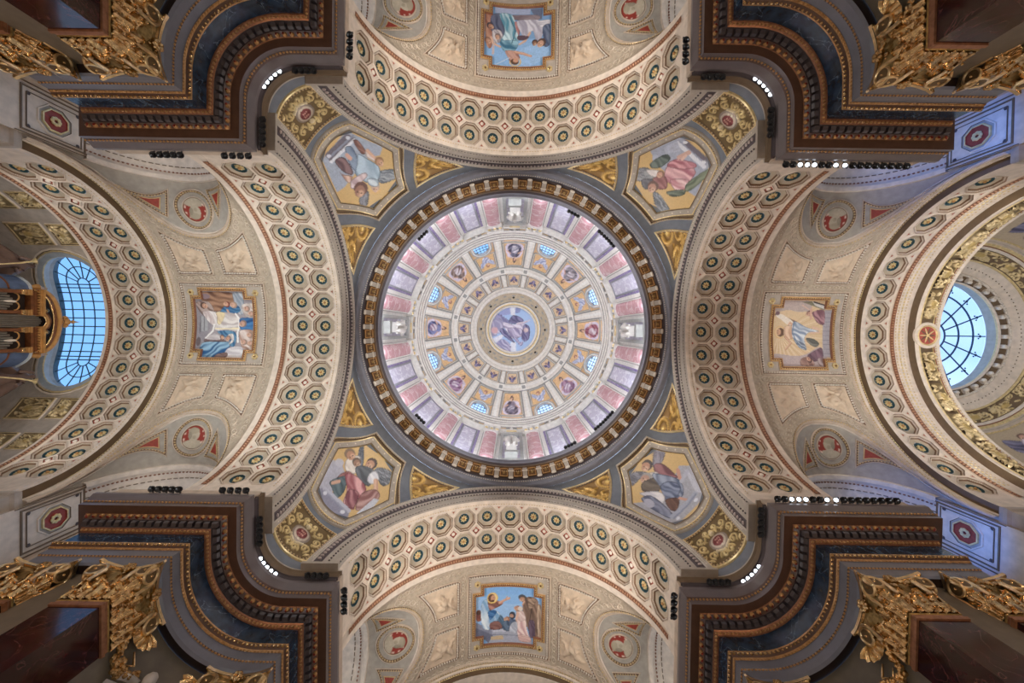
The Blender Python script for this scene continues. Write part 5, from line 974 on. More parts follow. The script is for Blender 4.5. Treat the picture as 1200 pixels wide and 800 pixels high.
def M_bl():
    s = Sheet(800, 800, '#d3b47e', .4); s.poly([(340, 240), (400, 260), (420, 330), (350, 420), (300, 520), (240, 430)], '#b4b6c4'); s.poly([(250, 420), (310, 400), (450, 540), (430, 610), (330, 560)], '#8d8ea2'); s.ell(385, 262, 26, 24, '#c3c4d0')
    s.wing([(505, 170), (530, 160), (528, 260), (505, 320), (490, 260)], '#4f5562', '#848a98', 80); s.wing([(560, 300), (640, 290), (700, 320), (700, 370), (640, 400), (600, 340)], '#50565f', '#9a9ea8', 20)
    s.folds([(430, 240), (500, 220), (510, 280), (470, 330), (420, 300)], '#d8d0c8', '#f0e9e2', 60, 30); s.head(450, 215, 30, '#b98d74', '#8a7562', 60); s.head(488, 262, 24, '#9c7a66', '#6a5a4e', 80); s.ell(572, 265, 42, 42, '#d9b878'); s.head(572, 268, 30, '#b88c72', '#4a3a34', 150)
    s.folds([(480, 290), (540, 280), (600, 320), (560, 400), (500, 360)], '#4a5058', '#787e86', 40, 30); s.folds([(560, 330), (600, 310), (620, 360), (580, 390), (550, 370)], '#d2d4de', '#f0f0f4', 60, 24)
    s.folds([(390, 330), (440, 310), (470, 340), (420, 360), (350, 380)], '#8f5d58', '#c2908a', 20, 28); s.folds([(330, 370), (420, 340), (420, 420), (370, 470), (340, 410)], '#3f5058', '#6c7f86', 50, 30); s.line([(345, 380), (385, 370)], 20, '#d0a892')
    s.folds([(420, 330), (480, 335), (540, 400), (530, 450), (480, 490), (470, 540), (410, 500), (430, 420)], '#9c5a62', '#e0aeb0', 70, 36); s.folds([(440, 420), (500, 440), (470, 530), (420, 500)], '#7a4650', '#b88488', 70, 28); s.arm([(600, 370), (600, 420), (550, 450)], 30, '#c39a86'); s.folds([(520, 440), (600, 420), (620, 470), (520, 540), (480, 530)], '#8a5d5c', '#c9a6a0', -30, 30)
    s.poly([(490, 560), (590, 470), (620, 480), (590, 520), (500, 570)], '#c9cdd8'); s.line([(300, 415), (440, 545)], 28, '#b9bccb'); s.line([(296, 424), (430, 552)], 10, '#989cb0'); s.ell(300, 440, 12, 12, '#d9dce6'); s.ell(405, 552, 14, 12, '#d9dce6'); s.grit(); return s
def M_tl():
    s = Sheet(800, 800, '#d3b47e', .4); q = lambda P: [(315 + (x) * .6111, 266 + (y) * .6111) for x, y in P]
    s.poly(q([(250, 90), (560, 230), (540, 300), (420, 330), (240, 570), (170, 620), (40, 340)]), '#a9b4c6'); s.poly(q([(60, 300), (250, 110), (330, 150), (120, 370)]), '#6f6a76'); s.poly(q([(100, 360), (320, 150), (335, 170), (125, 375)]), '#dfe2ea'); s.line(q([(95, 330), (310, 130)]), 12, '#8f95a8'); s.ell(*q([(100, 310)])[0], 12, 10, '#d9dce6'); s.ell(*q([(265, 150)])[0], 12, 10, '#d9dce6')
    s.wing(q([(365, 660), (440, 610), (440, 700), (415, 755), (370, 740)]), '#5a5c68', '#9296a2', 85); s.wing(q([(530, 440), (680, 420), (690, 490), (590, 540), (530, 530)]), '#5b6470', '#a2aab4', 5)
    s.folds(q([(150, 350), (230, 320), (300, 420), (300, 470), (220, 440)]), '#5c464c', '#8f7476', 50, 28); s.folds(q([(150, 370), (210, 460), (300, 480), (280, 540), (230, 500)]), '#b98f80', '#e0c4b4', 50, 24); s.folds(q([(240, 240), (300, 230), (350, 340), (340, 440), (280, 380)]), '#5d6f8a', '#90a3bc', 60, 30)
    s.folds(q([(350, 290), (430, 330), (530, 400), (530, 500), (440, 540), (330, 470), (340, 380)]), '#6d8aa6', '#b9cfe0', 50, 36); s.folds(q([(310, 180), (350, 170), (420, 270), (380, 290)]), '#7a544c', '#a88074', 50, 24); s.folds(q([(420, 250), (460, 290), (530, 340), (500, 360), (420, 310)]), '#d6c6c2', '#efe4e0', 40, 24); s.arm(q([(430, 260), (510, 340)]), 18, '#cfa692')
    s.folds(q([(290, 520), (400, 450), (430, 480), (370, 540), (300, 590)]), '#b9a2aa', '#e3d4d8', 30, 26); s.head(*q([(535, 360)])[0], 22, '#c39a80', '#9c7a5c', 60); s.head(*q([(370, 600)])[0], 34, '#9c7464', '#6a4a42', 110); s.ell(*q([(500, 600)])[0], 30, 26, '#d8b478'); s.head(*q([(500, 580)])[0], 22, '#c9a690', '#b9a894', 90); s.folds(q([(430, 500), (520, 510), (520, 570), (450, 560)]), '#9fb3c6', '#d6e2ec', 30, 24); s.line(q([(255, 300), (285, 330)]), 20, '#d3a999'); s.grit(); return s
def M_tr():
    s = Sheet(800, 800, '#d3b47e', .4); s.poly([(210, 330), (400, 240), (570, 400), (480, 600), (420, 560), (260, 420)], '#a6adbf'); s.poly([(420, 260), (560, 380), (540, 400), (400, 290)], '#6d6774'); s.line([(375, 285), (530, 425)], 26, '#dfe2ea'); s.line([(385, 275), (540, 410)], 9, '#9a9fb2'); s.ell(417, 280, 14, 10, '#e3e5ec'); s.ell(528, 398, 14, 10, '#e3e5ec'); s.poly([(290, 310), (370, 270), (390, 330), (300, 350)], '#b6bccc'); s.ell(245, 375, 22, 22, '#b9c0d0')
    s.wing([(120, 440), (200, 430), (240, 480), (180, 510), (120, 500)], '#6d7078', '#a3a6ac', 5); s.wing([(230, 570), (280, 600), (330, 690), (270, 700), (235, 640)], '#565c66', '#a0a5ae', 60); s.folds([(160, 500), (240, 500), (250, 530), (180, 560)], '#4b4a52', '#74737c', 20, 22)
    s.folds([(215, 400), (300, 350), (330, 380), (270, 430), (220, 430)], '#46524e', '#75837c', 40, 26); s.folds([(300, 440), (350, 390), (440, 410), (480, 450), (470, 480), (430, 520), (350, 530), (300, 500)], '#b06f7c', '#eac3c6', 40, 34); s.folds([(310, 420), (360, 380), (470, 400), (480, 430), (400, 440)], '#a4626e', '#dca6ac', 20, 26); s.folds([(330, 500), (430, 500), (430, 550), (360, 560)], '#c58c94', '#f0d4d4', 30, 26)
    s.folds([(430, 520), (550, 440), (560, 470), (470, 550), (420, 570)], '#5e6a58', '#8f9a84', -30, 26); s.folds([(310, 570), (410, 560), (410, 590), (340, 600)], '#4f5a50', '#7e8a7c', 10, 24); s.line([(380, 370), (440, 340)], 26, '#cda99c'); s.line([(400, 380), (420, 360)], 16, '#dcbcae'); s.folds([(190, 440), (280, 450), (290, 490), (220, 480)], '#d6d0d0', '#efe9e8', 20, 24); s.folds([(230, 490), (300, 480), (310, 550), (240, 550)], '#7e4d50', '#b07e7c', 50, 26); s.head(225, 545, 30, '#b98c78', '#6c5046', 120); s.head(270, 470, 20, '#cfa28e', '#8a6a58', 140); s.grit(); return s
MOS = [(M_br, 'hexagonal gold-ground mosaic of a seated old man and winged boy at the lower right'), (M_bl, 'hexagonal gold-ground mosaic of a writing figure in rose drapery at the lower left'), (M_tl, 'hexagonal gold-ground mosaic of a blue-draped figure at the upper left'), (M_tr, 'hexagonal gold-ground mosaic of a pink-draped figure at the upper right')]
def geo(pts, n=9, closed=True):             # straight runs between (z, t) corners laid onto the pendentive
    P = dense(S_pend(np.array([p[0] for p in pts]), np.array([p[1] for p in pts])), n, closed); return pend_from_xyz(P)
def hexa(zb, tb, zm, tm, zt, ttp):
    zb_ = np.full(12, zb); t_ = np.linspace(tb, 90 - tb, 12); a, b = geo([(zb, 90 - tb), (zm, 90 - tm), (zt, 90 - ttp), (zt, ttp), (zm, tm), (zb, tb)], 9, False); z = np.r_[zb_, a[1:-1]]; t = np.r_[t_, b[1:-1]]; return z, t
ORNQ = ['lower right', 'lower left', 'upper left', 'upper right']
def scroll_sheet(tri=False):
    s = Sheet(256, 235, '#6f5a38' if not tri else '#866638', 1.); g = '#d2bb88' if not tri else '#cfa860'
    if not tri:
        s.ell(128, 118, 44, 44, '#8a7c70', 0, 1, 6); s.ell(128, 118, 36, 36, '#bcae9c', 0, 1, 8); s.ell(128, 118, 27, 27, '#6d2a2a', 0, 1, 9)
        for x in (-9, 0, 9): s.line([(128 + x - 3, 104), (128 + x - 3, 116)], 3, '#b98a7c'); s.line([(128 + x - 3, 104), (128 + x + 3, 108), (128 + x - 3, 111)], 2.4, '#b98a7c'); s.ell(128 + x, 127, 3.4, 5, '#b98a7c')
        for f in (-1, 1):
            for x, y, r, a in ((70, 60, 22, 0), (52, 112, 24, 1.2), (70, 172, 24, 2), (108, 40, 18, 0), (108, 196, 20, 3)): s.spiral(128 + f * (x - 128), y, r, a if f > 0 else PI - a, 1.4, 9, g, 7, f); s.ell(128 + f * (x - 128), y, 6, 6, '#e3cf9c', 0, 1, 9)
            for x, y, L, a in ((92, 84, 30, 200), (88, 150, 32, 160), (104, 166, 34, 110), (110, 70, 30, 250), (40, 150, 30, 120), (40, 80, 28, 230), (30, 190, 30, 40), (28, 40, 26, -30), (128, 74, 32, 268), (128, 160, 40, 92)): aa = a if f > 0 else 180 - a; s.leaf(128 + f * (x - 128), y, L, 10, aa, g, 6)
        s.ell(128, 62, 11, 10, '#d9c9a8', 0, 1, 10); s.line([(90, 158), (128, 176), (166, 158)], 10, '#d9c9a8', 8)
    else:
        for x, y, r, a in ((60, 60, 40, 0), (120, 120, 46, 2), (180, 60, 34, 1), (70, 170, 36, 3), (190, 170, 40, 4), (130, 40, 28, 2)): s.spiral(x, y, r, a, 1.5, 14, g, 8); s.ell(x, y, 10, 10, '#e2c47c', 0, 1, 10)
        for i in range(26): s.leaf(rng.uniform(10, 240), rng.uniform(10, 220), 40, 15, rng.uniform(0, 360), g if i % 2 else '#b98f48', 6)
    s.z *= 1 + .5 * s.n2; return s
QS, TS = scroll_sheet(), scroll_sheet(True)
for k in range(4):
    fn, lab = MOS[k]; t = thing('mosaic', lab, 'mosaic', tuple(S_pend(22.4, 45.)), k); s = fn(); n, m = 84, 96
    z = np.linspace(22.82, 27.5, n); l = np.interp(z, ZS_, TL_)
    # straight hexagon sides: limits from 3-d chords
    zh, th = hexa(22.82, 20.4, 25.5, 16.6, 27.5, 37.); half = th < 45; o_z = np.argsort(zh[half]); l = np.interp(z, zh[half][o_z], th[half][o_z])
    T = l[:, None] + (90 - 2 * l[:, None]) * np.linspace(0, 1, m)[None, :]; Z = z[:, None] + 0 * T; x, y = sheet_xy(k, Z, T)
    lay('picture', S_pend(Z, T) + .05 * PN(Z, T), PN(Z, T), s.at(x, y, s.c), None, 'mosaic', t)
    zo, to = hexa(22.82, 20.4, 25.5, 16.6, 27.5, 37.); L, N = orient(S_pend(zo, to), PN(zo, to)); f = MB(); sweep(f, L, N, [(-.44, .02), (-.42, .08), (-.36, .08), (-.06, .05), (-.04, .11), (.02, .12), (.05, .04)], ['palegold', 'palegold', 'archi', 'archi', 'brown', 'palegold']); beads(f, L, N, .62, (.06, .06, .03), 'whitebead', True, -.21, .075); f.build('border', t)
    zo, to = hexa(22.22, 8., 25.2, 4.2, 27.86, 36.5); L, N = orient(S_pend(zo, to), PN(zo, to)); f = MB(); sweep(f, L, N, [(-.08, 0), (-.05, .1), (.0, .14), (.05, .14), (.12, .06), (.24, .05), (.27, .0)], ['archi', 'archi', 'archi', 'brown', 'brown', 'palegold']); beads(f, L, N, .17, (.055, .045, .06), 'bead', True, .02, .15); f.build('dentil_frame', t)
    # carved quadrilateral below, two gilt triangles above
    t = thing('gilded_relief', 'gilt scrollwork relief with dark red disc at the foot of the %s pendentive' % ORNQ[k], 'relief', tuple(S_pend(19.0, 45.)), k); z = np.linspace(19.05, 21.42, 80); bz, bt = geo([(19.0, 8.5), (21.42, 8.8)], 20, False); l = np.interp(z, bz, bt); T = l[:, None] + (90 - 2 * l[:, None]) * np.linspace(0, 1, 96)[None, :]; dip = .35 * (1 - ((T - 45) / 37) ** 2); fz = (z[:, None] - 19.05) / 2.37; Z = z[:, None] + dip * (.7 * fz + .12); y = (1 - fz + 0 * T) * 234; x = (90 - T) / 90 * 255 if False else (T / 90) * 255
    lay('scrollwork', S_pend(Z, T), PN(Z, T), QS.at(x, y, QS.c), QS.at(x, y, QS.z) * .016 + .04, 'goldrelief', t)
    e = np.r_[np.column_stack([Z[0], T[0]]), np.column_stack([Z[1:, -1], T[1:, -1]]), np.column_stack([Z[-1, ::-1], T[-1, ::-1]])[1:], np.column_stack([Z[::-1, 0], T[::-1, 0]])[1:-1]][::3]; L, N = orient(S_pend(e[:, 0], e[:, 1]), PN(e[:, 0], e[:, 1])); f = MB(); sweep(f, L, N, [(-.12, 0), (-.1, .08), (-.03, .11), (.0, .07), (.08, .07), (.11, .02)], ['palegold', 'palegold', 'goldpaint', 'brown', 'brown']); beads(f, L, N, .18, (.055, .05, .05), 'bead', True, .03, .09); f.build('bead_frame', t)
    for mir in (0, 1):
        A, B, C = [(zz_, 90 - tt_ if mir else tt_) for zz_, tt_ in ((26.02, 84.), (27.78, 78.5), (27.86, 58.))]
        p0, p1, p2 = [S_pend(*q) for q in (A, B, C)]; bar = (p0 + p1 + p2) / 3; t = thing('triangle_relief', 'gilt leafy triangle beside the dome ring in the %s pendentive, toward the %s arch' % (ORNQ[k], ('lower' if k in (0, 1) else 'upper') if (mir == 0) == (k % 2 == 0) else ('right' if k in (0, 3) else 'left')), 'relief', tuple(bar), k)
        u = np.linspace(0, 1, 34); P = p0 + u[:, None, None] * ((p1 - p0) + (p2 - p1) * np.linspace(0, 1, 40)[None, :, None]); z, tt_ = pend_from_xyz(P); z = np.minimum(z, 27.95); x = 20 + u[:, None] * 210 + 0 * z; y = 20 + np.linspace(0, 1, 40)[None, :] * 190 * u[:, None]
        lay('leafwork', S_pend(z, tt_), PN(z, tt_), TS.at(x, y, TS.c), TS.at(x, y, TS.z) * .014 + .04, 'goldrelief', t)
        z, tt_ = geo([A, B, C], 10); z = np.minimum(z, 27.96); L, N = orient(S_pend(z, tt_), PN(z, tt_)); f = MB(); sweep(f, L, N, [(-.14, 0), (-.12, .06), (-.05, .1), (.0, .06), (.08, .06), (.1, .02)], ['stone', 'palegold', 'stone', 'brown', 'goldpaint']); beads(f, L, N, .18, (.055, .05, .05), 'bead', True, -.02, .08); f.build('bead_frame', t)
# ------------------------------------------------------------------ painted panels of the dome
def fig_sheet(c0, c1, c2, hair='#4d4048', big=True):
    s = Sheet(60, 60, '#d6b286', 1.4); s.poly([(0, 0), (60, 0), (60, 60), (0, 60)], '#d6b084'); 
    if big: s.poly([(6, 26), (14, 18), (44, 18), (54, 28), (56, 46), (44, 58), (14, 58), (4, 46)], '#cfc6d8', True)
    s.folds([(16, 26), (26, 18), (36, 18), (46, 26), (50, 42), (40, 54), (18, 54), (10, 42)], c0, c1, 50, 9, True, None, 6); s.folds([(22, 32), (38, 28), (42, 44), (26, 50)], c2, '#d9d2da', 30, 8, True, None, 5); s.arm([(18, 28), (8, 36)], 4, '#b98f80'); s.arm([(42, 28), (52, 34)], 4, '#b98f80'); s.head(30, 13, 5.5, '#c39a84', hair, 90); s.grit(.2); return s
BIGC = [('#6a3040', '#b07080', '#8f4f60'), ('#6a4a66', '#b08aa4', '#9a7a98'), ('#4c4250', '#8a7e8c', '#6f6a80'), ('#6f4a68', '#b58fae', '#8a6a90'), ('#3f4470', '#7e84b0', '#8a6a84'), ('#54423f', '#94807a', '#7a5a58'), ('#38364a', '#6f6c84', '#8c8ca0'), ('#5a5560', '#9a949c', '#7a7078')]
def small_sheet():
    s = Sheet(60, 60, '#d8b384', 1.4); s.folds([(10, 22), (28, 26), (32, 26), (52, 20), (44, 36), (36, 50), (22, 50), (16, 36)], '#8f98bc', '#e3e4f0', 50, 9, True, None, 6); s.wing([(4, 12), (24, 24), (22, 34), (8, 30)], '#9aa2c2', '#d9dcec', 40); s.wing([(56, 12), (36, 24), (38, 34), (52, 30)], '#9aa2c2', '#d9dcec', -40); s.head(30, 17, 5.5, '#c99c88', '#8d5a50', 90); s.grit(.2); return s
def tiny_sheet():
    s = Sheet(60, 60, '#d4bb9a', 1.4); s.wing([(8, 18), (28, 28), (24, 38), (12, 34)], '#4b4468', '#7d7698', 30); s.wing([(52, 18), (32, 28), (36, 38), (48, 34)], '#4b4468', '#7d7698', -30); s.folds([(24, 28), (36, 28), (38, 48), (22, 48)], '#6a5f84', '#b7aecb', 70, 8, True, None, 4); s.head(30, 22, 6, '#b98f80', '#4d4060', 90); s.grit(.2); return s
SMS, TYS = small_sheet(), tiny_sheet()
def dome_panel(name, ph0, ph1, w0, w1, sh, az, n=28, m=24, arch=False):
    ph = np.linspace(ph0, ph1, n); wd = np.linspace(w0, w1, n); A = wd[:, None] * np.linspace(-1, 1, m)[None, :]; PH = ph[:, None] + 0 * A
    if arch: # the lower edge rises over the window head
        low = 67.6 - 0 + 8 * (1 - np.sqrt(np.clip(1 - (A[-1] / .125) ** 2, 0, 1))); low = np.minimum(low, ph1); PH = ph0 + (low[None, :] - ph0) * np.linspace(0, 1, n)[:, None]
    x = (np.linspace(-1, 1, m)[None, :] * .5 + .5) * 59 + 0 * PH; y = ((PH - ph0) / (ph1 - ph0)) * 59
    p = lay(name, S_dome(PH, A, .015), DN(PH, A), sh.at(x, y, sh.c), None, 'fresco', dome); p.rotation_euler = (0, 0, az)
    L = np.r_[np.column_stack([PH[0], A[0]]), np.column_stack([PH[1:, -1], A[1:, -1]]), np.column_stack([PH[-1, ::-1], A[-1, ::-1]])[1:], np.column_stack([PH[::-1, 0], A[::-1, 0]])[1:-1]][::2]; Lp, N = orient(S_dome(L[:, 0], L[:, 1]), DN(L[:, 0], L[:, 1]))
    f = MB(); sweep(f, Lp, N, [(-.22, .01), (-.20, .08), (-.12, .08), (-.1, .04), (-.04, .04), (-.02, .09), (.04, .08), (.07, .0)], ['dome_line', 'dome_line', 'dome_line', 'dome_cream', 'dome_ochre', 'dome_line', 'dome_line']); f.build('frame', p); return p
hoop('hoop', [(79.2, 0, 'dome_line'), (79.4, .08, 'dome_line'), (80, .12, 'dome_cream'), (82.2, .12, 'dome_cream'), (82.6, .06, 'dome_line'), (83, 0, 'dome_line')] ) if False else None
for i in range(16):
    az = i * D16
    if i % 2 == 0: dome_panel('figure_panel', 52.4, 78.2, .118, .128, fig_sheet(*BIGC[i // 2]), az); dome_panel('strip_panel', 80.6, 86.6, .122, .122, fig_sheet('#b9a08c', '#cdb8a4', '#c4a890', '#b9a08c', False), az, 6, 16)
    else: dome_panel('angel_panel', 52.4, 68., .118, .124, SMS, az, 20, 24, True)
    dome_panel('cherub_panel', 34.6, 43.6, .098, .112, TYS, az, 20, 20)
# ------------------------------------------------------------------ round mosaic at the crown
t = thing('crown_mosaic', 'round mosaic of a robed figure on clouds at the crown of the dome', 'mosaic', (0, 0, 53.9))
s = Sheet(800, 800, '#a9c4ea', .4); s.poly([(360, 90), (430, 90), (430, 210), (360, 210)], '#e8eaf6'); s.poly([(100, 560), (230, 490), (270, 510), (160, 620)], '#e8eaf6'); s.poly([(370, 600), (440, 600), (460, 740), (370, 740)], '#e8eaf6'); s.poly([(430, 100), (520, 110), (480, 170), (430, 170)], '#8a94c4', True); s.poly([(200, 170), (340, 100), (350, 190), (220, 210)], '#9aa2d0', True)
s.folds([(130, 240), (180, 190), (330, 280), (360, 330), (250, 330)], '#6c6a96', '#a09ec4', 40, 40); s.folds([(80, 300), (180, 250), (270, 340), (240, 430), (120, 520), (80, 470)], '#9a96b8', '#d6d2e4', 50, 50); s.ell(130, 430, 50, 50, '#cfa8b0'); s.folds([(340, 280), (400, 210), (500, 230), (550, 290), (440, 330), (370, 330)], '#4f4c74', '#8a88b0', 40, 36)
s.folds([(250, 310), (400, 340), (560, 330), (620, 420), (540, 500), (420, 560), (330, 470), (270, 390)], '#9a90b0', '#e6e0ee', 20, 46); s.folds([(320, 400), (520, 400), (510, 500), (400, 540)], '#8c82a8', '#cfc6dc', 40, 40); s.folds([(210, 450), (260, 400), (420, 590), (400, 600), (300, 540)], '#57557e', '#8f8db4', 45, 36); s.folds([(560, 340), (640, 380), (640, 530), (580, 590), (530, 560), (530, 480)], '#55507a', '#8884ac', 70, 36); s.arm([(460, 330), (560, 310), (640, 280)], 30, '#c3b4c4', '#e6dce6'); s.arm([(430, 540), (520, 640), (540, 600)], 40, '#8a82ac', '#c9c2dc'); s.ell(590, 420, 36, 34, '#c9b0b4'); s.ell(600, 420, 26, 24, '#d9c4c4'); s.folds([(160, 620), (260, 560), (360, 640), (360, 740), (260, 720)], '#8d89b2', '#c9c5de', 50, 44); s.grit(.08)
rr = np.linspace(.01, 1, 44); ph = np.linspace(0, 2 * PI, 97); X = 3.0 * rr[:, None] * np.cos(ph)[None, :]; Y = 3.0 * rr[:, None] * np.sin(ph)[None, :]
lay('picture', bstack(X, Y, 53.9), np.tile([0, 0, -1.], X.shape + (1,)), s.at(400 + X / 3 * 325, 415 + Y / 3 * 325, s.c), None, 'mosaic', t)
mb = MB(); rg = np.linspace(0, 2 * PI, 97)
for (r0, z0), (r1, z1), m in (((3.02, 53.7), (3.0, 53.92), 'dome_line'), ((3.25, 53.75), (3.12, 53.62), 'palegold'), ((3.12, 53.62), (3.02, 53.7), 'palegold')): mb.grid([[(r * math.cos(a), r * math.sin(a), z) for a in rg] for r, z in ((r0, z0), (r1, z1))], m)
mb.build('rim', t)
# ------------------------------------------------------------------ secondary piers, side windows, end walls
for k in range(4):
    nm_ = side_names(k)
    for sd in (-1, 1):
        mb = MB()
        pr = [(0, 18.42), (-.04, 18.4), (-.1, 18.2), (-.1, 18.05), (0, 17.95), (0, 17.3), (-.05, 17.25), (-.05, 17.1), (.02, 17.05), (.02, -1.6)]
        loop = lambda o, z: [(22.72 + o, sd * 11.4, z), (22.72 + o, sd * (7.95 + o), z), (28.5 if k == 2 else 25.2 if k % 2 else 27.7, sd * (7.95 + o), z)]
        for i in range(len(pr) - 1): mb.grid([loop(*pr[i]), loop(*pr[i + 1])], 'greige')
        xe = 28.5 if k == 2 else 25.2 if k % 2 else 27.7; mb.grid([[(22.72, sd * 7.95, 18.42), (22.72, sd * 11.4, 18.42)], [(xe, sd * 7.95, 18.42), (xe, sd * 11.4, 18.42)]], 'greige'); mb.grid([[(22.72, sd * y, z) for y in (8.36, 11.4)] for z in (18.4, 21.0)], 'greige')
        mb.build('wall_%s_pier' % nm_, label='grey %s pier wall carrying the second arch of the %s arm' % (side_word(k, sd), nm_), kind='structure').rotation_euler = (0, 0, k * PI / 2)
wc = 8
for k in range(4):
    for sd in (-1, 1):
        wc += 1; t = thing('window_%d' % wc, 'tall arched side window in the %s wall of the %s arm' % (side_word(k, sd), side_names(k)), None, (DC, sd * 11.2, 14.), k, None, 'structure'); a = np.linspace(-1, 1, 25) * PI / 2
        out = [(DC - WR, 14.)] + [(DC + WR * math.sin(x), WZ + WR * math.cos(x)) for x in a] + [(DC + WR, 14.)]; inn = [(DC - WR + .7, 14.)] + [(DC + (WR - .7) * math.sin(x), WZ + (WR - .7) * math.cos(x)) for x in a] + [(DC + WR - .7, 14.)]
        f = MB(); f.grid([[(x, sd * 11.2, z) for x, z in out], [(x, sd * 11.2, z) for x, z in inn], [(x, sd * 11.5, z) for x, z in inn]], 'greige'); f.build('frame', t)
        g = MB(); g.poly([(x, sd * 11.42, z) for x, z in inn], 'pane_glass'); g.build('pane', t, 0); m = MB()
        for x in (-1.25, 0, 1.25): m.box((DC + x, sd * 11.38, (14 + WZ + math.sqrt(6.25 - x * x)) / 2), (.08, .08, WZ + math.sqrt(6.25 - x * x) - 14), 'muntin')
        for z in (15.5, 17, 18.5, 20, 21.5): m.box((DC, sd * 11.38, z), (5., .06, .08), 'muntin')
        m.build('muntin', t)
# wall strips beside the window arches, chapel walls behind them, and the ends of the upper and lower arms
for k in range(4):
    for sd in (-1, 1):
        mb = MB()
        for x0, x1 in ((DC + WR, 23.1), (15.55, DC - WR)): mb.grid([[(x, sd * 8.63, z) for x in (x0, x1)] for z in (13., 20.9, 22.2)], 'greige')
        mb.grid([[(x, sd * 11.5, z) for x in (16.15, 25.)] for z in (-1.6, 14.)], 'plaster_wall'); mb.grid([[(DC - WR, sd * y, z) for y in (8.6, 11.5)] for z in (-1.6, 14.)], 'plaster_wall')
        if k % 2: mb.grid([[(x, sd * 8.5, z) for x in (25., 30.)] for z in (-1.6, 18.4)], 'plaster_wall')
        mb.build('wall_%s_back' % side_names(k), label='plain %s plaster wall behind the side window of the %s arm' % (side_word(k, sd), side_names(k)), kind='structure').rotation_euler = (0, 0, k * PI / 2)
    if k % 2:
        mb = MB(); a = np.linspace(0, PI, 25); mb.poly([(30., 8.5 * math.cos(x), 18.4 + 8.5 * math.sin(x)) for x in a] + [(30., -8.5, -1.6), (30., 8.5, -1.6)], 'plaster_wall'); mb.grid([[(d, 8.5 * math.cos(x), 18.4 + 8.5 * math.sin(x)) for x in a] for d in (25., 30.)], 'greige')
        mb.build('wall_%s_end' % side_names(k), label='plain end wall and vault of the %s arm' % side_names(k), kind='structure').rotation_euler = (0, 0, k * PI / 2)
# ------------------------------------------------------------------ left end: barrel with the great round-ended window, gilded panels, organ
R8 = 8.4; B8 = barrel(R8); N8 = lambda d, s: np.stack([0 * d, -np.sin(s / R8), -np.cos(s / R8)], -1)
WD, WH, WS = 29.12, 1.86, 2.42
def inwin(d, s, g=0.): q = np.maximum(np.abs(s) - WS, 0); return (d - WD) ** 2 + q ** 2 < (WH + g) ** 2
mb = MB(); d = np.linspace(27.02, 33.2, 84); s = np.linspace(-PI / 2, PI / 2, 150) * R8; dc, sc_ = (d[1:] + d[:-1]) / 2, (s[1:] + s[:-1]) / 2
mb.grid(B8(d[:, None], s[None, :]), 'greige', mask=~inwin(dc[:, None], sc_[None, :], .3)); OV = mb.build('ceiling', label='grey vault over the organ around the round-ended window', kind='structure'); OV.rotation_euler = (0, 0, PI)
mb = MB(); a = np.linspace(0, PI, 25); mb.grid([[(27., sd * 8.4, z) for z in (18.4, -1.6)] + [] for sd in (1,)] + [[(33.2, 8.4, z) for z in (18.4, -1.6)]], 'greige'); mb.grid([[(27., -8.4, z) for z in (18.4, -1.6)], [(33.2, -8.4, z) for z in (18.4, -1.6)]], 'greige')
mb.poly([(33.2, 8.4 * math.cos(x), 18.4 + 8.4 * math.sin(x)) for x in a] + [(33.2, -8.4, -1.6), (33.2, 8.4, -1.6)], 'plaster_wall'); mb.build('wall_left_end', label='end wall behind the organ', kind='structure').rotation_euler = (0, 0, PI)
def stad(g, n=14):
    r = WH + g; L = [(WD + r, -WS + 2 * WS * i / n) for i in range(n)] + [(WD + r * math.cos(x), WS + r * math.sin(x)) for x in np.linspace(0, PI, n)[:-1]] + [(WD - r, WS - 2 * WS * i / n) for i in range(n)] + [(WD - r * math.cos(x), -WS - r * math.sin(x)) for x in np.linspace(0, PI, n)[:-1]]; return np.array(L)
t = thing('window_17', 'great round-ended window with curved glazing bars above the organ', None, (WD, 0, ZC + R8), 2, None, 'structure'); f = MB()
pf = [(.75, .0, 'greige'), (.72, .10, 'greige'), (.62, .12, 'cream'), (.56, .08, 'brown'), (.48, .12, 'palegold'), (.40, .06, 'greige'), (.12, .03, 'reveal'), (.08, -.02, 'palegold'), (.04, -.30, 'reveal'), (-.05, -.45, 'reveal'), (-.06, -.75, 'muntin')]
for i in range(len(pf) - 1): f.grid([B8(stad(pf[j][0])[:, 0], stad(pf[j][0])[:, 1], pf[j][1]) for j in (i, i + 1)], pf[i + 1][2], cv=True)
f.build('frame', t); H_ = -.6; m = MB(); cols = [-1.12, -.37, .37, 1.12]; rows = np.linspace(-WS, WS, 10)
Pb = lambda d, s: B8(np.asarray(d, float), np.asarray(s, float), H_)
def bar(dl, sl, r=.035): m.tube(Pb(dl, sl), r, 'muntin', 5)
for c in cols: bar(np.full(20, WD + c), np.linspace(-WS, WS, 20))
for q in rows: bar(np.linspace(WD - WH, WD + WH, 6), np.full(6, q), .04)
for sg in (-1, 1):
    bar(np.linspace(WD - WH, WD + WH, 6), np.full(6, sg * (WS - .22)), .04); x = np.linspace(0, PI, 15)
    for r in (.40, 1.13): bar(WD + r * np.cos(x), sg * (WS + r * np.sin(x)))
    for q in np.linspace(0, PI, 8)[1:-1]: r = np.linspace(.40, WH, 4); bar(WD + r * math.cos(q), sg * (WS + r * math.sin(q)))
m.build('muntin', t); dl = [-WH] + cols + [WH]
def pane(P): g = MB(); g.poly(P, 'pane_glass'); g.poly((P + np.array([0, 0, .02]))[::-1], 'pane_glass'); g.build('pane', t, 0)
for i in range(5):
    for j in range(9): pane(Pb([WD + dl[i], WD + dl[i + 1], WD + dl[i + 1], WD + dl[i]], [rows[j], rows[j], rows[j + 1], rows[j + 1]]))
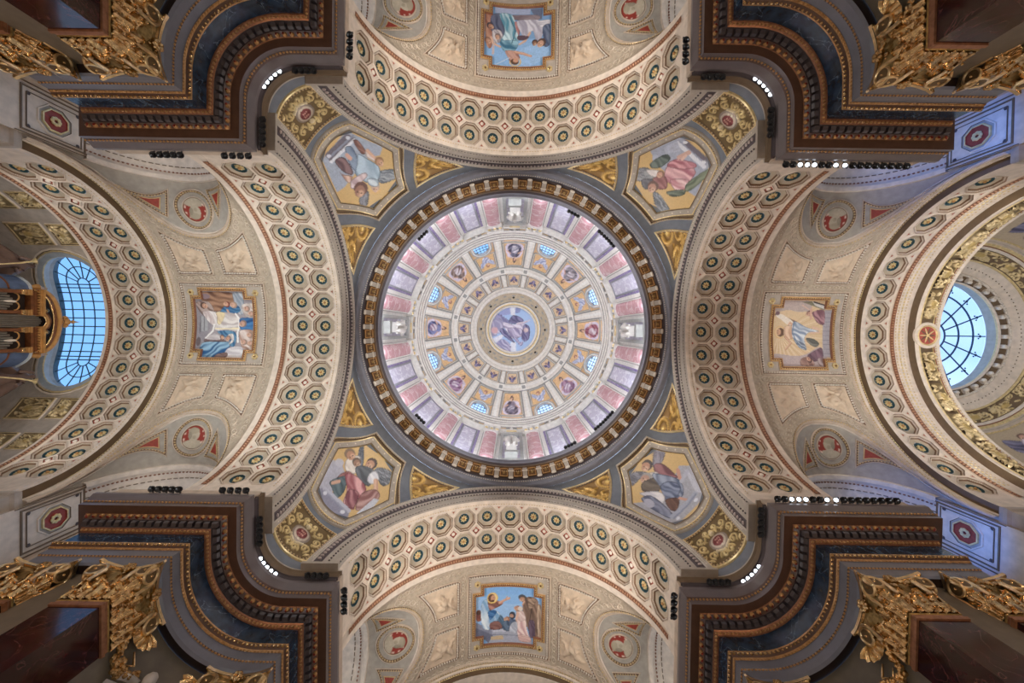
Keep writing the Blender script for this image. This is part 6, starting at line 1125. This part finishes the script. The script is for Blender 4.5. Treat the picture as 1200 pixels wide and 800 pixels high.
for sg in (-1, 1):
    x = np.linspace(0, PI, 8); pane(Pb(WD + .4 * np.cos(x), sg * (WS + .4 * np.sin(x))))
    for r0, r1 in ((.4, 1.13), (1.13, WH)):
        for i in range(7): q = np.array([x[i], x[i + 1], x[i + 1], x[i]]); r = np.array([r0, r0, r1, r1]); pane(Pb(WD + r * np.cos(q), sg * (WS + r * np.sin(q))))
def gp_sheet(v):
    s = Sheet(100, 100, '#8d7a58', 1.); rg = random.Random(v)
    for i in range(9): s.spiral(rg.uniform(15, 85), rg.uniform(15, 85), rg.uniform(10, 20), rg.uniform(0, 6), 1.4, 6, '#d9c394', 9)
    for i in range(22): s.leaf(rg.uniform(5, 95), rg.uniform(5, 95), 18, 7, rg.uniform(0, 360), '#e0cb9e', 9)
    s.ell(50, 50, 12, 14, '#c9ae72', 0, 1, 9); return s
GS = [gp_sheet(i) for i in range(3)]
for sd in (-1, 1):
    for j, (d0, d1, th0, th1, w_) in enumerate(((27.4, 28.5, 36, 44.5, 'gilded scrollwork panel beside'), (29.0, 31.0, 36, 45, 'gilded scrollwork panel behind'), (27.5, 28.7, 53, 60, 'gilded bust panel beside'), (29.2, 30.6, 53, 60, 'gilded scrollwork panel low behind'))):
        t = part_thing('gilded_panel', tuple(B8((d0 + d1) / 2, sd * math.radians((th0 + th1) / 2) * R8)), OV); D, S = np.meshgrid(np.linspace(d0, d1, 30), sd * np.radians(np.linspace(th0, th1, 34)) * R8, indexing='ij'); g = GS[j % 3]; x = (D - d0) / (d1 - d0) * 99; y = np.linspace(0, 99, 34)[None, :] + 0 * x
        lay('scrollwork', B8(D, S), N8(D, S), g.at(x, y, g.c), g.at(x, y, g.z) * .02 + .02, 'goldrelief', t); q = np.radians([th0, th1]) * R8 * sd; e = dense(np.array([(d0, q[0]), (d1, q[0]), (d1, q[1]), (d0, q[1])]), 6); L, N = orient(B8(e[:, 0], e[:, 1]), N8(e[:, 0], e[:, 1])); f = MB(); sweep(f, L, N, [(-.12, 0), (-.1, .08), (-.04, .1), (0, .05), (.06, .03)], ['cream', 'palegold', 'brown', 'palegold']); f.build('frame', t)
# the organ: local frame of the left arm, front at d = 28, facing the dome
t = thing('pipe_organ', 'gilded wooden organ case with grey pipes and round pediment under the big window', 'organ', (28.6, 0, 14.5), 2); OX = 28.0
c = MB()
for y0, y1 in ((-1.75, -.42), (.42, 1.75)): c.box((OX + .9, (y0 + y1) / 2, 18.75), (1.4, y1 - y0, 8.5), 'shadowwood')
c.box((OX + 1.1, 0, 19.2), (1.0, .84, 9.4), 'shadowwood'); c.build('case', t)
for y in (-1.66, -.50, .50, 1.66):
    b = MB(); b.box((OX - .02, y, 18.8), (.22, .18, 8.0), 'wood'); b.build('pilaster', t); b = MB()
    for z, w_ in ((22.62, .24), (22.75, .30), (22.9, .26), (23.0, .34)): b.box((OX - .04, y, z), (w_, w_, .1), 'woodlight')
    for i in range(5): b.ell((OX - .17, y - .1 + .05 * i, 22.7), (.04, .04, .1), 'gold', None, 6, 4)
    b.build('capital', t)
for sg in (-1, 1):
    e = MB()
    for z0, z1, o, m_ in ((23.05, 23.2, .0, 'wood'), (23.2, 23.38, .04, 'wood'), (23.38, 23.46, .16, 'woodlight'), (23.46, 23.56, .26, 'woodlight')): e.box((OX + .3 - o / 2, sg * 1.09, (z0 + z1) / 2), (.8 + o, 1.42 + o * .6, z1 - z0), m_)
    for i in range(9): e.box((OX - .2, sg * (.5 + i * .15), 23.34), (.08, .07, .07), 'woodlight')
    e.build('cornice', t)
    for i in range(7):
        y = sg * (.66 + i * .145); p = MB(); h = 22.45 - .25 * abs(i - 3) * .5; p.tube([(OX + .1, y, 15.2), (OX + .1, y, h)], .062, 'pipe', 8); p.build('pipe', t)
    v = MB()
    for i in range(2):
        x = np.linspace(0, PI, 9); y0 = sg * (.84 + i * .5); v.tube(np.stack([np.full(9, OX - .06), y0 + .24 * np.cos(x), 22.3 + .22 * np.sin(x)], 1), .035, 'woodlight', 5)
    v.ell((OX - .1, sg * 1.09, 22.1), (.05, .07, .3), 'whitebead', None, 7, 6); v.build('carving', t)
    # pediment half and its scroll filling
    x = np.linspace(.0, 1, 17); ped = np.stack([np.full(17, OX - .1), sg * 1.80 * np.cos(x * PI / 2), 23.5 + 1.0 * np.sin(x * PI / 2)], 1); q = MB(); q.tube(ped, .13, 'woodlight', 8); q.tube(ped + [.02, 0, -.2], .09, 'wood', 6); q.tube(ped + [-.03, 0, -.33], .05, 'gold', 6); q.build('pediment', t)
    o = MB()
    for i, (y, z) in enumerate(((.55, 23.75), (.8, 23.85), (.95, 23.7), (.65, 24.0))): o.ell((OX + .1, sg * y, z), (.08, .12, .1), 'gold' if i % 2 else 'whitebead', None, 7, 5)
    o.build('carving', t)
for i in range(7): p = MB(); y = -.33 + i * .11; p.tube([(OX + .15, y, 14.8), (OX + .15, y, 23.75 - .05 * abs(i - 3) ** 1.5)], .05, 'pipe', 8); p.build('pipe', t)
a_ = MB(); x = np.linspace(0, PI, 17)
for r, w_, m_ in ((.46, .09, 'woodlight'), (.60, .05, 'wood'), (.36, .04, 'gold')): a_.tube(np.stack([np.full(17, OX - .08), r * np.cos(x), 23.5 + r * np.sin(x) * .9], 1), w_, m_, 6)
a_.build('arch', t); bkp = MB(); bkp.grid([[(OX + .25, 1.78 * (1 - abs(2 * u - 1)) * np.sign(u - .5) if False else -1.75 + 3.5 * u, z) for u in np.linspace(0, 1, 17)] if z < 23.6 else [(OX + .25, -1.75 + 3.5 * u, 23.52 + .95 * math.sqrt(max(0, 1 - (2 * u - 1) ** 2))) for u in np.linspace(0, 1, 17)] for z in (23.5, 24.4)], 'shadowwood'); bkp.build('pediment_back', t)
fi = MB(); fi.lathe([(.0, 24.5), (.26, 24.52), (.12, 24.7), (.2, 24.85), (.24, 24.95), (.1, 25.1), (.07, 25.2), (.12, 25.28), (.05, 25.45), (.0, 25.72)], 'woodlight', 10, (OX - .05, 0, 0))
for sg in (-1, 1): fi.ell((OX - .05, sg * .26, 24.85), (.1, .12, .16), 'woodlight'); fi.ell((OX - .05, 0, 24.62), (.2, .2, .16), 'goldpaint')
fi.build('finial', t)
for sg in (-1, 1):
    u = thing('organ_urn', 'small turned wooden urn at the %s shoulder of the organ' % side_word(2, sg), 'urn', (OX + .3, sg * 2.0, 23.2), 2); m = MB(); m.lathe([(.16, 23.2), (.1, 23.35), (.2, 23.6), (.22, 23.7), (.08, 23.9), (.03, 24.2)], 'woodlight', 10, (OX + .3, sg * 2.0, 0)); m.build('body', u)
    u = thing('organ_screen', 'curved bluish screen panel at the %s flank of the organ' % side_word(2, sg), 'panel', (28.7, sg * 2.3, 16.), 2); m = MB(); x = np.linspace(0, 1, 11); m.grid([[(OX + .1 + .9 * a, sg * (1.8 + .85 * math.sqrt(a)), z) for a in x] for z in (16., 23.2)], 'daylitscreen'); m.tube([(OX + .1 + .9 * a, sg * (1.8 + .85 * math.sqrt(a)), 23.22) for a in x], .08, 'reveal', 6); m.tube([(OX + .1 + .9 * a, sg * (1.8 + .85 * math.sqrt(a)), 22.2) for a in x], .05, 'wood', 6); m.build('panel', u)
    # trumpeting angel, one skinned figure of carved wood
    u = thing('angel_statue', 'carved brown wooden angel with a gilt trumpet, %s of the organ' % side_word(2, sg), 'statue', (28.9, sg * 3.3, 18.4), 2)
    bm = bpy.data.meshes.new('angel'); J = [(0, 0, 2.2), (0, 0, 2.7), (0, 0, 3.2), (-.03, 0, 3.42), (-.08, 0, 3.72), (0, .16, 2.1), (-.12, .2, 1.2), (0, .24, .1), (0, -.16, 2.1), (.05, -.2, 1.2), (.1, -.24, .1), (-.02, .3, 3.1), (-.3, .42, 2.8), (-.55, .25, 3.3), (-.02, -.3, 3.1), (-.2, -.45, 2.7), (-.45, -.3, 2.5)]
    E = [(0, 1), (1, 2), (2, 3), (3, 4), (0, 5), (5, 6), (6, 7), (0, 8), (8, 9), (9, 10), (2, 11), (11, 12), (12, 13), (2, 14), (14, 15), (15, 16)]; rad = [.26, .24, .26, .1, .17, .2, .2, .16, .2, .2, .16, .13, .1, .07, .13, .1, .07]
    bm.from_pydata([(28.9 + x - ORG[u.name][0], y + sg * 3.3 - ORG[u.name][1], 20.3 + z - 18.4) for x, y, z in J], E, []); bm.materials.append(MATS['statue_dark']); o = obj('body', bm, u); md = o.modifiers.new('skin', 'SKIN'); o.modifiers.new('sub', 'SUBSURF').levels = 1; o.modifiers['sub'].render_levels = 2
    for v_, r in zip(bm.skin_vertices[0].data if bm.skin_vertices else [], rad): v_.radius = (r, r)
    w_ = MB(); [w_.grid([[(29.05 + .25 * a + .1 * math.sin(b * 8), sg * 3.3 + q * (.15 + 1.1 * a), 22.6 + 1.2 * b * (1 - .3 * a) - .9 * a * a) for b in np.linspace(0, 1, 9)] for a in np.linspace(0, 1, 8)], 'statue_dark') for q in (-1, 1)]; w_.build('wing', u); tr = MB(); tr.tube([(28.4, sg * 3.1, 21.95), (28.05, sg * 3.3, 22.7), (27.85, sg * 3.45, 23.05)], [.035, .045, .05], 'palegold', 8); tr.tube([(27.85, sg * 3.45, 23.05), (27.75, sg * 3.5, 23.2)], [.05, .2], 'palegold', 10); tr.build('trumpet', u)
    p = MB(); p.box((28.9, sg * 3.3, 17.4), (1.0, 1.1, 5.8), 'shadowwood'); p.build('pedestal', u)
# ------------------------------------------------------------------ right end: gilded arch, domed apse with round skylight
t = thing('gilded_arch', 'arch with a gilded scrollwork frieze and red rosette in front of the apse', 'arch', (26.1, 0, ZC), 0); R7 = 7.5; B7 = barrel(R7); N7 = lambda d, s: np.stack([0 * d, -np.sin(s / R7), -np.cos(s / R7)], -1); th = np.linspace(-PI / 2, PI / 2, 73)
mb = MB(); pf = [(26.1, 8.02, 'brown'), (26.1, 7.52, 'brown'), (26.12, 7.5, 'cream'), (26.34, 7.5, 'cream'), (26.36, 7.47, 'palegold'), (26.42, 7.47, 'palegold'), (26.44, 7.53, 'brown'), (27.24, 7.53, 'brown'), (27.26, 7.47, 'palegold'), (27.34, 7.47, 'rust'), (27.36, 7.5, 'rust'), (27.5, 7.5, 'cream'), (27.7, 7.5, 'cream'), (27.72, 8.1, 'cream')]
for i in range(len(pf) - 1): mb.grid([np.stack([np.full(73, pf[j][0]), pf[j][1] * np.sin(th), ZC + pf[j][1] * np.cos(th)], -1) for j in (i, i + 1)], pf[i + 1][2])
mb.build('soffit', t); bd = MB(); q = th[6:-6] * R7; L = B7(np.full(len(q), 27.42), q, .02); beads(bd, L, N7(np.full(len(q), 27.42), q), .17, (.05, .04, .04), 'bead', False); bd.build('bead_moulding', t, kind='stuff')
ob = MB(); B3 = barrel(8.0)                # beaded band on the soffit of the single-row arch
for d_, m_, r_ in ((25.32, 'bead', (.05, .05, .035)), (25.55, 'palegold', (.09, .06, .04)), (25.78, 'bead', (.05, .05, .035))): q = th[6:-6] * 8.0; beads(ob, B3(np.full(len(q), d_), q), np.stack([0 * q, -np.sin(q / 8), -np.cos(q / 8)], -1), .2, r_, m_, False)
ob.v = [v - ORG[A3.name] for v in ob.v]; obj('bead_band', ob.mesh('bead_band'), A3, kind='stuff')
for i in range(-5, 6):
    if i == 0: continue
    a0 = (i - .5) * .27 ; g = GS[i % 3]; D, S = np.meshgrid(np.linspace(26.45, 27.23, 22), np.linspace(a0 + .01, a0 + .26, 50) * R7, indexing='ij'); x = (D - 26.45) / .78 * 60 + 20; y = (S - S.min()) / (S.max() - S.min()) * 99; lay('frieze_panel', B7(D, S), N7(D, S), g.at(x, y, g.c), g.at(x, y, g.z) * .02, 'goldrelief', t)
ro = MB(); ax = np.array([[1, 0, 0], [0, 1, 0], [0, 0, 1.]]); C7 = np.array([26.86, 0, ZC + R7])
def disc(mb, R0, R1, z0, z1, m): a = np.linspace(0, 2 * PI, 33); mb.grid([[C7 + [r * math.cos(x), r * math.sin(x), -z] for x in a] for r, z in ((R0, z0), (R1, z1))], m)
for R0, R1, z0, z1, m_ in ((.86, .84, -.05, .08, 'cream'), (.84, .66, .08, .08, 'cream'), (.66, .62, .08, .14, 'palegold'), (.62, .56, .14, .05, 'palegold'), (.56, .02, .05, .05, 'rosered')): disc(ro, R0, R1, z0, z1, m_)
for i in range(10): a = i * PI / 5; ro.ell(C7 + [.28 * math.cos(a), .28 * math.sin(a), -.06], (.24, .045, .04), 'palegold' if i % 2 else 'brown', np.array([[math.cos(a), math.sin(a), 0], [-math.sin(a), math.cos(a), 0], [0, 0, 1]]), 8, 4)
ro.ell(C7 + [0, 0, -.08], (.1, .1, .08), 'palegold'); ro.build('rosette', t)
AXX, AZZ, AR_ = 33.0, 22.2, 9.5
def S_ap(r, a, h=0): z = AZZ + np.sqrt(np.maximum(AR_ ** 2 - np.asarray(r, float) ** 2, 0)); n = unit(bstack(r * np.cos(a), r * np.sin(a), z - AZZ)); return bstack(AXX + r * np.cos(a), r * np.sin(a), z) - n * np.asarray(h, float)[..., None]
AN = lambda r, a: -unit(bstack(r * np.cos(a), r * np.sin(a), np.sqrt(np.maximum(AR_ ** 2 - r ** 2, 0)) + 0 * a))
mb = MB(); r = np.r_[np.linspace(4.25, 9, 24), 9.3, 9.49]; a = np.linspace(0, 2 * PI, 121); P = S_ap(r[:, None], a[None, :]); Pc = (P[1:, 1:] + P[:-1, :-1]) / 2; mb.grid(P, 'greige', mask=Pc[..., 0] > 27.55); mb.build('ceiling', label='grey dome of the apse around the round skylight', kind='structure')
mb = MB(); P = np.array([[(AXX + 9.49 * math.cos(x), 9.49 * math.sin(x), z) for x in a] for z in (22.0, -1.6)]); mb.grid(P, 'plaster_wall', mask=((P[0, 1:, 0] + P[0, :-1, 0]) / 2 > 27.55)[None, :]); mb.build('wall_right_end', label='curved wall of the apse', kind='structure')
def ap_hoop(name, prof, par):
    mb = MB(); a = np.linspace(0, 2 * PI, 121)
    for i in range(len(prof) - 1): mb.grid([S_ap(prof[j][0], a, prof[j][1]) for j in (i, i + 1)], prof[i + 1][2])
    mb.build(name, par)
t = thing('skylight_ring', 'bracketed cornice and gilded band round the apse skylight', 'cornice', (AXX, 0, 29.), 0)
ap_hoop('ring_moulding', [(4.2, .0, 'reveal'), (4.2, .25, 'palegold'), (4.34, .28, 'cream'), (4.36, .12, 'brown'), (4.74, .10, 'brown'), (4.76, .2, 'whitebead'), (4.88, .2, 'whitebead'), (4.9, .1, 'cream'), (5.7, .08, 'cream'), (5.72, .16, 'palegold'), (5.82, .16, 'palegold'), (5.84, .03, 'beadshade'), (6.5, .03, 'brown'), (6.52, .16, 'palegold'), (6.66, .16, 'cream'), (6.7, .08, 'rust'), (6.85, .1, 'palegold'), (6.9, 0, 'cream')], t)
bk = MB(); bk.box((0, 0, 0), (.34, .3, .26), 'cream'); bk.ell((-.12, 0, -.14), (.14, .17, .14), 'whitebead', None, 8, 5); bk.ell((.14, 0, -.08), (.1, .16, .12), 'whitebead', None, 8, 5); bk = bk.mesh('bracket'); g_ = ORG[t.name]
for i in range(36): a0 = i * PI / 18; obj('bracket', bk, t, tuple(S_ap(4.56, a0, .22) - g_), (0, .5 * 0, a0))
bd = MB(); L = S_ap(4.84, np.linspace(0, 2 * PI, 121)[:-1], .22); beads(bd, L, np.tile([0, 0, -1.], (120, 1)), .2, (.06, .05, .05), 'whitebead'); L = S_ap(5.3, np.linspace(0, 2 * PI, 121)[:-1], .1); beads(bd, L, np.tile([0, 0, -1.], (120, 1)), .3, (.05, .05, .03), 'brown'); bd.build('bead_moulding', t, kind='stuff')
for i in range(16):
    g = GS[i % 3]; A, Rr = np.meshgrid(np.linspace(0, 2 * PI / 16, 44) + i * PI / 8, np.linspace(5.86, 6.48, 18), indexing='ij'); x = (Rr - 5.86) / .62 * 60 + 20; y = np.linspace(0, 99, 44)[:, None] + 0 * x; lay('frieze_panel', S_ap(Rr, A), AN(Rr, A), g.at(x, y, g.c), g.at(x, y, g.z) * .016 + .03, 'goldrelief', t)
t = thing('window_18', 'round skylight with radial blue glazing bars over the apse', None, (AXX, 0, 31.5), 0, None, 'structure'); f = MB(); a = np.linspace(0, 2 * PI, 73); f.grid([[(AXX + r * math.cos(x), r * math.sin(x), z) for x in a] for r, z in ((4.2, 30.4), (4.2, 31.3), (4.3, 31.35), (4.36, 31.5))], 'reveal'); f.build('frame', t); m = MB()
for r in (1.1, 2.2, 3.35): m.tube([(AXX + r * math.cos(x), r * math.sin(x), 31.5) for x in a], .06, 'muntinblue', 6)
for i in range(16):
    x = i * PI / 8 + .0; m.tube([(AXX + r * math.cos(x), r * math.sin(x), 31.5) for r in (1.1, 4.3)], .05, 'muntinblue', 6)
    for q, r in ((0, .17), (.045, .1), (-.045, .1)): m.ell((AXX + (3.75 + (.12 if q == 0 else 0)) * math.cos(x + q), (3.75 + (.12 if q == 0 else 0)) * math.sin(x + q), 31.48), (r * .7, r * .7, .04), 'muntinblue', None, 6, 4)
m.build('muntin', t)
for i in range(16):
    for r0, r1 in ((.0, 1.1), (1.1, 2.2), (2.2, 3.35), (3.35, 4.35)):
        g = MB(); x = np.array([i, i + .5, i + 1]) * PI / 8; P = [(AXX + r1 * math.cos(y), r1 * math.sin(y), 31.52) for y in x] + ([(AXX + r0 * math.cos(y), r0 * math.sin(y), 31.52) for y in x[::-1]] if r0 else [(AXX, 0, 31.52)]); g.poly(P, 'pane_glass'); g.poly([(p[0], p[1], p[2] + .02) for p in P[::-1]], 'pane_glass'); g.build('pane', t, 0)
def apse_fig():
    s = Sheet(100, 70, '#b9a68c', 1.2); s.wing([(20, 20), (44, 34), (40, 52), (22, 50)], '#4a4660', '#8c88a0', 30); s.wing([(80, 20), (56, 34), (60, 52), (78, 50)], '#4a4660', '#8c88a0', -30); s.folds([(42, 30), (58, 30), (64, 62), (36, 62)], '#b9a4b4', '#efe8f0', 70, 8, True, None, 5); s.head(50, 24, 6, '#c99c88', '#6a5048', 90); s.grit(); return s
AF = apse_fig()
for i, a0 in enumerate(np.arange(8) * PI / 4 + PI / 8):
    x_, y_ = AXX + 7.7 * math.cos(a0), 7.7 * math.sin(a0)
    if x_ < 28.6: continue
    t = thing('apse_mosaic', 'winged-figure mosaic in the apse dome, %s in order from the upper side' % ['', 'fourth', 'fifth', 'sixth', '', '', '', ''][i] if False else 'winged-figure mosaic panel of the apse dome at %s of the skylight' % ('the lower right', 'the bottom', 'lower left', '', '', 'upper left', 'the top', 'the upper right')[i], 'mosaic', tuple(S_ap(7.7, a0)), 0)
    A, Rr = np.meshgrid(a0 + np.linspace(-.30, .30, 60), np.linspace(7.1, 8.5, 40), indexing='ij'); lay('picture', S_ap(Rr, A, .03), AN(Rr, A), AF.at(np.linspace(0, 99, 60)[:, None] + 0 * A, (Rr - 7.1) / 1.4 * 69, AF.c), None, 'mosaic', t)
    e = dense(np.array([(7.1, a0 - .3), (8.5, a0 - .3), (8.5, a0 + .3), (7.1, a0 + .3)]), 7); L, N = orient(S_ap(e[:, 0], e[:, 1]), AN(e[:, 0], e[:, 1])); f = MB(); sweep(f, L, N, [(-.2, 0), (-.18, .08), (-.05, .1), (.05, .04)], ['palegold', 'stone', 'palegold']); f.build('frame', t)
# ------------------------------------------------------------------ spotlights standing along the ledges
def can_mesh(lit):
    mb = MB(); q = .82 if lit else 1.; mb.lathe([(.0, -.16 * q), (.07 * q, -.15 * q), (.11 * q, -.10 * q), (.12 * q, 0), (.128 * q, .06), (.14 * q, .07), (.14 * q, .10), (.11 * q, .10), (.10 * q, .08)], 'black', 14); mb.lathe([(.10 * q, .08), (.06, .085), (.0, .09)], 'lens' if lit else 'dark_lens', 14)
    for s in (-1, 1): mb.box((s * .155, 0, -.06), (.02, .05, .26), 'black')
    mb.box((0, 0, -.20), (.33, .05, .02), 'black'); mb.box((0, -.0, -.27), (.05, .05, .14), 'black'); return mb.mesh('spotlight')
CAN = {True: can_mesh(True), False: can_mesh(False)}
ORD = ['first', 'second', 'third', 'fourth', 'fifth', 'sixth', 'seventh', 'eighth', 'ninth']
def ordinal(P, i):                          # place of lamp i in its row, as the photograph shows it
    P = np.asarray(P, float); ax = 0 if np.ptp(P[:, 0]) >= np.ptp(P[:, 1]) * .8 else 1; o = int(np.argsort(np.argsort(P[:, ax]))[i]); return ORD[o] + (' from the left' if ax == 0 else ' from the top')
def can(p, aim, lit, label, group): return obj('spotlight', CAN[lit], None, tuple(p), tuple((Vector(aim) - Vector(p)).to_track_quat('Z', 'Y').to_euler()), label, 'spotlight', group)
for k in range(4):
    n_ = PN_[k]
    R5 = [r4(k, PC + 1.93 * math.cos(PI / 4 + (i - 2) * .125), PC + 1.93 * math.sin(PI / 4 + (i - 2) * .125)) for i in range(5)]
    for i, (x, y) in enumerate(R5): can((x, y, 17.62), (x * .1, y * .1, 0), True, 'lit spotlight on the curved ledge of the %s pier, %s' % (n_, ordinal(R5, i)), 'lit spotlights of the %s pier' % n_)
    for side, row in ((('nave', 'transept')[k % 2], [r4(k, 11.16, 9.0 - .27 * i) for i in range(5 - k % 2)]), (('transept', 'nave')[k % 2], [r4(k, 9.75 - .27 * i, 11.16) for i in range(4 + k % 2)])):
        for i, (X, Y) in enumerate(row): can((X, Y, 17.62), (X * .35, Y * .35, 8), False, 'dark ledge spotlight at the %s end of the %s pier, %s' % (side, n_, ordinal(row, i)), 'dark ledge spotlights of the %s pier, %s end' % (n_, side))
def ledge_row(pts, lab, lit=(), aim=(0, 0, 26)):
    for i, p in enumerate(pts): can(p, (p[0] * .4, p[1] * .2, 8.), i in lit, ('lit' if i in lit else 'dark') + ' ' + lab + (', ' + ordinal(pts, i) if len(pts) > 1 else ''), ('lit ' if i in lit else 'dark ') + lab)
L_ = lambda x0, x1, y, n, z=17.66: [(x0 + (x1 - x0) * i / (n - 1), y, z) for i in range(n)]
for s_, w_ in ((-1, 'upper'), (1, 'lower')):
    ledge_row(L_(-12.85, -11.8, s_ * 7.42, 4), 'spotlight of the four near the left coffered arch, %s ledge' % w_); ledge_row(L_(-16.0, -15.1, s_ * 7.42, 4), 'spotlight of the four below the left vault, %s ledge' % w_); ledge_row([(-14.8, s_ * 7.42, 17.66)], 'single spotlight below the left vault, %s ledge' % w_)
    ledge_row(L_(11.9, 14.1, s_ * 7.42, 8), 'spotlight in the row under the right coffered arch, %s ledge' % w_, (2, 3, 4, 7)); ledge_row(L_(14.5, 17.2, s_ * 7.42, 9), 'spotlight in the long row under the right vault, %s ledge' % w_, (0,))
    for x_, v_ in ((-1, 'left'), (1, 'right')): ledge_row([(x_ * 7.38, s_ * (11.85 + .31 * i), 17.66) for i in range(4)], 'spotlight of the four beside the %s coffered arch, %s ledge' % (w_, v_))
for a, n, w_ in ((-134.8, 4, 'upper left'), (-63.3, 4, 'top right'), (-45, 7, 'upper right'), (135.1, 4, 'lower left'), (44.3, 8, 'lower right'), (62.9, 4, 'bottom right')):
    for i in range(n):
        x = math.radians(a + (i - (n - 1) / 2) * 1.5); obj('spotlight', CAN[False], None, (9.72 * math.cos(x), 9.72 * math.sin(x), 29.78), (0, 0, x), 'small dark drum cornice spotlight at the %s, %s clockwise' % (w_, ORD[i]), 'spotlight', 'drum cornice spotlights at the %s' % w_)
